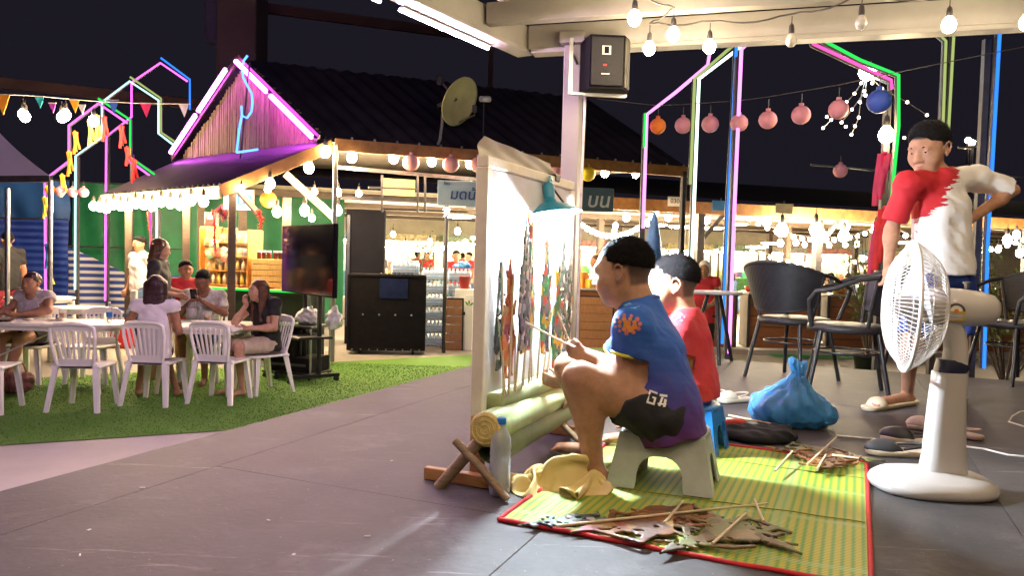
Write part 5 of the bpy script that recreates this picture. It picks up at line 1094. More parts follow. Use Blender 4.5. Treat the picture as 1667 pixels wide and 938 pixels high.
def brush(nt, nd, lk, b):     # white shirt with ragged red brush strokes across one side
    tc = nd.new('ShaderNodeTexCoord'); n = nd.new('ShaderNodeTexNoise'); mp = nd.new('ShaderNodeMapping'); mp.inputs['Rotation'].default_value = (0, R(28), 0); mp.inputs['Scale'].default_value = (4, 4, 26)
    lk.new(tc.outputs['Object'], mp.inputs[0]); lk.new(mp.outputs[0], n.inputs['Vector']); n.inputs['Scale'].default_value = 1.; n.inputs['Detail'].default_value = 7; n.inputs['Roughness'].default_value = .62
    sx = nd.new('ShaderNodeSeparateXYZ'); lk.new(tc.outputs['Object'], sx.inputs[0])
    m1 = nd.new('ShaderNodeMath'); m1.operation = 'MULTIPLY_ADD'; m1.inputs[1].default_value = -.8; lk.new(sx.outputs[2], m1.inputs[0]); lk.new(sx.outputs[0], m1.inputs[2])
    m2 = nd.new('ShaderNodeMath'); m2.operation = 'MULTIPLY_ADD'; m2.inputs[1].default_value = .42; lk.new(n.outputs['Fac'], m2.inputs[0]); lk.new(m1.outputs[0], m2.inputs[2])
    lt0 = nd.new('ShaderNodeMath'); lt0.operation = 'LESS_THAN'; lt0.inputs[1].default_value = BRUSH_C; lk.new(m2.outputs[0], lt0.inputs[0])
    n9 = nd.new('ShaderNodeTexNoise'); n9.inputs['Scale'].default_value = 1.; n9.inputs['Detail'].default_value = 4; mp9 = nd.new('ShaderNodeMapping'); mp9.inputs['Rotation'].default_value = (0, R(35), 0); mp9.inputs['Scale'].default_value = (3.2, 3.2, 15); lk.new(tc.outputs['Object'], mp9.inputs[0]); lk.new(mp9.outputs[0], n9.inputs['Vector'])
    g9 = nd.new('ShaderNodeMath'); g9.operation = 'LESS_THAN'; g9.inputs[1].default_value = .605; lk.new(n9.outputs['Fac'], g9.inputs[0]); lt = nd.new('ShaderNodeMath'); lt.operation = 'MULTIPLY'; lk.new(lt0.outputs[0], lt.inputs[0]); lk.new(g9.outputs[0], lt.inputs[1])
    mx = nd.new('ShaderNodeMix'); mx.data_type = 'RGBA'; mx.inputs['A'].default_value = (.72, .68, .68, 1); mx.inputs['B'].default_value = (.45, .012, .02, 1); lk.new(lt.outputs[0], mx.inputs['Factor']); lk.new(mx.outputs['Result'], b.inputs['Base Color'])
Y3 = 3.88; _b3 = (gnd(1476, 660)+gnd(1560, 654))/2; _p3 = at(1512, 345, Y3-.1); BRUSH_C = (_p3[0]-_b3[0])-.8*(_p3[2]-STAGE-.035)+.21
M['jersey'] = shade_mat('blue_jersey', (.03, .08, .35), grad); M['brush'] = shade_mat('brushed_shirt', (.7, .68, .68), brush)
M['red_jersey'] = mat('red_jersey', (.40, .014, .022), .72, nz=(22, .5), col2=(.5, .03, .04), bump=(60, .12)); M['black_shorts'] = mat('black_shorts', (.012, .012, .016), .7, bump=(70, .2))
M['blue_shorts'] = mat('blue_shorts', (.02, .05, .26), .7, nz=(10, .2), bump=(60, .15)); M['yellow_trim'] = mat('yellow_trim', (.62, .55, .02), .7); M['jersey_collar'] = mat('blue_collar', (.02, .05, .25), .7)
SKB = skin('boy', (.40, .205, .125))
UL = -U; FW = -VV
# ---- boy in blue
W = dict(_f=FW, head=su(1013, 442, .29), neck=su(1044, 506, .29), chest=su(1060, 572, .29), pelvis=su(1086, 668, .29),
         shL=su(1032, 532, .165), elL=su(1020, 606, .17), wrL=su(956, 578, .235), shR=su(1040, 528, .41), elR=su(985, 612, .44), wrR=su(917, 624, .40),
         hipL=su(1078, 676, .21), knL=su(946, 618, .105), anL=S(.15, .345, .075), toL=S(.145, .215, .03), hipR=su(1080, 674, .37), knR=su(930, 600, .36), anR=S(.44, .24, .07), toR=S(.47, .115, .028))
boy1, b1 = person('boy in blue and purple jersey seated on a grey stool working puppet rods', W, hs=.220, b=1.06, s=.80, skin_m=SKB, h=.005, legb=1.18, chub=1, face=FW, tilt=-.16, hair='buzz', shirt=M['jersey'], sleeve=.60, hem=.02, lower=M['black_shorts'], llen=.50, lower_flare=.016, shirt_t=.017,
                  hands=dict(L=dict(dir=nrm(su(925, 572, .24)-su(956, 578, .235)), across=-U*.3+UP*.9, curl=.85, size=.13), R=dict(dir=nrm(su(880, 618, .38)-su(917, 624, .40)), across=UP*.9-U*.3, curl=.95, size=.13)))
sh1 = [c for c in boy1.children if c.name.startswith('shirt')][0]; so1 = [c for c in boy1.children if c.name.startswith('shorts')][0]
def ringtrim(a, b_, t, r_, m_, parent, base, rt=.006, name='sleeve_trim'):
    c_ = a+(b_-a)*t; x, y, z = frame_to(b_-a); MB().tube([c_+x*r_*math.cos(q)+y*r_*math.sin(q)-base for q in np.linspace(0, 2*PI, 29)[:-1]], rt, 6, closed=True).build(name, m_, parent)
ringtrim(W['shL'], W['elL'], .585, .0575, M['yellow_trim'], sh1, b1); ringtrim(W['shR'], W['elR'], .585, .0575, M['yellow_trim'], sh1, b1)
MB().tube([W['neck']+UP*.012+(FW*math.cos(q)*.052+U*math.sin(q)*.05)-b1+UP*(.012-.022*math.cos(q)) for q in np.linspace(0, 2*PI, 25)[:-1]], .009, 7, closed=True).build('collar', M['jersey_collar'], sh1)
# printed orange flower on the sleeve, light shoulder flash, white letters on the shorts
vn = nrm(V(0, 0, CAMZ)-W['shL']); vn = nrm(V(vn[0], vn[1], 0)); rx = np.cross(UP, vn); ry = UP
fl = [[((.010+.004*(i % 2))*math.cos(a+i*0), (.010+.004*(i % 2))*math.sin(a)) for i, a in enumerate(np.linspace(0, 2*PI, 13)[:-1])]]
pet = []
rr = random.Random(4)
for ring_, cnt, sz in ((.021, 8, .0085), (.034, 11, .0065)):
    for i in range(cnt):
        a = 2*PI*i/cnt+ring_*20; cx, cy = ring_*1.15*math.cos(a), ring_*.8*math.sin(a); s2 = sz*rr.uniform(.7, 1.2); pet.append([(cx+s2*math.cos(q), cy+s2*math.sin(q)) for q in np.linspace(0, 2*PI, 8)[:-1]])
flo = su(1021, 527, .12)
decal(fl+pet[:8], flo, rx, ry, vn, [sh1], mat('orange_print', (.62, .22, .03), .7), sh1, 'sleeve_flower'); decal(pet[8:], flo, rx, ry, vn, [sh1], mat('coral_print', (.55, .16, .14), .7), sh1, 'sleeve_flower')
decal([[(-.032, .0), (-.012, .010), (.02, .004), (.035, -.012), (.015, -.004), (-.01, -.002)]], su(1030, 500, .15), rx, ry, vn, [sh1], mat('pale_flash', (.16, .42, .68), .7), sh1, 'shoulder_flash')
gs = [[(-.030, .018), (-.004, .018), (-.004, .012), (-.030, .012)], [(-.030, .012), (-.024, .012), (-.024, -.014), (-.030, -.014)], [(-.030, -.014), (-.004, -.014), (-.004, -.020), (-.030, -.020)], [(-.010, -.014), (-.004, -.014), (-.004, -.002), (-.010, -.002)], [(-.016, -.002), (-.004, -.002), (-.004, .003), (-.016, .003)],
      [(.003, .016), (.026, .020), (.027, .013), (.004, .009)], [(.010, .009), (.017, .010), (.014, -.018), (.007, -.018)], [(.020, .006), (.028, .006), (.030, -.016), (.022, -.018)], [(.004, -.010), (.03, -.006), (.03, -.011), (.004, -.015)]]
decal(gs, su(1070, 648, .14), rx*math.cos(.25)-ry*math.sin(.25), ry*math.cos(.25)+rx*math.sin(.25), vn, [so1, sh1], mat('white_letter', (.75, .72, .7), .7), so1, 'printed_letters')
# ---- boy in red behind him
W = dict(_f=FW, head=su(1093, 462, .83), neck=su(1118, 520, .83), chest=su(1116, 560, .83), pelvis=su(1126, 634, .83), shL=su(1108, 540, .73), elL=su(1095, 600, .69), wrL=su(1040, 610, .72), shR=su(1124, 536, .95), elR=su(1080, 600, .97), wrR=su(1030, 605, .93),
         hipL=su(1122, 640, .76), knL=S(.70, .30, .36), anL=S(.70, .36, .075), toL=S(.69, .23, .03), hipR=su(1122, 640, .90), knR=S(.95, .30, .36), anR=S(.96, .35, .075), toR=S(.97, .22, .03))
boy2, b2 = person('boy in red jersey seated on a blue stool watching the screen', W, hs=.226, b=1.0, s=.75, skin_m=SKB, h=.0055, chub=1, face=nrm(FW+V(-.05, -.28, 0)), tilt=-.08, hair='buzz', shirt=M['red_jersey'], sleeve=.6, hem=-.03, lower=M['blue_shorts'], llen=.6, shirt_t=.017)
sh2 = [c for c in boy2.children if c.name.startswith('shirt')][0]; vn2 = nrm(V(0, 0, CAMZ)-W['shL']); rx2 = np.cross(UP, nrm(V(vn2[0], vn2[1], 0)))
decal([[(-.03, .004), (.0, .018), (.022, .002), (.010, -.016), (-.022, -.014)]], su(1106, 516, .70), rx2, UP, vn2, [sh2], mat('blue_patch', (.04, .24, .5), .7), sh2, 'shoulder_patch')
# ---- standing boy
Y3 = 3.88; W = dict(_f=nrm(V(-.55, -.83, 0)), head=at(1511, 243, Y3), neck=at(1527, 288, Y3+.03), chest=at(1532, 338, Y3+.02), pelvis=at(1536, 450, Y3),
         shR=at(1478, 300, Y3-.06), elR=at(1452, 372, Y3-.02), wrR=at(1446, 432, Y3-.08), shL=at(1589, 290, Y3+.10), elL=at(1648, 310, Y3+.13), wrL=at(1566, 366, Y3-.02),
         hipR=at(1512, 462, Y3-.04), knR=at(1482, 565, Y3-.09), anR=gnd(1476, 660)+UP*.075, toR=gnd(1424, 668)+UP*.035, hipL=at(1560, 462, Y3+.06), knL=at(1560, 565, Y3+.02), anL=gnd(1560, 654)+UP*.075, toL=gnd(1535, 668)+UP*.035)
boy3, b3 = person('boy standing with hand on hip in white shirt with red brush strokes', W, hs=.250, b=.86, s=.95, skin_m=SKB, h=.0062, lid=1., face=nrm(V(-.83, -.56, 0)), tilt=-.30, hair='crop', hairm='hair', shirt=M['brush'], sleeve=.85, hem=-.085, lower=M['blue_shorts'], llen=.82, shirt_t=.02, shoes=M['foam2'],
                  hands=dict(L=dict(dir=nrm(at(1540, 384, Y3-.1)-at(1566, 366, Y3-.02)), across=V(-.4, -.5, .8), curl=.5, size=.14)))
sh3 = [c for c in boy3.children if c.name.startswith('shirt')][0]
MB().tube([W['neck']+UP*.008+(nrm(V(-.55, -.83, 0))*math.cos(q)*.066+nrm(V(.83, -.55, 0))*math.sin(q)*.066)-b3+UP*(.016-.03*math.cos(q)) for q in np.linspace(0, 2*PI, 25)[:-1]], .008, 7, closed=True).build('collar', M['red_jersey'], sh3)
# ================================================================== seating on the lawn
WP = M['white_plastic']
def white_chair_proto():
    t = thing('plastic_chair', '', 'chair', (0, 0, 0), 0, 'white plastic chairs on the lawn'); tl = -.20
    def B(x, z): return V(x, -.19+(z-.43)*tl*1.0, z)      # back plane leans
    mb = MB(); mb.sheet(lambda a, b_: V((a-.5)*(.43-.03*b_*0), -.20+b_*.42, .43-.012*math.sin(a*PI)*math.sin(b_*PI)), 8, 8); mb.sheet(lambda a, b_: V((.5-a)*.43, -.20+b_*.42, .408), 2, 2)
    mb.tube([V(-.215, -.2, .419), V(-.215, .2, .419), V(-.19, .222, .417), V(.19, .222, .417), V(.215, .2, .419), V(.215, -.2, .419)], .014, 6); mb.build('seat', WP, t)
    MB().tube([B(-.165, .44), B(-.185, .55), B(-.205, .70), B(-.20, .80), B(-.15, .828), B(0, .838), B(.15, .828), B(.20, .80), B(.205, .70), B(.185, .55), B(.165, .44)], [.017]*11, 8).build('back_frame', WP, t)
    mb = MB(); mb.prism([B(x, z) for x, z in ((-.19, .765), (-.1, .775), (0, .78), (.1, .775), (.19, .765), (.198, .80), (.15, .83), (0, .84), (-.15, .83), (-.198, .80))], V(0, .014, 0)); mb.build('top_rail', WP, t)
    MB().prism([B(x, z) for x, z in ((-.178, .43), (.178, .43), (.185, .50), (-.185, .50))], V(0, .014, 0)).build('bottom_rail', WP, t)
    for i in range(7):
        x = (i-3); a0 = B(x*.040, .49); a1 = B(x*.054, .775); MB().bar(a0+V(0, .006, 0), a1+V(0, .006, 0), .024, .009, up=(0, 1, 0), bev=.002).build('slat', WP, t)
    for sx in (-1, 1):
        MB().prism([V(sx*x, -.195-(.44-z)*.18, z) for x, z in ((.155, .45), (.205, .45), (.245, 0), (.212, 0))], V(0, .028, 0)).prism([V(sx*(.19+(.44-z)*.11), -.19-(.44-z)*.18+y, z) for y, z in ((0, .44), (.06, .44), (.032, 0), (0, 0))], V(sx*.016, 0, 0)).build('leg', WP, t)
        MB().prism([V(sx*x, .20+(.43-z)*.06, z) for x, z in ((.150, .42), (.208, .42), (.235, 0), (.202, 0))], V(0, -.03, 0)).prism([V(sx*(.19+(.43-z)*.09), .20+(.43-z)*.06-y, z) for y, z in ((0, .43), (.06, .43), (.03, 0), (0, 0))], V(sx*.016, 0, 0)).build('leg', WP, t)
    return t
wc = white_chair_proto()
spots = [((138, 664), 4, 'empty white plastic chair in front of the seated woman in grey'), ((254, 655), -3, 'white plastic chair under the woman with long plum hair'), ((360, 652), -7, 'white plastic chair beside the black cart, its back to the stage'), ((-22, 668), 10, 'white plastic chair cut off by the picture edge on the lawn'), ((152, 622), 185, 'white plastic chair on the far side of the near table, facing the stage'), ((52, 622), 178, 'white plastic chair under the woman in the grey blouse'), ((330, 619), 186, 'white plastic chair under the man with the phone'), ((426, 638), 140, 'white plastic chair under the woman in black')]
for i, ((px, py), yw, lab_) in enumerate(spots):
    o = wc if i == 0 else copy_tree(wc); o.location = Vector(gnd(px, py, .012)); o.rotation_euler = (0, 0, R(yw)); o.scale = (.95, .95, .96); o['label'] = lab_
def wtable(label, p, yaw, sx, sy, hz=.71, rnd=False, fold=False):
    t = thing('plastic_table', label, 'table', p, yaw, 'white tables on the lawn'); n = 36
    pw_ = 2.05 if rnd else 9
    prf = [V(math.copysign(abs(math.cos(a))**(2/pw_), math.cos(a))*sx/2, math.copysign(abs(math.sin(a))**(2/pw_), math.sin(a))*sy/2, 0) for a in [2*PI*i/n for i in range(n)]]
    MB().prism([p_+UP*(hz-.03) for p_ in prf], UP*.03).build('table_top', WP, t); MB().prism([p_*V(.9, .9, 1)+UP*(hz-.075) for p_ in prf], UP*.045).build('apron', WP, t)
    for a, b_ in ((1, 1), (1, -1), (-1, 1), (-1, -1)):
        if fold: MB().cyl(V(a*sx*.40, b_*sy*.38, 0), V(a*sx*.36, b_*sy*.36, hz-.07), .013, n=8).build('leg', M['wire_white'], t)
        else: MB().cyl(V(a*sx*.38, b_*sy*.38, 0), V(a*sx*.33, b_*sy*.33, hz-.07), .022, .036, n=10).build('leg', WP, t)
    if fold: MB().cyl(V(-sx*.37, 0, .25), V(sx*.1, 0, hz-.08), .01, n=6).cyl(V(-sx*.38, -sy*.37, .3), V(-sx*.38, sy*.37, .3), .01, n=6).build('brace', M['wire_white'], t)
    return t
T1p = gnd(70, 634, .012); wtable('long white folding table in front of the woman in the grey blouse', T1p, R(2), 1.75, .62, .715, fold=True)
T2p = gnd(335, 636, .012); wtable('white plastic table between the plum haired woman and the man with the phone', T2p, R(-4), 1.0, .8, .715)
wtable('small round white table by the blue striped tarpaulin', gnd(65, 560, .0), 0, .95, .95, .72, True); wtable('small white table beside the pink neon post', gnd(120, 585, .0), 0, .8, .7, .70, True)
# table ware
def on(px, py, z, Yd=None): return gnd(px, py, z)
M['glass'] = clear('cup_plastic', (.8, .82, .84), .2); M['juice'] = mat('orange_juice', (.75, .36, .02), .3); M['plate_m'] = mat('melamine', (.7, .66, .6), .35)
TZ = .012+.715
def cup(label, p, m_=None, hgt=.11, r_=.04):
    t = thing('plastic_cup', label, 'cup', p); MB().lathe([(.001, .002), (r_*.75, .0), (r_, hgt), (r_*.95, hgt), (r_*.72, .006)], 16).build('wall', M['glass'], t); MB().lathe([(.001, .004), (r_*.7, .005), (r_*.88, hgt*.65), (.001, hgt*.66)], 14).build('drink', m_ or M['juice'], t)
def jug(label, p):
    t = thing('water_jug', label, 'jug', p); MB().lathe([(.001, .0), (.055, .0), (.06, .1), (.055, .19), (.06, .2), (.056, .2)], 16).build('body', M['glass'], t); MB().tube([V(.058, 0, .17), V(.1, 0, .15), V(.1, 0, .07), V(.06, 0, .05)], .008, 6).build('handle', M['glass'], t); MB().lathe([(.001, .005), (.053, .006), (.056, .12), (.001, .121)], 14).build('ice', M['plate_m'], t)
def plate(label, p, r_=.09, m_=None):
    t = thing('plate', label, 'plate', p); MB().lathe([(.001, .006), (r_*.6, .006), (r_, .018), (r_*.98, .022), (r_*.58, .011), (.001, .01)], 20).build('dish', m_ or M['plate_m'], t)
    G = Field(); rr = np.random.RandomState(int(p[0]*99) % 997)
    for i in range(5): G.ell(V(rr.uniform(-.03, .03), rr.uniform(-.03, .03), .014), (.022, .02, .014), k=.01)
    place('food', G.mesh(.007, 'food', mat('stir_fry', (.16, .09, .02), .5, nz=(60, .6), col2=(.25, .2, .05))), t)
plate('plate of food in front of the woman in the grey blouse', on(92, 522, TZ)); cup('cup of orange drink beside her plate', on(102, 520, TZ)); plate('dark plate at the edge of the long table', on(8, 524, TZ), .08, M['black_plastic']); plate('small plate on the long table near her wrist', on(45, 522, TZ), .06)
jug('clear jug of ice on the table by the phone', on(312, 520, TZ)); cup('cup of juice on the table by the phone', on(338, 522, TZ), M['juice'], .10, .042); cup('tall clear cup next to the jug', on(300, 516, TZ), M['plate_m'], .13); plate('plate with yellow food between the chairs', on(322, 526, TZ), .08)
bt2 = thing('drink_bottle', 'slim clear bottle with blue label standing between the chairs', 'bottle', on(178, 524, TZ)); MB().lathe([(.001, 0), (.03, 0), (.03, .13), (.012, .18), (.011, .2)], 14).build('shell', M['glass'], bt2); MB().lathe([(.0305, .05), (.0305, .1)], 14).build('label', M['blue_plastic'], bt2); MB().lathe([(.013, .195), (.013, .212), (.001, .213)], 12).build('cap', M['white_plastic'], bt2)
kp = thing('condiment_basket', 'green salad bowl and tall white tissue box behind the plum haired woman', 'basket', on(228, 505, TZ+.02)); MB().lathe([(.001, 0), (.07, 0), (.1, .05), (.095, .052), (.066, .008)], 18).build('bowl', M['plate_m'], kp); G = Field()
for i in range(7): G.ell(V(random.uniform(-.06, .06), random.uniform(-.05, .05), .06), (.035, .03, .02), k=.015)
place('greens', G.mesh(.009, 'greens', mat('salad', (.12, .3, .05), .6, nz=(30, .4))), kp); MB().box(V(-.1, .05, .12), (.07, .07, .24), None, 0, .01).build('tissue_box', M['white_plastic'], kp)
rc = thing('red_crate', 'red plastic crate standing behind the table bottle', 'crate', gnd(196, 566, 0)); MB().box(V(0, 0, .2), (.36, .3, .40), None, 0, .02).build('shell', M['red_plastic'], rc); MB().box(V(0, -.153, .32), (.14, .012, .05), None, 0, .004).build('handle_slot', M['rubber'], rc); MB().box(V(0, -.155, .15), (.3, .012, .03), None, 0, .004).build('rib', M['red_plastic'], rc)
bk = thing('basket', 'brown woven bag on the grass beside the bare feet', 'bag', gnd(28, 640, .012)); G = Field(); G.ell(V(0, 0, .12), (.16, .12, .14), k=.03); G.disp(ripple(.006, .06, 3)); G.cut(V(0, 0, .004), -UP); G.cut(V(0, 0, .21), UP); place('body', G.mesh(.012, 'body', mat('brown_weave', (.2, .08, .06), .7, nz=(40, .4), bump=(90, .5))), bk); MB().tube([V(-.1, 0, .2), V(-.06, 0, .3), V(.06, 0, .3), V(.1, 0, .2)], .01, 6).build('handle', M['panel_wood'], bk)
# ------------------------------------------------------------------ diners and passers-by
SKA = skin('adult', (.36, .18, .11)); SKL = skin('light', (.48, .27, .18))
M['floral'] = mat('grey_floral', (.36, .33, .36), .8, nz=(32, .6), col2=(.58, .52, .52)); M['black_top'] = mat('black_top', (.012, .012, .014), .8); M['white_top'] = mat('white_top', (.7, .66, .68), .8, nz=(8, .06), bump=(16, .3)); M['charcoal'] = mat('charcoal_dress', (.03, .026, .03), .8, nz=(30, .5))
M['print_shirt'] = mat('white_print_shirt', (.2, .2, .19), .8, nz=(14, .4), col2=(.75, .72, .66)); M['maroon'] = mat('maroon_cloth', (.25, .02, .035), .8); M['denim'] = mat('denim', (.05, .09, .17), .8, nz=(30, .3)); M['beige'] = mat('beige_cloth', (.5, .4, .31), .8); M['red_kit'] = mat('red_kit', (.48, .02, .03), .7, nz=(14, .2))
def gp0(px, py): return gnd(px, py, .012)
s_ = 1.56/1.7
J = sit(1.52, .44)
def seat_at(px, py, yaw, back=.06): q = gnd(px, py, .012); return q-V(-math.sin(R(yaw)), math.cos(R(yaw)), 0)*back
def armsto(J, L_, R_): J['wrL'] = V(*L_); J['wrR'] = V(*R_); return J
# woman in grey blouse, arms on the table
p = at(52, 470, 8.05); armsto(J, (-.02, .30, .76), (.25, .26, .76)); J['elL'] = V(-.25, .14, .80); J['elR'] = V(.26, .08, .78); J['head'] = J['head']+V(.0, .02, -.02)
for t, x in (('L', -.13), ('R', .15)): J['an'+t] = V(x*.4, .50, .08); J['to'+t] = V(x*.5, .66, .03)
person('woman in grey floral blouse and black shorts seated behind the long table', posed(J, seat_at(52, 622, 174), R(174)), hs=.228, b=1.12, s=s_, skin_m=SKA, h=.0095, hair='bun', hairm='hair_plum', shirt=M['floral'], sleeve=.3, neckline=1.3, lower=M['black_top'], llen=.5, belly=.01)
# plum haired woman seen from behind
J = sit(1.56, .44); J['wrL'] = V(-.30, .25, .74); J['elL'] = V(-.27, .06, .76); J['wrR'] = V(.05, .32, .76); J['knL'] = V(-.22, .38, .50); J['anL'] = V(-.26, .33, .08); J['toL'] = V(-.29, .46, .03); J['knR'] = V(-.06, .42, .50)
p = at(258, 478, 7.25); person('woman with straight plum hair in white sleeveless top seen from behind', posed(J, seat_at(254, 655, 6), R(6)), hs=.225, b=.95, s=s_, skin_m=SKA, h=.0095, hair='bob', hairm='hair_plum', shirt=M['white_top'], sleeve=.22, lower=M['black_top'], llen=.5, eyes=False)
# man with phone
J = sit(1.65, .44); J['wrL'] = V(-.05, .27, .92); J['wrR'] = V(.10, .25, .90); J['elL'] = V(-.26, .15, .78); J['elR'] = V(.25, .12, .76); J['head'] = J['head']+V(0, .04, -.02)
p = at(326, 470, 8.35); Wm = posed(J, seat_at(330, 619, 186), R(186)); person('man in white patterned shirt looking down at a phone', Wm, hs=.232, b=1., s=1.65/1.7, skin_m=skin('brown', (.24, .115, .07)), h=.0095, tilt=-.38, hair='crop', hairm='hair', shirt=M['print_shirt'], sleeve=.75, lower=M['denim'], llen=.8, neckline=1.25)
ph = (Wm['wrL']+Wm['wrR'])/2+V(.0, -.06, .08); pho = thing('phone', 'dark smartphone held by the man in the patterned shirt', 'phone', ph); MB().box(V(0, 0, 0), (.075, .012, .15), (V(1, 0, 0), nrm(V(0, 1, .4)), nrm(V(0, -.4, 1))), 0, .004).build('case', M['black_gloss'], pho); MB().cyl(V(-.02, -.012, .045), V(-.02, -.018, .045), .009, n=10).build('lens', M['steel'], pho)
# child in red kit
J = stand(1.34); p = at(302, 452, 9.3); person('child in red football shirt standing behind the man with the phone', posed(J, (p[0], p[1], .012), R(215)), hs=.215, b=.95, s=.78, skin_m=SKA, h=.0105, hair='crop', hairm='hair', shirt=M['red_kit'], sleeve=.7, lower=M['maroon'], llen=.7)
# standing woman in charcoal
J = stand(1.60); J['wrL'] = V(-.14, .22, 1.0); J['wrR'] = V(.14, .24, .98); p = at(258, 420, 8.7); person('woman in charcoal dress standing sideways behind the table', posed(J, (p[0], p[1], .012), R(-80)), hs=.228, b=1.02, s=.94, skin_m=SKL, h=.0105, hair='bob', hairm='hair_brown', shirt=M['charcoal'], sleeve=.6, hem=.08, lower=M['charcoal'], llen=.9, skirt=True, tilt=-.15)
# woman in black with hand to her cheek
J = sit(1.58, .44); J['elR'] = V(.17, .28, .74); J['wrR'] = V(.07, .21, .93); J['wrL'] = V(-.1, .3, .70); J['head'] = J['head']+V(.01, .06, -.05); J['neck'] = J['neck']+V(0, .03, -.02)
p = at(426, 490, 8.3); person('woman in black top with long light brown hair resting her cheek on her hand', posed(J, seat_at(426, 638, 140), R(140)), hs=.225, b=1., s=.93, skin_m=SKL, h=.0095, hair='long', hairm='hair_brown', shirt=M['black_top'], sleeve=.5, lower=M['beige'], llen=.95, hands=dict(R=dict(dir=V(-.3, .1, .9), curl=.7)))
# standing man at the picture edge, walking man
p = at(13, 405, 12.2); J = stand(1.70); person('man in black shirt and maroon shorts walking past the blue tarpaulin', posed(J, (p[0], p[1], 0), R(60)), hs=.23, b=1.05, s=1., skin_m=SKA, h=.013, hair='crop', hairm='hair', shirt=M['black_top'], sleeve=.7, hem=.05, lower=M['maroon'], llen=.95)
p = at(229, 398, 11.8); J = stand(1.68); J['elL'] = V(-.30, -.05, 1.12); J['wrL'] = V(-.40, .05, .95); J['knL'] = V(-.1, .2, .5); J['anR'] = V(.09, -.25, .12)
Wb = posed(J, (p[0], p[1], 0), R(150)); person('man in white T-shirt and jeans walking with a plastic bag', Wb, hs=.23, b=1., s=.99, skin_m=SKA, h=.013, hair='crop', hairm='hair', shirt=M['white_top'], sleeve=.65, hem=.07, lower=M['denim'], llen=1.9)
G = Field(); G.ell(V(0, 0, -.16), (.08, .06, .11), k=.02).cap(V(0, 0, -.06), V(0, 0, 0), .04, .012, k=.03); G.disp(ripple(.006, .05, 3)); place('plastic_bag', G.mesh(.012, 'plastic_bag', mat('white_film', (.62, .62, .62), .4, sss=.2)), loc=Wb['wrL']+V(0, -.02, -.08), label='white plastic bag dangling from the walking man', cat='bag')
# ------------------------------------------------------------------ tarpaulins and tent
def tarp(label, p0, p1, z0, z1, m_, name='tarpaulin', seed=0, top=None):
    p0 = V(p0[0], p0[1], 0); p1 = V(p1[0], p1[1], 0); L = np.linalg.norm(p1-p0); n = nrm(np.cross(p1-p0, UP))
    def f_(a, b_): zt = z1 if top is None else z1-top(a); return (p1-p0)*a+n*(.05*math.sin(a*L*5+seed)+.03*math.sin(a*L*11+seed*2+b_*3)+.02*math.sin(b_*7+a*9))*(1.1-b_*.7)+UP*(z0+(zt-z0)*b_)
    t = thing(name, label, 'tarpaulin', p0); MB().sheet(f_, max(20, int(L*14)), 14).build('sheet', m_, t)
    MB().cyl(UP*(z1+.01)-n*.0, p1-p0+UP*(z1+.01), .018, n=6).build('pole', M['dark_steel'], t); return t
def stripes(name, c1, c2, per, frac=.5):
    m = mat(name, c1, .45, bump=(18, .2)); nt, nd, lk, b = nodes_of(m); tc = nd.new('ShaderNodeTexCoord'); sx = nd.new('ShaderNodeSeparateXYZ'); lk.new(tc.outputs['Object'], sx.inputs[0])
    a = nd.new('ShaderNodeMath'); a.operation = 'DIVIDE'; a.inputs[1].default_value = per; lk.new(sx.outputs[2], a.inputs[0]); f_ = nd.new('ShaderNodeMath'); f_.operation = 'FRACT'; lk.new(a.outputs[0], f_.inputs[0]); g_ = nd.new('ShaderNodeMath'); g_.operation = 'LESS_THAN'; g_.inputs[1].default_value = frac; lk.new(f_.outputs[0], g_.inputs[0])
    mx = nd.new('ShaderNodeMix'); mx.data_type = 'RGBA'; mx.inputs['A'].default_value = (*c1, 1); mx.inputs['B'].default_value = (*c2, 1); lk.new(g_.outputs[0], mx.inputs['Factor']); lk.new(mx.outputs['Result'], b.inputs['Base Color']); return m
gt = at(118, 400, 15.0); ge = at(560, 400, 15.6)
tarp('green tarpaulin wall behind the kiosk', gt, ge, .02, 2.75, mat('green_tarp', (.012, .16, .065), .5, nz=(2, .25), bump=(12, .3)))
tarp('blue and white striped tarpaulin hung over the green wall', at(112, 400, 14.6), at(298, 400, 14.7), .02, 1.5, stripes('blue_white_stripes', (.03, .06, .28), (.55, .57, .62), .125, .45), seed=2, top=lambda a: .5*min(1, a*1.9))
tarp('deep blue striped tarpaulin wall behind the round table', at(-90, 400, 14.3), at(112, 400, 14.5), .02, 2.0, stripes('blue_stripes', (.012, .035, .25), (.04, .09, .40), .13, .5), seed=4); tarp('plain blue tarpaulin above the striped one', at(-90, 400, 14.5), at(112, 400, 14.7), 2.0, 2.75, mat('blue_tarp', (.03, .12, .36), .5, nz=(2, .25)), seed=5)
tn = thing('tent_roof', 'pale lilac tent roof beside the bunting at the picture edge', 'tent', at(-60, 285, 10.5)*V(1, 1, 0)); to0 = np.array(tn.location)
pk = at(-60, 150, 10.5)-to0; c1_ = at(82, 287, 9.9)-to0; c2_ = at(-230, 290, 9.7)-to0; c3_ = at(72, 290, 11.6)-to0
def tri(a, b_, c_): return lambda u, v: (a*(1-u)+b_*u)*(1-v)+c_*v+UP*(-.09*math.sin(v*PI)*(1-v*.3))
M['tent'] = mat('tent_fabric', (.72, .66, .78), .7, nz=(2, .1), bump=(6, .15)); mb = MB(); mb.sheet(tri(c2_, c1_, pk), 16, 16); mb.sheet(tri(c1_, c3_, pk), 16, 16); mb.build('fabric', M['tent'], tn)
MB().bar(c2_-UP*.03, c1_-UP*.03, .06, .08).bar(c1_-UP*.03, c3_-UP*.03, .06, .08).build('eave_rail', M['dark_steel'], tn)
for q in (c1_, at(12, 300, 9.9)-to0): MB().cyl(V(q[0], q[1], 0), V(q[0], q[1], q[2]-.05), .03, n=8).build('pole', M['steel'], tn)
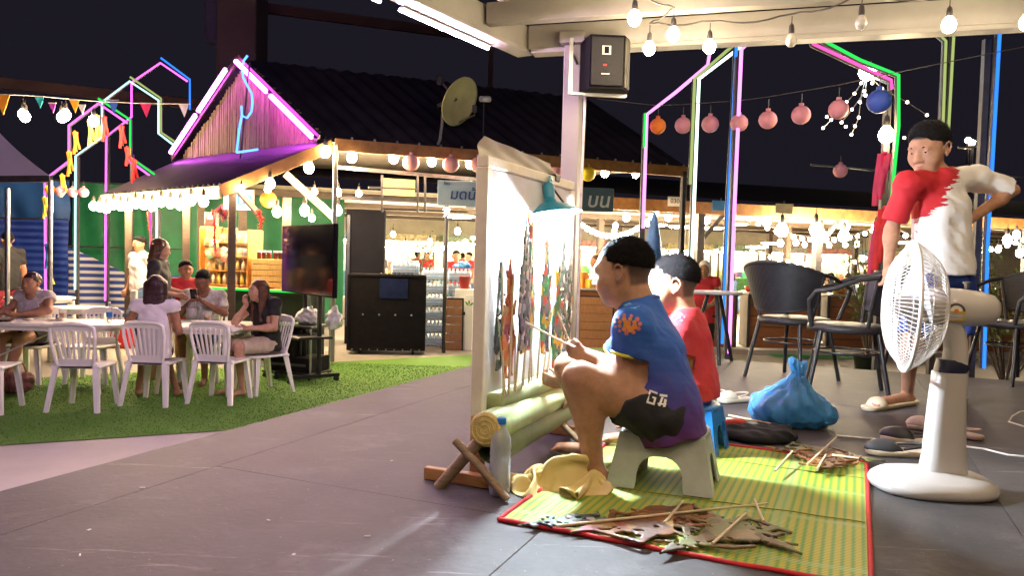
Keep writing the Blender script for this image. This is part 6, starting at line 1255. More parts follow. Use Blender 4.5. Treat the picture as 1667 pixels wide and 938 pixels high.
# ------------------------------------------------------------------ neon arches
def neon(name, c_, s): M[name] = glow(name, c_, s)
for nm, c_, s in (('n_pink', (.75, .10, .62), .75), ('n_white', (.38, .8, .78), .55), ('n_green', (.03, .75, .10), .32), ('n_blue', (.03, .22, .95), .36), ('n_yellow', (.5, .62, .2), .2), ('n_hot', (.95, .26, .95), .55), ('n_cool', (.7, .97, .82), .8), ('n_rose', (.85, .08, .35), .45)): neon(nm, c_, s)
def arch(label, tubes, Y, frame=None, name='neon_arch', r_=.017):
    b0 = at(*tubes[0][1][0], Y); t = thing(name, label, 'neon arch', V(b0[0], b0[1], 0), 0, 'neon outline arches'); o = V(b0[0], b0[1], 0)
    for m_, pts, *yy in tubes:
        Yq = yy[0] if yy else Y; P = [at(x, y, Yq)-o for x, y in pts]; MB().tube(P, r_, 8).build('neon_tube', M[m_], t); MB().tube([p_+V(0, .04, 0) for p_ in P], r_*1.3, 6).build('channel', M['dark_steel'], t)
    for (x, y) in (frame or []): q = at(x, y, Y)-o; MB().box(V(q[0], q[1]+.07, q[2]/2), (.05, .05, q[2])).build('post', M['dark_steel'], t)
    return t
arch('neon arch outlined in pink and green nearest to the tent roof', [('n_pink', [(74, 480), (73, 292), (112, 262), (112, 204), (160, 168), (207, 200)]), ('n_green', [(160, 160), (212, 195), (212, 256), (253, 285)]), ('n_pink', [(206, 258), (244, 286)])], 12.6, [(74, 300), (212, 250)])
arch('neon arch outlined in white and pale yellow in the middle', [('n_white', [(122, 472), (123, 254), (166, 223), (166, 166), (211, 132), (258, 163), (258, 217), (284, 237)]), ('n_yellow', [(212, 125), (262, 160), (262, 215), (285, 231)])], 13.2, [(123, 254)])
arch('neon arch outlined in pink and blue closest to the bamboo gable', [('n_pink', [(171, 490), (173, 222), (214, 190), (214, 134), (261, 102), (305, 132)]), ('n_blue', [(262, 94), (309, 129), (309, 178)])], 13.8, [(173, 222)])
for px, m_, y0, y1 in ((255, 'n_white', 340, 420), (303, 'n_cool', 333, 425), (245, 'n_rose', 340, 420)):
    arch({255: 'short white neon upright behind the awning', 303: 'bright white neon upright beside the wooden kiosk post', 245: 'thin rose neon upright behind the awning'}[px], [(m_, [(px, y1), (px, y0)])], 12.0, [(px, y0)], 'neon_post')
arch('large neon arch in pink with a green back line by the orange lantern', [('n_hot', [(1047, 372), (1053, 186), (1100, 150), (1152, 106), (1155, 88)]), ('n_green', [(1049, 240), (1051, 184)]), ], 7.6, [(1053, 186)], r_=.016)
arch('large neon arch in cool white with a yellow green back line', [('n_cool', [(1126, 440), (1131, 300), (1138, 128), (1216, 68)]), ('n_yellow', [(1124, 300), (1131, 128), (1195, 72)])], 7.3, [(1138, 128)], r_=.015)
arch('tall pink and blue neon arch standing in front of the counter', [('n_hot', [(1187, 576), (1196, 330), (1207, 80), (1222, 66)]), ('n_blue', [(1176, 560), (1186, 330), (1193, 200), (1199, 76)], 7.05)], 6.9, [(1205, 90)], r_=.016)
arch('neon arch shoulder in rose and green above the standing boy', [('n_green', [(1440, 440), (1463, 205), (1463, 122), (1400, 97), (1336, 63)]), ('n_rose', [(1452, 145), (1451, 130), (1410, 111), (1324, 71), (1321, 62)])], 6.6, [(1452, 145)], r_=.014)
arch('pale yellow neon arch post behind the standing boy', [('n_yellow', [(1534, 240), (1540, 66), (1528, 55)]), ('n_yellow', [(1544, 215), (1553, 52)])], 6.9, [(1545, 100)], r_=.012)
arch('tall blue neon post beyond the standing boy', [('n_blue', [(1602, 600), (1608, 400), (1628, 46)])], 6.4, [(1615, 60)], r_=.014)
# bunting, ribbons, party bulbs
bcols = ('orange', (.7, .28, .02)), ('teal', (.02, .35, .38)), ('purple', (.35, .03, .35)), ('amber', (.75, .36, .02)), ('white', (.6, .58, .6)), ('blue', (.03, .1, .45)), ('crimson', (.5, .02, .12)), ('lilac', (.5, .44, .55))
bpts = [((3, 154), 26), ((64, 157), 15), ((85, 168), 12), ((121, 163), 16), ((133, 171), 12), ((184, 163), 18), ((237, 168), 18), ((299, 170), 16)]
for i, ((px, py), w_) in enumerate(bpts):
    q = at(px, py, 11.5); sz = w_/109; t = thing('pennant', f'{bcols[i][0]} triangular pennant on the bunting line', 'pennant', q, 0, 'bunting pennants')
    MB().prism([V(-sz*.5, 0, 0), V(sz*.5, 0, 0), V(sz*.03, .02, -sz*1.25)], V(0, .004, 0)).build('cloth', mat('pennant_'+bcols[i][0], bcols[i][1], .7), t); MB().bar(V(-sz*.52, .002, .004), V(sz*.52, .002, .004), .012, .012).build('hem', M['cable'], t)
MB().tube([at(-20, 152, 11.5), at(60, 156, 11.5), at(150, 164, 11.5), at(230, 168, 11.5), at(310, 169, 11.5)], .006, 5).build('bunting_line', M['cable'], label='thin pale cord carrying the bunting pennants', cat='cable')
for i, (px, py, c_) in enumerate(((38, 183, 'b'), (41, 187, 'w'), (101, 188, 'b'), (107, 184, 'w'), (152, 194, 'w'))):
    bulb(at(px, py, 11.6), f'{ORD[i]} party bulb under the bunting, counted from the tent roof', 'party bulbs under the bunting', 1.9, cord=.05)
rib = [((122, 215), 36, 'orange'), ((112, 247), 40, 'orange'), ((146, 196), 42, 'amber'), ((157, 188), 44, 'yellow'), ((169, 190), 40, 'red'), ((197, 205), 36, 'red'), ((207, 240), 30, 'red'), ((217, 260), 38, 'red'), ((101, 285), 36, 'yellow'), ((72, 322), 34, 'yellow'), ((76, 398), 40, 'blue'), ((80, 440), 30, 'yellow')]
rc_ = dict(orange=(.6, .2, .02), amber=(.55, .36, .08), yellow=(.7, .62, .06), red=(.55, .02, .02), blue=(.03, .12, .4))
rm_ = {k_: mat('ribbon_'+k_, v_, .7, nz=(14, .2)) for k_, v_ in rc_.items()}; cnt_ = {}
def ribbon(px, py, hpx, c_, Y, label, lean=.25):
    q = at(px, py, Y); hh = hpx*Y/1250; t = thing('ribbon_tassel', label, 'ribbon', q, 0, 'ribbons tied on the neon arches')
    for k_ in range(3):
        MB().sheet(lambda a, b_: V((a-.5)*.05+k_*.028-.028+lean*.1*b_+.006*math.sin(b_*5+k_), .02*math.sin(b_*4+k_*2)+.012*math.cos(a*5), -b_*hh*(1-.12*k_)), 3, 12).build('strip', rm_[c_] if c_ in rm_ else M[c_], t)
    MB().ball(V(0, 0, .005), .022, 8, 6).build('knot', rm_[c_] if c_ in rm_ else M[c_], t)
for (px, py), hpx, c_ in rib:
    k_ = cnt_.get(c_, 0); cnt_[c_] = k_+1; ribbon(px, py, hpx, c_, 12.3, f'{c_} cloth ribbon, {ORD[k_]} of its colour along the pink neon arch')
M['rose_cloth'] = mat('rose_cloth', (.5, .03, .1), .6, nz=(9, .2)); ribbon(1440, 250, 85, 'rose_cloth', 6.4, 'bright rose cloth hanging from the neon arch beside the standing boy', -.3); ribbon(1434, 360, 90, 'rose_cloth', 6.4, 'longer rose cloth hanging below the bright one', -.4)
ribbon(1441, 340, 100, 'red', 6.35, 'red cloth strip twisted round the arch post behind the standing boy', -.3)
for i, (px, py) in enumerate(((81, 308), (98, 312), (118, 313), (136, 313))): lantern(at(px, py, 12), .075, 'yellow' if i == 0 else 'rose', ('yellow ball lantern near the tent pole' if i == 0 else f'dusky pink ball lantern near the tent pole, {ORD[i-1]} after the yellow one'), 'lanterns near the tent')
# ================================================================== kiosk equipment
# television on a wheeled stand
tvL = at(462, 416, 9.6); tvR = at(547, 428, 8.35); zb_, zt_ = at(505, 480, 8.95)[2], at(505, 366, 8.95)[2]
tvc = (tvL+tvR)/2; tvx = nrm((tvR-tvL)*V(1, 1, 0)); tvn = np.cross(tvx, UP); tvn = tvn if tvn[1] < 0 else -tvn; TW = np.linalg.norm((tvR-tvL)*V(1, 1, 0)); TH = zt_-zb_; base = V(tvc[0], tvc[1], .012)
tv = thing('television', 'large dark television on a wheeled stand beside the diners', 'television', base); zc = (zb_+zt_)/2-.012
MB().box(UP*zc, (TW, .05, TH), (tvx, tvn, UP), 0, .008).build('case', M['black_plastic'], tv); MB().box(UP*zc+tvn*.0265, (TW-.03, .003, TH-.03), (tvx, tvn, UP)).build('screen', M['black_gloss'], tv)
for sg in (-1, 1):
    MB().box(tvx*sg*.22-tvn*.06+UP*(zc/2+.05), (.05, .04, zc), (tvx, tvn, UP), 0, .004).build('upright', M['black_metal'], tv); MB().box(tvx*sg*.22+UP*.075, (.06, .62, .04), (tvx, tvn, UP), 0, .004).build('foot', M['black_metal'], tv)
    for e in (-1, 1): MB().cyl(tvx*(sg*.22-.015)+tvn*e*.28+UP*.03, tvx*(sg*.22+.015)+tvn*e*.28+UP*.03, .03, n=14).build('caster', M['rubber'], tv)
MB().box(tvn*.02+UP*.52, (.62, .42, .03), (tvx, tvn, UP), 0, .004).build('shelf', M['black_metal'], tv)
c0 = gnd(484, 613, .012); ct = thing('equipment_cart', 'low black equipment cart in front of the television', 'cart', c0, R(-18))
MB().box(V(0, 0, .17), (.62, .42, .17), None, 0, .01).build('amplifier', M['black_plastic'], ct); MB().box(V(0, 0, .62), (.66, .46, .03), None, 0, .004).build('top_shelf', M['black_metal'], ct); MB().box(V(0, 0, .07), (.68, .46, .025), None, 0, .004).build('bottom_shelf', M['black_metal'], ct); MB().box(V(-.13, -.02, .40), (.36, .38, .4), None, 0, .01).build('speaker_box', M['black_plastic'], ct)
for sx in (-1, 1):
    for sy in (-1, 1): MB().cyl(V(sx*.31, sy*.21, .05), V(sx*.31, sy*.21, .61), .012, n=8).build('upright', M['steel'], ct); MB().cyl(V(sx*.31-.012, sy*.21, .028), V(sx*.31+.012, sy*.21, .028), .028, n=12).build('caster', M['rubber'], ct)
MB().box(V(0, -.216, .17), (.5, .008, .03), None).build('display_strip', M['dark_steel'], ct); MB().box(V(-.1, -.05, .638), (.3, .2, .004)).build('mat_cloth', mat('green_felt', (.08, .25, .04), .8), ct)
def softbag(label, p, sx, sy, sz, m_, seed): G = Field(); G.ell(V(0, 0, sz*.42), (sx, sy, sz*.5), k=.02).cap(V(0, 0, sz*.7), V(sx*.3, 0, sz), sx*.4, .02, k=.04); G.disp(ripple(.012, .07, seed)); G.cut(V(0, 0, .004), -UP); place('plastic_bag', G.mesh(.012, 'plastic_bag', m_), loc=p, label=label, cat='bag')
M['film'] = mat('white_film', (.62, .61, .6), .4, sss=.25, bump=(30, .4)); softbag('crumpled white plastic bag on top of the black cart', c0+V(.12, -.0, .637), .15, .13, .2, M['film'], 2); softbag('white plastic bag hanging low behind the television upright', at(543, 520, 8.6)-UP*.12, .09, .09, .26, M['film'], 3)
# tall fridge, flight case
f0 = gnd(592, 560, 0); fr = thing('tall_cabinet', 'tall dark cabinet standing behind the flight case', 'cabinet', f0, R(8)); fz = at(590, 341, f0[1])[2]
MB().box(V(0, .25, fz/2), (.64, .55, fz), None, 0, .012).build('body', M['dark_cabinet'], fr); fd_ = MB().box(V(.04, -.04, fz/2+.04), (.54, .03, fz-.16), None, 0, .006).build('door', M['dark_cabinet'], fr); MB().bar(V(-.28, -.045, .3), V(-.28, -.045, fz-.1), .05, .02, up=(0, 1, 0)).build('side_strip', mat('cabinet_edge', (.025, .03, .06), .4), fr); MB().cyl(V(.27, -.075, .9), V(.27, -.075, 1.2), .012, n=8).build('handle', M['steel'], fd_)  # bluish strip along one side of the cabinet front
k0 = gnd(628, 578, 0); fc = thing('flight_case', 'large black flight case with blue label panel on the concrete', 'flight case', k0, R(6)); kz = at(628, 447, k0[1])[2]; kw = 126*k0[1]/1250
MB().box(V(0, .3, kz/2+.03), (kw, .6, kz-.06), None, 0, .012).build('body', M['black_plastic'], fc)
for sx in (-1, 1): MB().box(V(sx*kw*.49, -.005, kz/2+.03), (.035, .025, kz-.08), None, 0, .004).build('edge_trim', M['black_plastic'], fc)
for z in (.08, kz-.02): MB().box(V(0, -.006, z), (kw*.96, .022, .035), None, 0, .004).build('edge_trim', M['black_plastic'], fc)
MB().box(V(.1, -.006, kz-.21), (.42, .012, .30), None, 0, .002).build('label_panel', mat('blue_panel', (.008, .014, .05), .7, spec=.1), fc)
for i in range(4): MB().cyl(V(-.35+i*.24, -.004, kz*.5), V(-.35+i*.24, -.012, kz*.5), .014, n=10).build('rivet', M['steel'], fc)
for i in range(9): MB().cyl(V(-.5+i*.125, -.017, .08), V(-.5+i*.125, -.022, .08), .010, n=8).build('rivet', M['steel'], fc)
for sx in (-1, 1): MB().cyl(V(sx*.4-.02, .08, .035), V(sx*.4+.02, .08, .035), .035, n=12).build('caster', M['rubber'], fc)
# water packs: bottles shrink wrapped, stacked
WB = MB().lathe([(.001, 0), (.031, .002), (.032, .06), (.030, .075), (.032, .09), (.032, .15), (.016, .185), (.014, .2), (.016, .2), (.016, .215), (.001, .216)], 10).mesh('bottle', mat('water_bottle_blue', (.42, .56, .72), .15, nz=(14, .15)))
WR = MB().box(V(0, 0, .085), (.40, .27, .165), None, 0, .03).mesh('wrap', clear('shrink_wrap', (.55, .68, .85), .35, .2))
WBD = MB().box(V(0, 0, .085), (.405, .275, .06), None, 0, .03).mesh('print_band', mat('wrap_print', (.08, .25, .62), .35, nz=(30, .5), col2=(.45, .6, .8)))
def pack(label, p, yaw):
    t = thing('water_pack', label, 'water pack', p, yaw, 'stacked packs of bottled water'); place('wrap', WR, t); place('print_band', WBD, t)
    for i in range(6):
        for j in range(4): place('bottle', WB, t, loc=(-.165+i*.066, -.1+j*.066, 0))
w0 = gnd(727, 566, 0); pk_i = 0
for lv in range(6):
    for c_ in range(2): pack(f'shrink wrapped water pack, {ORD[lv]} layer from the floor, {"near the flight case" if c_ == 0 else "near the slatted board"}', w0+V(-.26+c_*.43, .18+.02*(lv % 2), .0+lv*.218), R(6)); pk_i += 1
for c_ in range(2): pack(f'shrink wrapped water pack on top of the flight case, {"in front" if c_ else "behind"}', k0+V(.22+.0*c_, .25+.27*c_, kz), R(6))
# slatted menu boards
def slatboard(label, p, w_, h_, yaw, lean=.06):
    t = thing('slatted_board', label, 'board', p, yaw, 'slatted boards in front of the counter'); n = 6
    for i in range(n): MB().box(V(0, lean*(i+.5)/n, h_*(i+.5)/n), (w_-.05, .02, h_/n-.012), None, 0, .003).build('slat', M['slat_wood'], t)
    for sg in (-1, 1): MB().bar(V(sg*(w_/2-.012), 0, 0), V(sg*(w_/2-.012), lean, h_), .025, .032).build('stile', M['black_metal'], t)
    MB().bar(V(-w_/2, lean, h_), V(w_/2, lean, h_), .032, .025).build('rail', M['black_metal'], t)
slatboard('brown slatted board leaning by the water packs', gnd(737, 571, 0), .33, .83, R(10)); slatboard('brown slatted board beside the cream pillar', gnd(968, 565, 0)+V(0, -.1, 0), .62, .88, R(0))
gp_ = thing('planter_print', 'white post panel printed with a green leaf', 'panel', gnd(762, 571, 0)); MB().box(V(0, 0, .45), (.12, .03, .9), None, 0, .004).build('panel', M['white_plastic'], gp_)
for a in (.6, 1.6, 2.4): MB().prism([V(.012*math.cos(a), -.018, .72), V(.05*math.cos(a-.3), -.018, .72+.06*math.sin(a-.3)), V(.1*math.cos(a), -.018, .72+.11*math.sin(a)), V(.05*math.cos(a+.3), -.018, .72+.06*math.sin(a+.3))], V(0, .003, 0)).build('leaf', mat('leaf_print', (.1, .3, .03), .5), gp_)
rb = thing('red_bucket', 'red plastic bucket beside the stacked water', 'bucket', at(756, 470, w0[1]-.2)-UP*.0); MB().lathe([(.001, 0), (.07, 0), (.09, .19), (.098, .19), (.098, .2), (.085, .2), (.066, .01)], 20).build('pail', M['red_plastic'], rb); MB().tube([V(.095*math.cos(a), .0, .19-.1*math.sin(a)) for a in np.linspace(0, PI, 12)], .005, 6).build('handle', M['steel'], rb)
tr_ = thing('bucket_stand', 'low white crate carrying the red bucket', 'crate', V(rb.location[0], rb.location[1], 0)); hz_ = rb.location[2]; MB().box(V(0, 0, hz_/2-.002), (.3, .24, hz_-.004), None, 0, .01).build('shell', M['white_plastic'], tr_); MB().box(V(0, -.122, hz_*.6), (.2, .006, .05)).build('slot', M['rubber'], tr_)
softbag('sky blue folded plastic sheet on top of the water packs', w0+V(.22, .2, 6*.218), .16, .12, .1, mat('sky_film', (.05, .25, .6), .4), 5)
# ------------------------------------------------------------------ snack counter
q0, q1 = at(300, 480, 10.9), at(497, 480, 10.3); zq = .98; cx_ = nrm((q1-q0)*V(1, 1, 0)); cn_ = np.cross(cx_, UP); cn_ = cn_ if cn_[1] < 0 else -cn_; cL = np.linalg.norm((q1-q0)*V(1, 1, 0)); cb0 = V(q0[0], q0[1], 0)
sc_ = thing('snack_counter', 'dark green counter with glowing green edge in front of the kiosk', 'counter', cb0)
MB().box(cx_*cL/2-cn_*.25+UP*(zq/2), (cL, .5, zq-.03), (cx_, cn_, UP), 0, .01).build('body', mat('counter_green', (.012, .03, .018), .5), sc_); MB().box(cx_*cL/2-cn_*.25+UP*(zq), (cL+.06, .56, .035), (cx_, cn_, UP), 0, .008).build('top', M['crate_wood'], sc_); MB().cyl(cn_*.045+UP*(zq-.005)-cx_*.03, cn_*.045+cx_*(cL+.03)+UP*(zq-.005), .014, n=8).build('led_edge', M['n_green'], sc_)
def cq(px, back=.25): t = (px-300)/197*cL; return cb0+cx_*t-cn_*back+UP*(zq+.018)
# tiered rack of snacks and bottles
rk = cq(358, .2); rt = thing('snack_rack', 'orange edged tiered snack rack on the kiosk counter', 'rack', rk, math.atan2(cx_[1], cx_[0]))
for i in range(4): MB().box(V(0, .03*i, .02+i*.20), (.78, .17, .015), None, 0, .003).build('shelf', mat('rack_shelf', (.45, .2, .04), .5), rt)
for sg in (-1, 1): MB().box(V(sg*.40, .06, .40), (.02, .34, .82), None, 0, .003).build('side', mat('rack_side', (.55, .22, .03), .5), rt)
MB().box(V(0, .22, .4), (.78, .012, .8)).build('back', mat('rack_back', (.5, .4, .25), .6), rt)
scol = [(.75, .7, .6), (.6, .1, .04), (.7, .5, .08), (.08, .1, .12), (.62, .6, .55), (.5, .3, .1), (.1, .3, .12)]; sname = ['cream', 'red', 'yellow', 'black', 'pale', 'brown', 'green']
SG = []
for c_ in scol:
    mb = MB(); mb.sheet(lambda a, b_: V((a-.5)*.085, -.022*math.sin(a*PI)*math.sin(b_*PI), b_*.125), 6, 6); mb.sheet(lambda a, b_: V((.5-a)*.085, .022*math.sin(a*PI)*math.sin(b_*PI), b_*.125), 6, 6); SG.append(mb.mesh('packet', mat('snack_film', c_, .3, nz=(40, .5), col2=tuple(min(1, x*.6+.3) for x in c_))))
JB = [MB().lathe([(.001, 0), (.026, 0), (.027, .09), (.012, .125), (.011, .14), (.013, .14), (.013, .155), (.001, .156)], 12).mesh('bottle', mat('cordial', c_, .2, nz=(20, .2))) for c_ in ((.7, .62, .12), (.68, .66, .45), (.55, .5, .2))]
Q = Matrix.Rotation(math.atan2(cx_[1], cx_[0]), 4, 'Z')
for lv in range(4):
    for i in range(8):
        lx = -.34+i*.097; p = np.array(rk)+np.array(Q @ Vector((lx, .02+.03*lv-.03, .028+lv*.2)))
        if lv == 0: o = place('drink_bottle', JB[i % 2], None, p, (0, 0, random.random()), f'yellow drink bottle on the lowest rack shelf, {ORD[i]} from the kiosk post', 'bottle', 'bottles on the snack rack')
        elif lv == 1: o = place('drink_bottle', JB[1+(i % 2)], None, p, (0, 0, random.random()), f'pale drink bottle on the second rack shelf, {ORD[i]} from the kiosk post', 'bottle', 'bottles on the snack rack')
        else:
            k_ = random.randrange(7); o = place('snack_packet', SG[k_], None, p, (R(-8), 0, Q.to_euler().z+random.uniform(-.3, .3)), f'{sname[k_]} snack packet on the {"third" if lv == 2 else "top"} rack shelf, {ORD[i]} from the kiosk post', 'snack packet', 'packets on the snack rack')
# heap of packets spilling at the other end
for i in range(26):
    k_ = random.randrange(7); a = random.random(); p = cq(326+a*30, .2+random.uniform(-.1, .12))+UP*(.25+.4*(1-a)*random.random()+.15*random.random()); place('snack_packet', SG[k_], None, p, (random.uniform(-.5, .3), random.uniform(-.4, .4), random.uniform(-.6, .6)), f'{sname[k_]} snack packet hung on the display, {ORD[i % 20]}{" again" if i >= 20 else ""} from the red tin', 'snack packet', 'packets hung beside the rack')
dsp = thing('display_stand', 'wooden display stand behind the hanging snack packets', 'stand', cq(335, .42)); MB().box(V(0, 0, .42), (.42, .03, .84), (cx_, cn_, UP), 0, .004).build('board', M['crate_wood'], dsp)
for z in (.2, .42, .64, .82): MB().bar(-cx_*.21+cn_*.03+UP*z, cx_*.21+cn_*.03+UP*z, .012, .012).build('rod', M['steel'], dsp)
rtin = thing('red_tin', 'red tin box on the display stand', 'tin', cq(321, .3)+UP*.86); MB().box(V(0, 0, .1), (.16, .13, .2), None, 0, .008).build('can', M['red_plastic'], rtin); MB().box(V(0, -.067, .12), (.07, .004, .05)).build('label', M['white_plastic'], rtin)
st_ = thing('tin_shelf', 'wooden box shelf under the red tin', 'shelf', cq(321, .3)); MB().box(V(0, 0, .425), (.26, .2, .85), None, 0, .006).build('box', M['crate_wood'], st_); MB().box(V(0, -.102, .6), (.2, .008, .1)).build('recess', M['post_wood'], st_)
# wooden crates with jars
for i in range(2):
    p = cq(418+i*27, .24); t = thing('wooden_crate', f'yellow wooden crate on the green edged counter, {"nearer the rack" if i == 0 else "nearer the television"}', 'crate', p, math.atan2(cx_[1], cx_[0]), 'wooden crates on the counter')
    for z in (.05, .13, .21, .29, .37): MB().box(V(0, -.14, z), (.27, .012, .068), None, 0, .003).build('slat', M['crate_wood'], t); MB().box(V(0, .14, z), (.27, .012, .068), None, 0, .003).build('slat', M['crate_wood'], t)
    for sg in (-1, 1): MB().box(V(sg*.13, 0, .21), (.014, .265, .4), None, 0, .003).build('end_board', M['crate_wood'], t)
    MB().box(V(0, 0, .4), (.26, .27, .012), None, 0, .003).build('lid', M['crate_wood'], t)
    for j in range(3):
        tt_ = thing('jar', f'dark jar with pale lid on the wooden crate {"near the rack" if i == 0 else "near the television"}, {ORD[j]} in the row', 'jar', np.array(p)+np.array(Q @ Vector((-.08+j*.08, -.05, .407))), 0, 'jars on the crates'); MB().lathe([(.001, 0), (.03, 0), (.031, .08), (.027, .095)], 14).build('glass', mat('syrup', (.12, .02, .015), .15), tt_); MB().lathe([(.029, .094), (.029, .115), (.001, .116)], 14).build('lid', M['white_plastic'], tt_)
rbx = thing('red_box', 'small red carton on the crate nearest the television', 'box', cq(452, .3)+UP*.41); MB().box(V(0, 0, .08), (.12, .1, .16), None, 0, .004).build('carton', M['red_plastic'], rbx); MB().box(V(0, -.052, .08), (.06, .004, .05)).build('label', M['white_plastic'], rbx)
# led sign, red tinsel
sg0 = at(388, 325, 10.6); sgn = thing('led_sign', 'glowing white and blue sign board under the awning corner', 'sign', sg0); sgx = nrm(V(1, .12, 0)); sgn_n = V(.12, -1, 0)
MB().box(V(0, .03, 0), (.40, .05, .29), (sgx, nrm(V(-.12, 1, 0)), UP), 0, .004).build('box', M['dark_steel'], sgn); MB().box(V(0, .0, 0), (.385, .012, .275), (sgx, nrm(V(-.12, 1, 0)), UP)).build('lightbox', glow('sign_white', (.92, .86, 1.), .9), sgn)
def text(body, p, size, m_, parent, name='lettering', ext=.004, yaw=0, shear=0.):
    cu = bpy.data.curves.new(name, 'FONT'); cu.body = body; cu.size = size; cu.extrude = ext; cu.align_x = 'CENTER'; cu.align_y = 'CENTER'; cu.shear = shear; cu.offset = size*.012; cu.materials.append(m_)
    tmp = bpy.data.objects.new(name, cu); COL.objects.link(tmp); bpy.context.view_layer.update(); me = bpy.data.meshes.new_from_object(tmp.evaluated_get(bpy.context.evaluated_depsgraph_get())); bpy.data.objects.remove(tmp)
    o = bpy.data.objects.new(name, me); COL.objects.link(o); o.parent = parent; o.location = Vector([float(x) for x in p]); o.rotation_euler = (R(90), 0, yaw); return o
text('น้ำ', V(.09, -.012, .0), .22, glow('sign_blue', (.08, .3, 1.), .6), sgn, yaw=.12)
def tinsel(label, pts, m_, Y, n=60, r_=.07):
    P = [at(x, y, Y) for x, y in pts]; t = thing('tinsel', label, 'tinsel', P[0]); mb = MB(); rr = random.Random(len(pts)*7+n)
    for i in range(n):
        a = rr.random()*(len(P)-1); k_ = int(a); c_ = P[k_]*(1-(a-k_))+P[min(k_+1, len(P)-1)]*(a-k_)-P[0]; d = nrm(V(rr.gauss(0, 1), rr.gauss(0, 1), rr.gauss(0, 1)))*r_; e = nrm(np.cross(d, V(.3, .2, .9)))*.01; mb._add([c_-e, c_+e, c_+d], [(0, 1, 2)])
    mb.build('fringe', m_, t); MB().tube([p_-P[0] for p_ in P], .008, 5).build('cord', m_, t)
tinsel('red tinsel garland hanging on the wooden kiosk post', [(345, 345), (350, 360), (349, 385), (351, 412)], M['red_plastic'], 10.2, 120, .06); tinsel('crimson tinsel bunch under the led sign', [(355, 338), (362, 348), (366, 356)], mat('crimson_foil', (.5, .04, .12), .3, .3), 10.1, 90, .10)
tinsel('red tinsel garland along the awning brace', [(418, 342), (425, 356), (424, 372)], M['red_plastic'], 10.5, 90, .08); tinsel('thin red streamer on the green wall', [(240, 345), (243, 370), (247, 410)], M['red_plastic'], 11.8, 60, .05)
lantern(at(437, 325, 11.2), .12, 'orange', 'wicker coloured ball lantern inside the kiosk', 'lanterns inside the kiosk')
# blue shop sign with lettering
ss = at(748, 315, 11.3); sh_ = thing('shop_sign', 'pale blue shop sign with dark blue lettering under the fascia', 'sign', ss, R(8)); MB().box(V(0, .02, 0), (.64, .03, .37), None, 0, .004).build('board', mat('sign_board', (.24, .38, .50), .45, nz=(3, .25), col2=(.4, .52, .6)), sh_)
text('มดน้อย', V(.17, .0, -.02), .21, mat('sign_letters', (.015, .05, .16), .4), sh_, shear=.12); text('ร้าน', V(-.19, .0, .135), .06, mat('sign_small', (.03, .05, .07), .4), sh_)
sw = at(768, 334, 11.4); s2 = thing('small_sign', 'small white notice below the shop sign', 'sign', sw); MB().box(V(0, 0, 0), (.18, .02, .12), None, 0, .003).build('board', M['white_plastic'], s2); MB().bar(V(0, 0, .06), V(0, 0, .13), .01, .01).build('hanger', M['steel'], s2)
s3 = thing('shop_sign', 'dark teal shop sign with white strokes beside the cream pillar', 'sign', at(972, 325, 11.6), R(8)); MB().box(V(0, .02, 0), (.52, .03, .36), None, 0, .004).build('board', mat('teal_board', (.04, .09, .12), .5), s3); text('บน', V(.02, .0, -.02), .3, mat('sign_white2', (.55, .6, .6), .5), s3, shear=.15)
# square slat arrow frame under it
# ================================================================== food hall behind
hall = thing('food_hall', 'long open food hall with pale ceiling, dark posts and brown fascia', 'food hall', (0, 14, 0)); ho = V(0, 14, 0)
def hb(name, m_, mb): return mb.build(name, M[m_] if isinstance(m_, str) else m_, hall, off=ho)
F0, F1 = at(975, 330, 15.0), at(1470, 352, 17.2); FD = nrm((F1-F0)*V(1, 1, 0)); FN = np.cross(FD, UP); FN = FN if FN[1] > 0 else -FN; HZ = F0[2]
Fa, Fb = V(F0[0], F0[1], HZ)-FD*7, V(F0[0], F0[1], HZ)+FD*34
hb('fascia', 'fascia', MB().bar(V(F0[0], F0[1], HZ)-FD*.3, Fb, .05, .24)); hb('ceiling', mat('hall_ceiling', (.6, .53, .4), .8, nz=(1, .15)), MB()._add([Fa+UP*.02, Fb+UP*.02, Fb+FN*16+UP*.3, Fa+FN*16+UP*.3], [(0, 1, 2, 3)]))
hb('roof', 'dark_roof', MB()._add([Fa-FN*.4+UP*.16, Fb-FN*.4+UP*.16, Fb+FN*9+UP*1.6, Fa+FN*9+UP*1.6], [(0, 1, 2, 3)]))
hb('back_wall', mat('hall_wall', (.5, .46, .38), .8, nz=(.7, .3)), MB()._add([Fa+FN*16-UP*HZ, Fb+FN*16-UP*HZ, Fb+FN*16+UP*.3, Fa+FN*16+UP*.3], [(0, 1, 2, 3)]))
for i, t in enumerate((2.3, 5.2, 8.2, 11.2, 15, 19)):
    for j in range(3):
        p = V(F0[0], F0[1], 0)+FD*t+FN*(.1+j*5); hb('post', 'post_wood' if j else 'dark_steel', MB().box(V(p[0], p[1], HZ/2), (.16, .16, HZ), (FD, FN, UP), 0, .006))
        if j == 0: hb('brace', 'dark_steel', MB().bar(V(p[0], p[1], HZ-.7), V(p[0], p[1], HZ-.1)+FD*.55, .07, .08))
for j in range(4): hb('ceiling_beam', 'post_wood', MB().bar(Fa+FN*(1+j*4)-UP*.06+UP*.02*(1+j*4), Fb+FN*(1+j*4)-UP*.06+UP*.02*(1+j*4), .1, .12))
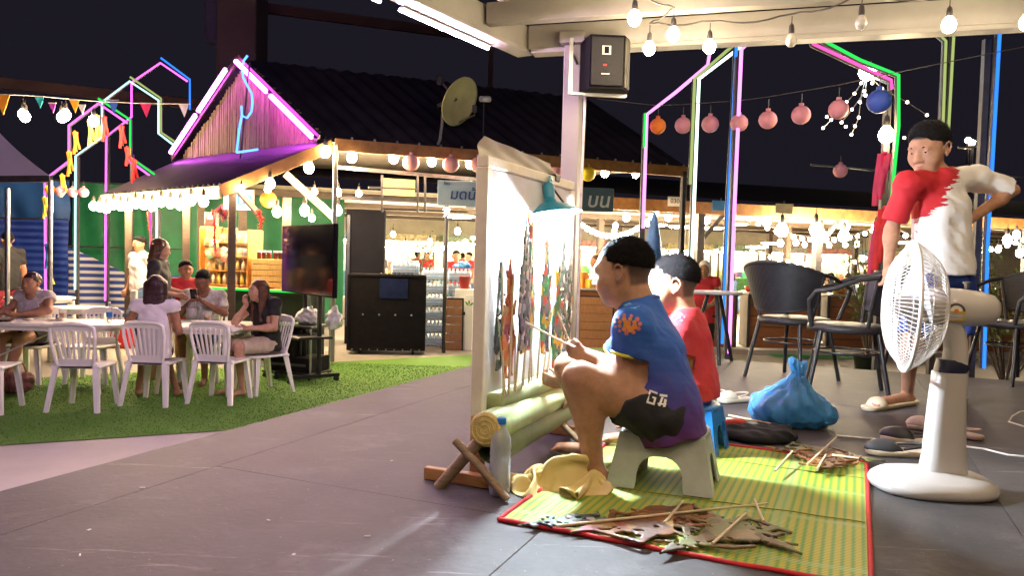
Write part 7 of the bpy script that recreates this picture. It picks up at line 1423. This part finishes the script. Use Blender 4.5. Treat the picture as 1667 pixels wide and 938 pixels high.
for i, (px, m_) in enumerate(((1100, M['white_plastic']), (1172, mat('blue_sign', (.05, .2, .5), .5)), (1275, mat('cream_sign', (.5, .48, .35), .6)))):
    q = at(px, (328, 335, 340)[i], 15.4); t = thing('stall_sign', ('small pale number sign on the hall fascia', 'small blue sign on the hall fascia beside the pink neon', 'small cream sign on the hall fascia above the rattan chair')[i], 'sign', q); MB().box(V(0, -.06, 0), (.34, .02, .2), None, 0, .003).build('board', m_, t); text('0300', V(0, -.075, 0), .12, M['dark_steel'], t) if i == 0 else MB().bar(V(0, -.06, .1), V(0, -.06, .15), .02, .02).build('bracket', M['steel'], t)
# counters with plank fronts
def counter(label, p0, p1, hz, npl=5):
    p0 = V(p0[0], p0[1], 0); p1 = V(p1[0], p1[1], 0); d = nrm(p1-p0); n = np.cross(d, UP); n = n if n[1] > 0 else -n; L = np.linalg.norm(p1-p0); t = thing('counter', label, 'counter', p0, 0, 'brown plank counters of the food hall')
    for i in range(npl): MB().box(d*L/2+UP*(hz*(i+.5)/npl), (L, .03, hz/npl-.012), (d, n, UP), 0, .004).build('plank', M['panel_wood'], t)
    MB().box(d*L/2+n*.3+UP*(hz/2), (L-.02, .54, hz-.02), (d, n, UP)).build('carcass', M['post_wood'], t); MB().box(d*L/2+n*.26+UP*(hz+.02), (L+.06, .66, .035), (d, n, UP), 0, .005).build('top', mat('counter_top', (.4, .36, .32), .35), t)
    for e in (0, L): MB().box(d*e-n*.02+UP*(hz/2), (.05, .035, hz), (d, n, UP), 0, .004).build('stile', M['dark_steel'], t)
counter('brown plank counter just beyond the cream pillar', gnd(938, 562, 0), gnd(1030, 564, 0), .97); counter('brown plank counter behind the boy in red', gnd(1060, 564, 0), gnd(1195, 566, 0), .97); counter('brown plank counter behind the first rattan chair', gnd(1216, 567, 0), gnd(1330, 570, 0), .97); counter('brown plank counter behind the standing boy', gnd(1345, 570, 0), gnd(1480, 573, 0), .97)
counter('brown plank counter beyond the cut off chair', gnd(1495, 573, 0), gnd(1700, 577, 0), .97)
# goods standing on the plank counters
rr = random.Random(31); GB = [MB().lathe([(.001, 0), (.05, 0), (.055, .12), (.03, .2), (.028, .24), (.001, .241)], 12), MB().box(V(0, 0, .08), (.2, .16, .16), None, 0, .01), MB().lathe([(.001, 0), (.07, 0), (.1, .1), (.095, .1), (.001, .03)], 14), MB().box(V(0, 0, .14), (.14, .12, .28), None, 0, .01)]
GC = [('green', (.08, .3, .06)), ('orange', (.6, .22, .03)), ('white', (.65, .62, .58)), ('blue', (.05, .18, .5)), ('red', (.5, .04, .03)), ('yellow', (.65, .48, .06))]; GN = ['glass_bottle', 'carton', 'serving_bowl', 'canister']; GW = ['bottle', 'carton', 'bowl', 'canister']
seen_ = {}
for i, px in enumerate(list(range(950, 1030, 11))+list(range(1066, 1190, 12))+list(range(1222, 1325, 12))+list(range(1350, 1470, 13))+list(range(1500, 1660, 15))):
    y0 = 562+(px-938)*.02; q = gnd(px, y0, 0)+V(rr.uniform(-.03, .03), rr.uniform(.15, .45), 1.008); k_ = rr.randrange(4); cn, cc = GC[rr.randrange(6)]; key = cn+GW[k_]; seen_[key] = seen_.get(key, 0)+1
    me = GB[k_].mesh(GN[k_], mat('counter_goods', cc, .35, nz=(25, .3))); place(GN[k_], me, None, q, (0, 0, rr.random()), f'{cn} {GW[k_]} on the brown plank counter, {ORD[seen_[key]-1]} of its kind from the pillar', GW[k_], 'goods on the plank counters')
um = thing('folded_umbrella', 'folded blue market umbrella beyond the pink neon post', 'umbrella', at(1062, 450, 13.6)*V(1, 1, 0)); MB().cyl(V(0, 0, 0), V(0, 0, 2.4), .02, n=8).build('pole', M['steel'], um); MB().lathe([(.02, 2.38), (.07, 2.2), (.12, 1.9), (.15, 1.6), (.14, 1.5), (.03, 1.52)], 16, rad=lambda a, h_: 1+.12*math.cos(a*8)).build('canopy', mat('umbrella_blue', (.04, .12, .4), .6), um)
# kerb strip and a green patch before the counters
ks0, ks1 = gnd(1010, 572, 0), gnd(1760, 585, 0); MB().bar(ks0+UP*.04, ks1+UP*.04, .35, .08).build('kerb', M['pale_paving'], kind='structure')
q = gnd(1325, 580, 0); MB()._add([q+V(-.8, -.4, .013), q+V(.6, -.35, .013), q+V(.6, .25, .013), q+V(-.8, .2, .013)], [(0, 1, 2, 3)]).build('turf_patch', mat('green_mat', (.03, .22, .04), .8), label='small green turf mat in front of the plank counter', cat='mat')
# woman in red apron
J = stand(1.52); J['wrL'] = V(-.12, .25, .9); J['wrR'] = V(.14, .22, .9); p = gnd(1150, 600, 0); person('woman in red apron and white headscarf standing before the counter', posed(J, (p[0], p[1]+.3, 0), R(160)), hs=.24, b=1.12, s=.92, skin_m=SKA, h=.013, hair='scarf', hairm='white_top', shirt=M['red_kit'], sleeve=.3, hem=.12, lower=M['black_top'], llen=1.7)
p = at(972, 420, 14.2); person('cook in white shirt and orange cap behind the plank counter', posed(stand(1.6), (p[0], p[1], 0), R(100)), hs=.235, b=1., s=.94, skin_m=SKA, h=.016, hair='bun', hairm='orange_cap' if 'orange_cap' in M else 'hair_brown', shirt=M['white_top'], sleeve=.7, hem=.06, lower=M['black_top'], llen=1.9, eyes=False)
# far diners: a few bodies, copied
protos = []
for i, (shm, sk_) in enumerate(((M['white_top'], SKA), (M['red_kit'], SKL), (M['denim'], SKA), (M['charcoal'], SKL), (M['beige'], SKA))):
    J = sit(1.6) if i % 2 == 0 else stand(1.62); o, b_ = person(('seated diner in a white shirt', 'standing diner in a red shirt', 'seated diner in blue denim', 'standing diner in charcoal', 'seated diner in beige')[i]+' deep inside the food hall', posed(J, (0, 0, 0), 0), hs=.23, s=.94, skin_m=sk_, h=.026, hair='crop' if i % 2 else 'bob', hairm='hair', shirt=shm, sleeve=.6, hem=.03, lower=M['denim'], llen=1.8, eyes=False, group='diners deep inside the food hall'); protos.append((o, J['pelvis'])); 
rr = random.Random(11); n_ = 0
for i in range(44):
    t = rr.uniform(-5.5, 15); dd = rr.uniform(2.2, 12); c_ = V(F0[0], F0[1], 0)+FD*t+FN*dd; k_ = i % 5; o = protos[k_][0] if i < 5 else copy_tree(protos[k_][0]); o.location = Vector((c_[0], c_[1], 0 if k_ % 2 else .0)); o.rotation_euler = (0, 0, rr.uniform(0, 6.28)); z0 = min(v[2] for v in o.bound_box); o.location.z = -z0+.002
    if k_ % 2 == 0:
        n_ += 1
        if i % 4 == 0:
            t_ = thing('dining_table', 'cloth covered table deep inside the food hall', 'table', c_+FN*-.1+FD*.75, rr.uniform(0, 3), 'tables deep inside the food hall'); MB().box(V(0, 0, .73), (1.1, .75, .04), None, 0, .01).build('table_top', WP, t_); MB().box(V(0, 0, .55), (1.06, .72, .3), None, 0, .02).build('table_cloth', (M['white_top'], M['beige'], M['red_kit'])[i % 3], t_)
            for a, e in ((1, 1), (1, -1), (-1, 1), (-1, -1)): MB().cyl(V(a*.48, e*.3, 0), V(a*.48, e*.3, .7), .025, n=8).build('leg', M['dark_steel'], t_)
# seats under the far diners
for ch in list(COL.objects):
    if ch.get('group') == 'diners deep inside the food hall' and (ch.location.z == ch.location.z):
        if ch.data.name.startswith('person') and abs(max(v[2] for v in ch.bound_box)-min(v[2] for v in ch.bound_box)) < 1.4:
            t_ = thing('dining_stool', 'plain stool under a diner deep inside the food hall', 'stool', V(ch.location.x, ch.location.y, 0)-V(0, 0, 0), ch.rotation_euler.z, 'stools deep inside the food hall'); MB().box(V(0, -.36, .39), (.36, .34, .05), None, 0, .01).build('seat', M['dark_steel'], t_)
            for a, e in ((1, 1), (1, -1), (-1, 1), (-1, -1)): MB().cyl(V(a*.15, -.36+e*.14, 0), V(a*.15, -.36+e*.14, .37), .015, n=6).build('leg', M['dark_steel'], t_)
# stalls against the back wall, merchandise as coloured boxes on shelves
rr = random.Random(21)
for i in range(13):
    c_ = V(F0[0], F0[1], 0)+FD*(-6+i*2.35)+FN*14.6; t = thing('food_stall', f'small lit food stall at the back of the hall, {ORD[i]} from the kiosk', 'stall', c_, math.atan2(FD[1], FD[0]), 'food stalls at the back of the hall'); col_ = [(.5, .08, .05), (.1, .3, .4), (.55, .45, .1), (.1, .3, .1), (.5, .5, .5)][i % 5]
    MB().box(V(0, 0, .45), (2., .6, .9), None, 0, .01).build('stall_front', mat('stall_front', col_, .5, nz=(6, .3)), t); MB().box(V(0, .1, 2.15), (2.1, .8, .25), None, 0, .01).build('header', mat('stall_header', tuple(x*.6+.25 for x in col_), .5, nz=(9, .5)), t); MB().cyl(V(-.8, -.25, 1.98), V(.8, -.25, 1.98), .03, n=8).build('tube_light', M['bulb_far'], t)
    for sg in (-1, 1): MB().box(V(sg*.98, -.2, 1.), (.05, .05, 2.)).build('stall_post', M['dark_steel'], t)
    for j in range(8): MB().box(V(-.85+j*.24, rr.uniform(-.2, .1), .9+rr.uniform(.08, .2)), (rr.uniform(.12, .2), .2, rr.uniform(.16, .4)), None, 0, .01).build('tray', mat('goods', (rr.uniform(.1, .7), rr.uniform(.1, .6), rr.uniform(.05, .5)), .5), t)
# hanging lamps of the hall
PL = ((1067, 342, 16.5, 2.2), (1088, 352, 17, 1.9), (1130, 352, 17, 1.7), (1150, 356, 17.5, 2.2), (1248, 357, 16.4, 2.5), (1273, 371, 16.0, 3.2), (1328, 370, 16, 3.2), (1336, 380, 16.2, 3.), (1367, 361, 17, 2.4), (1377, 367, 17.4, 2.2), (1374, 381, 16.6, 3.), (1270, 394, 19, 2.), (1296, 394, 20, 1.8), (1310, 397, 21, 1.6), (1350, 398, 21, 1.6), (1376, 397, 21, 1.6), (1395, 396, 20, 1.7), (1426, 369, 16, 2.2), (1020, 352, 17, 2.), (1002, 366, 19, 1.7), (1575, 400, 17, 2.2), (1590, 420, 18, 1.8), (1640, 388, 16.5, 2.4), (1655, 380, 17, 2.), (1660, 410, 18, 2.2), (1625, 405, 20, 1.8), (640, 380, 19, 1.6), (745, 375, 18, 1.8), (700, 392, 22, 1.8), (660, 396, 22, 1.6))
for i, (px, py, Y, sc) in enumerate(PL): bulb(at(px, py, Y), f'blown out round lamp inside the food hall, {ORD[i % 20]} in the {"front" if i < 20 else "rear"} set', 'round lamps inside the food hall', sc*1.05, far=True, cord=.1)
for i, (px, py, Y) in enumerate(((1066, 366, 17), (1108, 369, 17.5), (1158, 371, 17), (1258, 396, 18.5), (748, 352, 13.5), (1232, 402, 19), (1200, 365, 20), (1480, 395, 18), (1540, 392, 19))):
    q = at(px, py, Y); t = thing('ceiling_lamp', f'flat oval ceiling lamp of the food hall, {ORD[i]} from the pillar', 'ceiling lamp', q, 0, 'oval ceiling lamps of the hall'); MB().lathe([(.001, -.03), (.2, -.028), (.26, -.01), (.26, .0), (.001, .0)], 20).build('diffuser', M['bulb_far'], t); MB().lathe([(.27, .0), (.27, .02), (.001, .025)], 20).build('rim', WP, t)
# festoon strings across the hall: each string is one thing, its bulbs parts
SB = MB().ball((0, 0, 0), .05, 8, 6).mesh('string_bulb', M['bulb_far'])
for i, (pa, pb, Y0, Y1, lab_) in enumerate((((1000, 372), (1190, 398), 18, 20, 'long sagging string of small warm bulbs behind the boy in red'), ((1220, 352), (1420, 372), 17, 19.5, 'string of small warm bulbs under the hall fascia above the rattan chairs'), ((1225, 404), (1430, 412), 20, 22, 'low string of small warm bulbs deep in the hall behind the rattan chairs'), ((1460, 372), (1667, 386), 17, 18, 'string of small warm bulbs in the hall behind the standing boy'), ((570, 372), (770, 384), 17, 19, 'string of small warm bulbs above the stacked water packs'), ((940, 356), (1060, 350), 16, 16.5, 'short string of small warm bulbs beside the teal sign'))):
    A_, B_ = at(*pa, Y0), at(*pb, Y1); t = thing('festoon_string', lab_, 'string lights', A_, 0, 'festoon strings in the hall'); n = 16; P = [A_*(1-k/(n-1))+B_*(k/(n-1))-UP*.35*4*(k/(n-1))*(1-k/(n-1)) for k in range(n)]
    MB().tube([p-A_ for p in P], .008, 5).build('wire', M['socket'], t)
    for p in P: place('string_bulb', SB, t, p-A_-UP*.06)
# cool spot on a pole beyond the kiosk; flood lamp on the arch
for i, (px, py, Y, lab_, s2) in enumerate(((727, 343, 11.9, 'cool white lamp on a slim pole beside the shop sign', .05), (1412, 117, 6.9, 'dazzling cool white lamp at the top of the fairy lights', .072))):
    q = at(px, py, Y); t = thing('pole_lamp', lab_, 'lamp', V(q[0], q[1], 0)); MB().cyl(V(0, .03, 0), V(0, .03, q[2]), .03 if i == 0 else .02, n=10).build('pole', M['dark_steel'], t) if i == 0 else MB().bar(V(0, .05, q[2]), at(1455, 140, 6.65)-V(q[0], q[1], 0), .02, .02).build('arm', M['dark_steel'], t); MB().ball(V(0, 0, q[2]), s2, 14, 10).build('globe', M['cool'], t); MB().lathe([(.03, 0), (.035, .03), (.02, .05), (.001, .051)], 12, V(0, 0, q[2]+s2*.8)).build('cap', M['dark_steel'], t)
bulb(at(1443, 215, 6.5), 'warm bulb glowing at the arch post beside the standing boy', 'single bulbs near the standing boy', 1.7, cord=.05)
# fairy lights
FG = glow('fairy_glow', (1, .85, .6), 4.); fl_ = [(1402, 135), (1391, 152), (1378, 166), (1387, 178), (1398, 191), (1346, 190), (1353, 195), (1370, 199), (1340, 208), (1386, 219), (1377, 206), (1392, 205), (1409, 155), (1407, 148), (1436, 144), (1420, 135), (1438, 128), (1472, 224), (1509, 187), (1477, 166), (1400, 166), (1428, 150)]
t = thing('fairy_lights', 'star of fairy lights strung below the dazzling white lamp', 'fairy lights', at(1412, 120, 6.9)); o_ = np.array(t.location)
for (x, y) in fl_: MB().ball(at(x, y, 6.9)-o_, .0135, 8, 6).build('fairy_bulb', FG, t)
for ln_ in ([(1412, 120), (1391, 152), (1378, 166), (1353, 195), (1340, 208)], [(1412, 120), (1403, 150), (1398, 191), (1386, 219)], [(1412, 120), (1409, 148), (1387, 178), (1370, 199)], [(1412, 120), (1436, 144), (1477, 166), (1509, 187)]): MB().tube([at(x, y, 6.9)-o_ for x, y in ln_], .004, 5).build('wire', M['steel'], t)
# potted shrubs at the right
def shrub(label, p, h_, spread, n, seed):
    t = thing('potted_shrub', label, 'shrub', p); rr = random.Random(seed); MB().lathe([(.001, 0), (.14, 0), (.18, .28), (.2, .28), (.2, .31), (.17, .31), (.15, .27), (.001, .26)], 18).build('pot', M['rubber'], t)
    br = MB(); lf = MB()
    for i in range(14):
        a = rr.uniform(0, 6.28); tip = V(math.cos(a)*spread*rr.uniform(.3, 1), math.sin(a)*spread*rr.uniform(.3, 1), h_*rr.uniform(.55, 1)); b0 = V(0, 0, .27); m_ = b0*.5+tip*.5+V(0, 0, .1)
        br.tube([b0, m_, tip], [.012, .008, .003], 5)
        for k_ in range(n):
            t_ = rr.uniform(.35, 1); c_ = (b0*(1-t_)**2+2*m_*t_*(1-t_)+tip*t_*t_)+V(rr.gauss(0, .07), rr.gauss(0, .07), rr.gauss(0, .07)); d = nrm(V(rr.gauss(0, 1), rr.gauss(0, 1), rr.gauss(-.2, .6)))*rr.uniform(.05, .09); e = nrm(np.cross(d, V(rr.random(), rr.random(), 1)))*rr.uniform(.014, .024); lf._add([c_, c_+d*.5+e, c_+d, c_+d*.5-e], [(0, 1, 2, 3)])
    br.build('branches', M['post_wood'], t); lf.build('foliage', M['foliage'], t)
shrub('leafy potted shrub between the neon arch and the fan', at(1418, 450, 10.5)*V(1, 1, 0), 2.3, .5, 30, 3); shrub('bushy potted shrub beyond the cut off rattan chair', at(1645, 450, 7.9)*V(1, 1, 0), 1.95, .75, 44, 4); shrub('lower potted shrub beside the blue neon post', at(1572, 450, 8.4)*V(1, 1, 0), 1.6, .5, 30, 5); shrub('green shrub inside the food hall near the pillar', at(1130, 450, 19)*V(1, 1, 0), 1.9, .8, 30, 6); shrub('green shrub inside the hall behind the water packs', at(680, 440, 17)*V(1, 1, 0), 2.1, .6, 26, 7)
# distant street lights over the boy's shoulder
for i, (px, py) in enumerate(((1576, 228), (1583, 232), (1598, 231))):
    q = at(px, py, 40); t = thing('street_lamp', f'tiny distant street lamp beyond the blue neon post, {ORD[i]} of three', 'street lamp', V(q[0], q[1], 0), 0, 'distant street lamps'); MB().cyl(V(0, 0, 0), V(0, 0, q[2]), .06, n=6).build('pole', M['dark_steel'], t); MB().ball(V(0, 0, q[2]), .14, 8, 6).build('globe', M['bulb_far'], t)
for i, (pa, pb, Y, m_) in enumerate((((1320, 268), (1667, 288), 9, 'dark_steel'), ((1560, 240), (1600, 234), 12, 'steel'))):
    a, b_ = at(*pa, Y), at(*pb, Y); MB().tube([a, (a+b_)/2-UP*.03, b_], .012 if i == 0 else .02, 6).build('overhead_line', M[m_], label=('dark overhead line running behind the standing boy', 'pale bar near the blue neon post')[i], cat='cable')
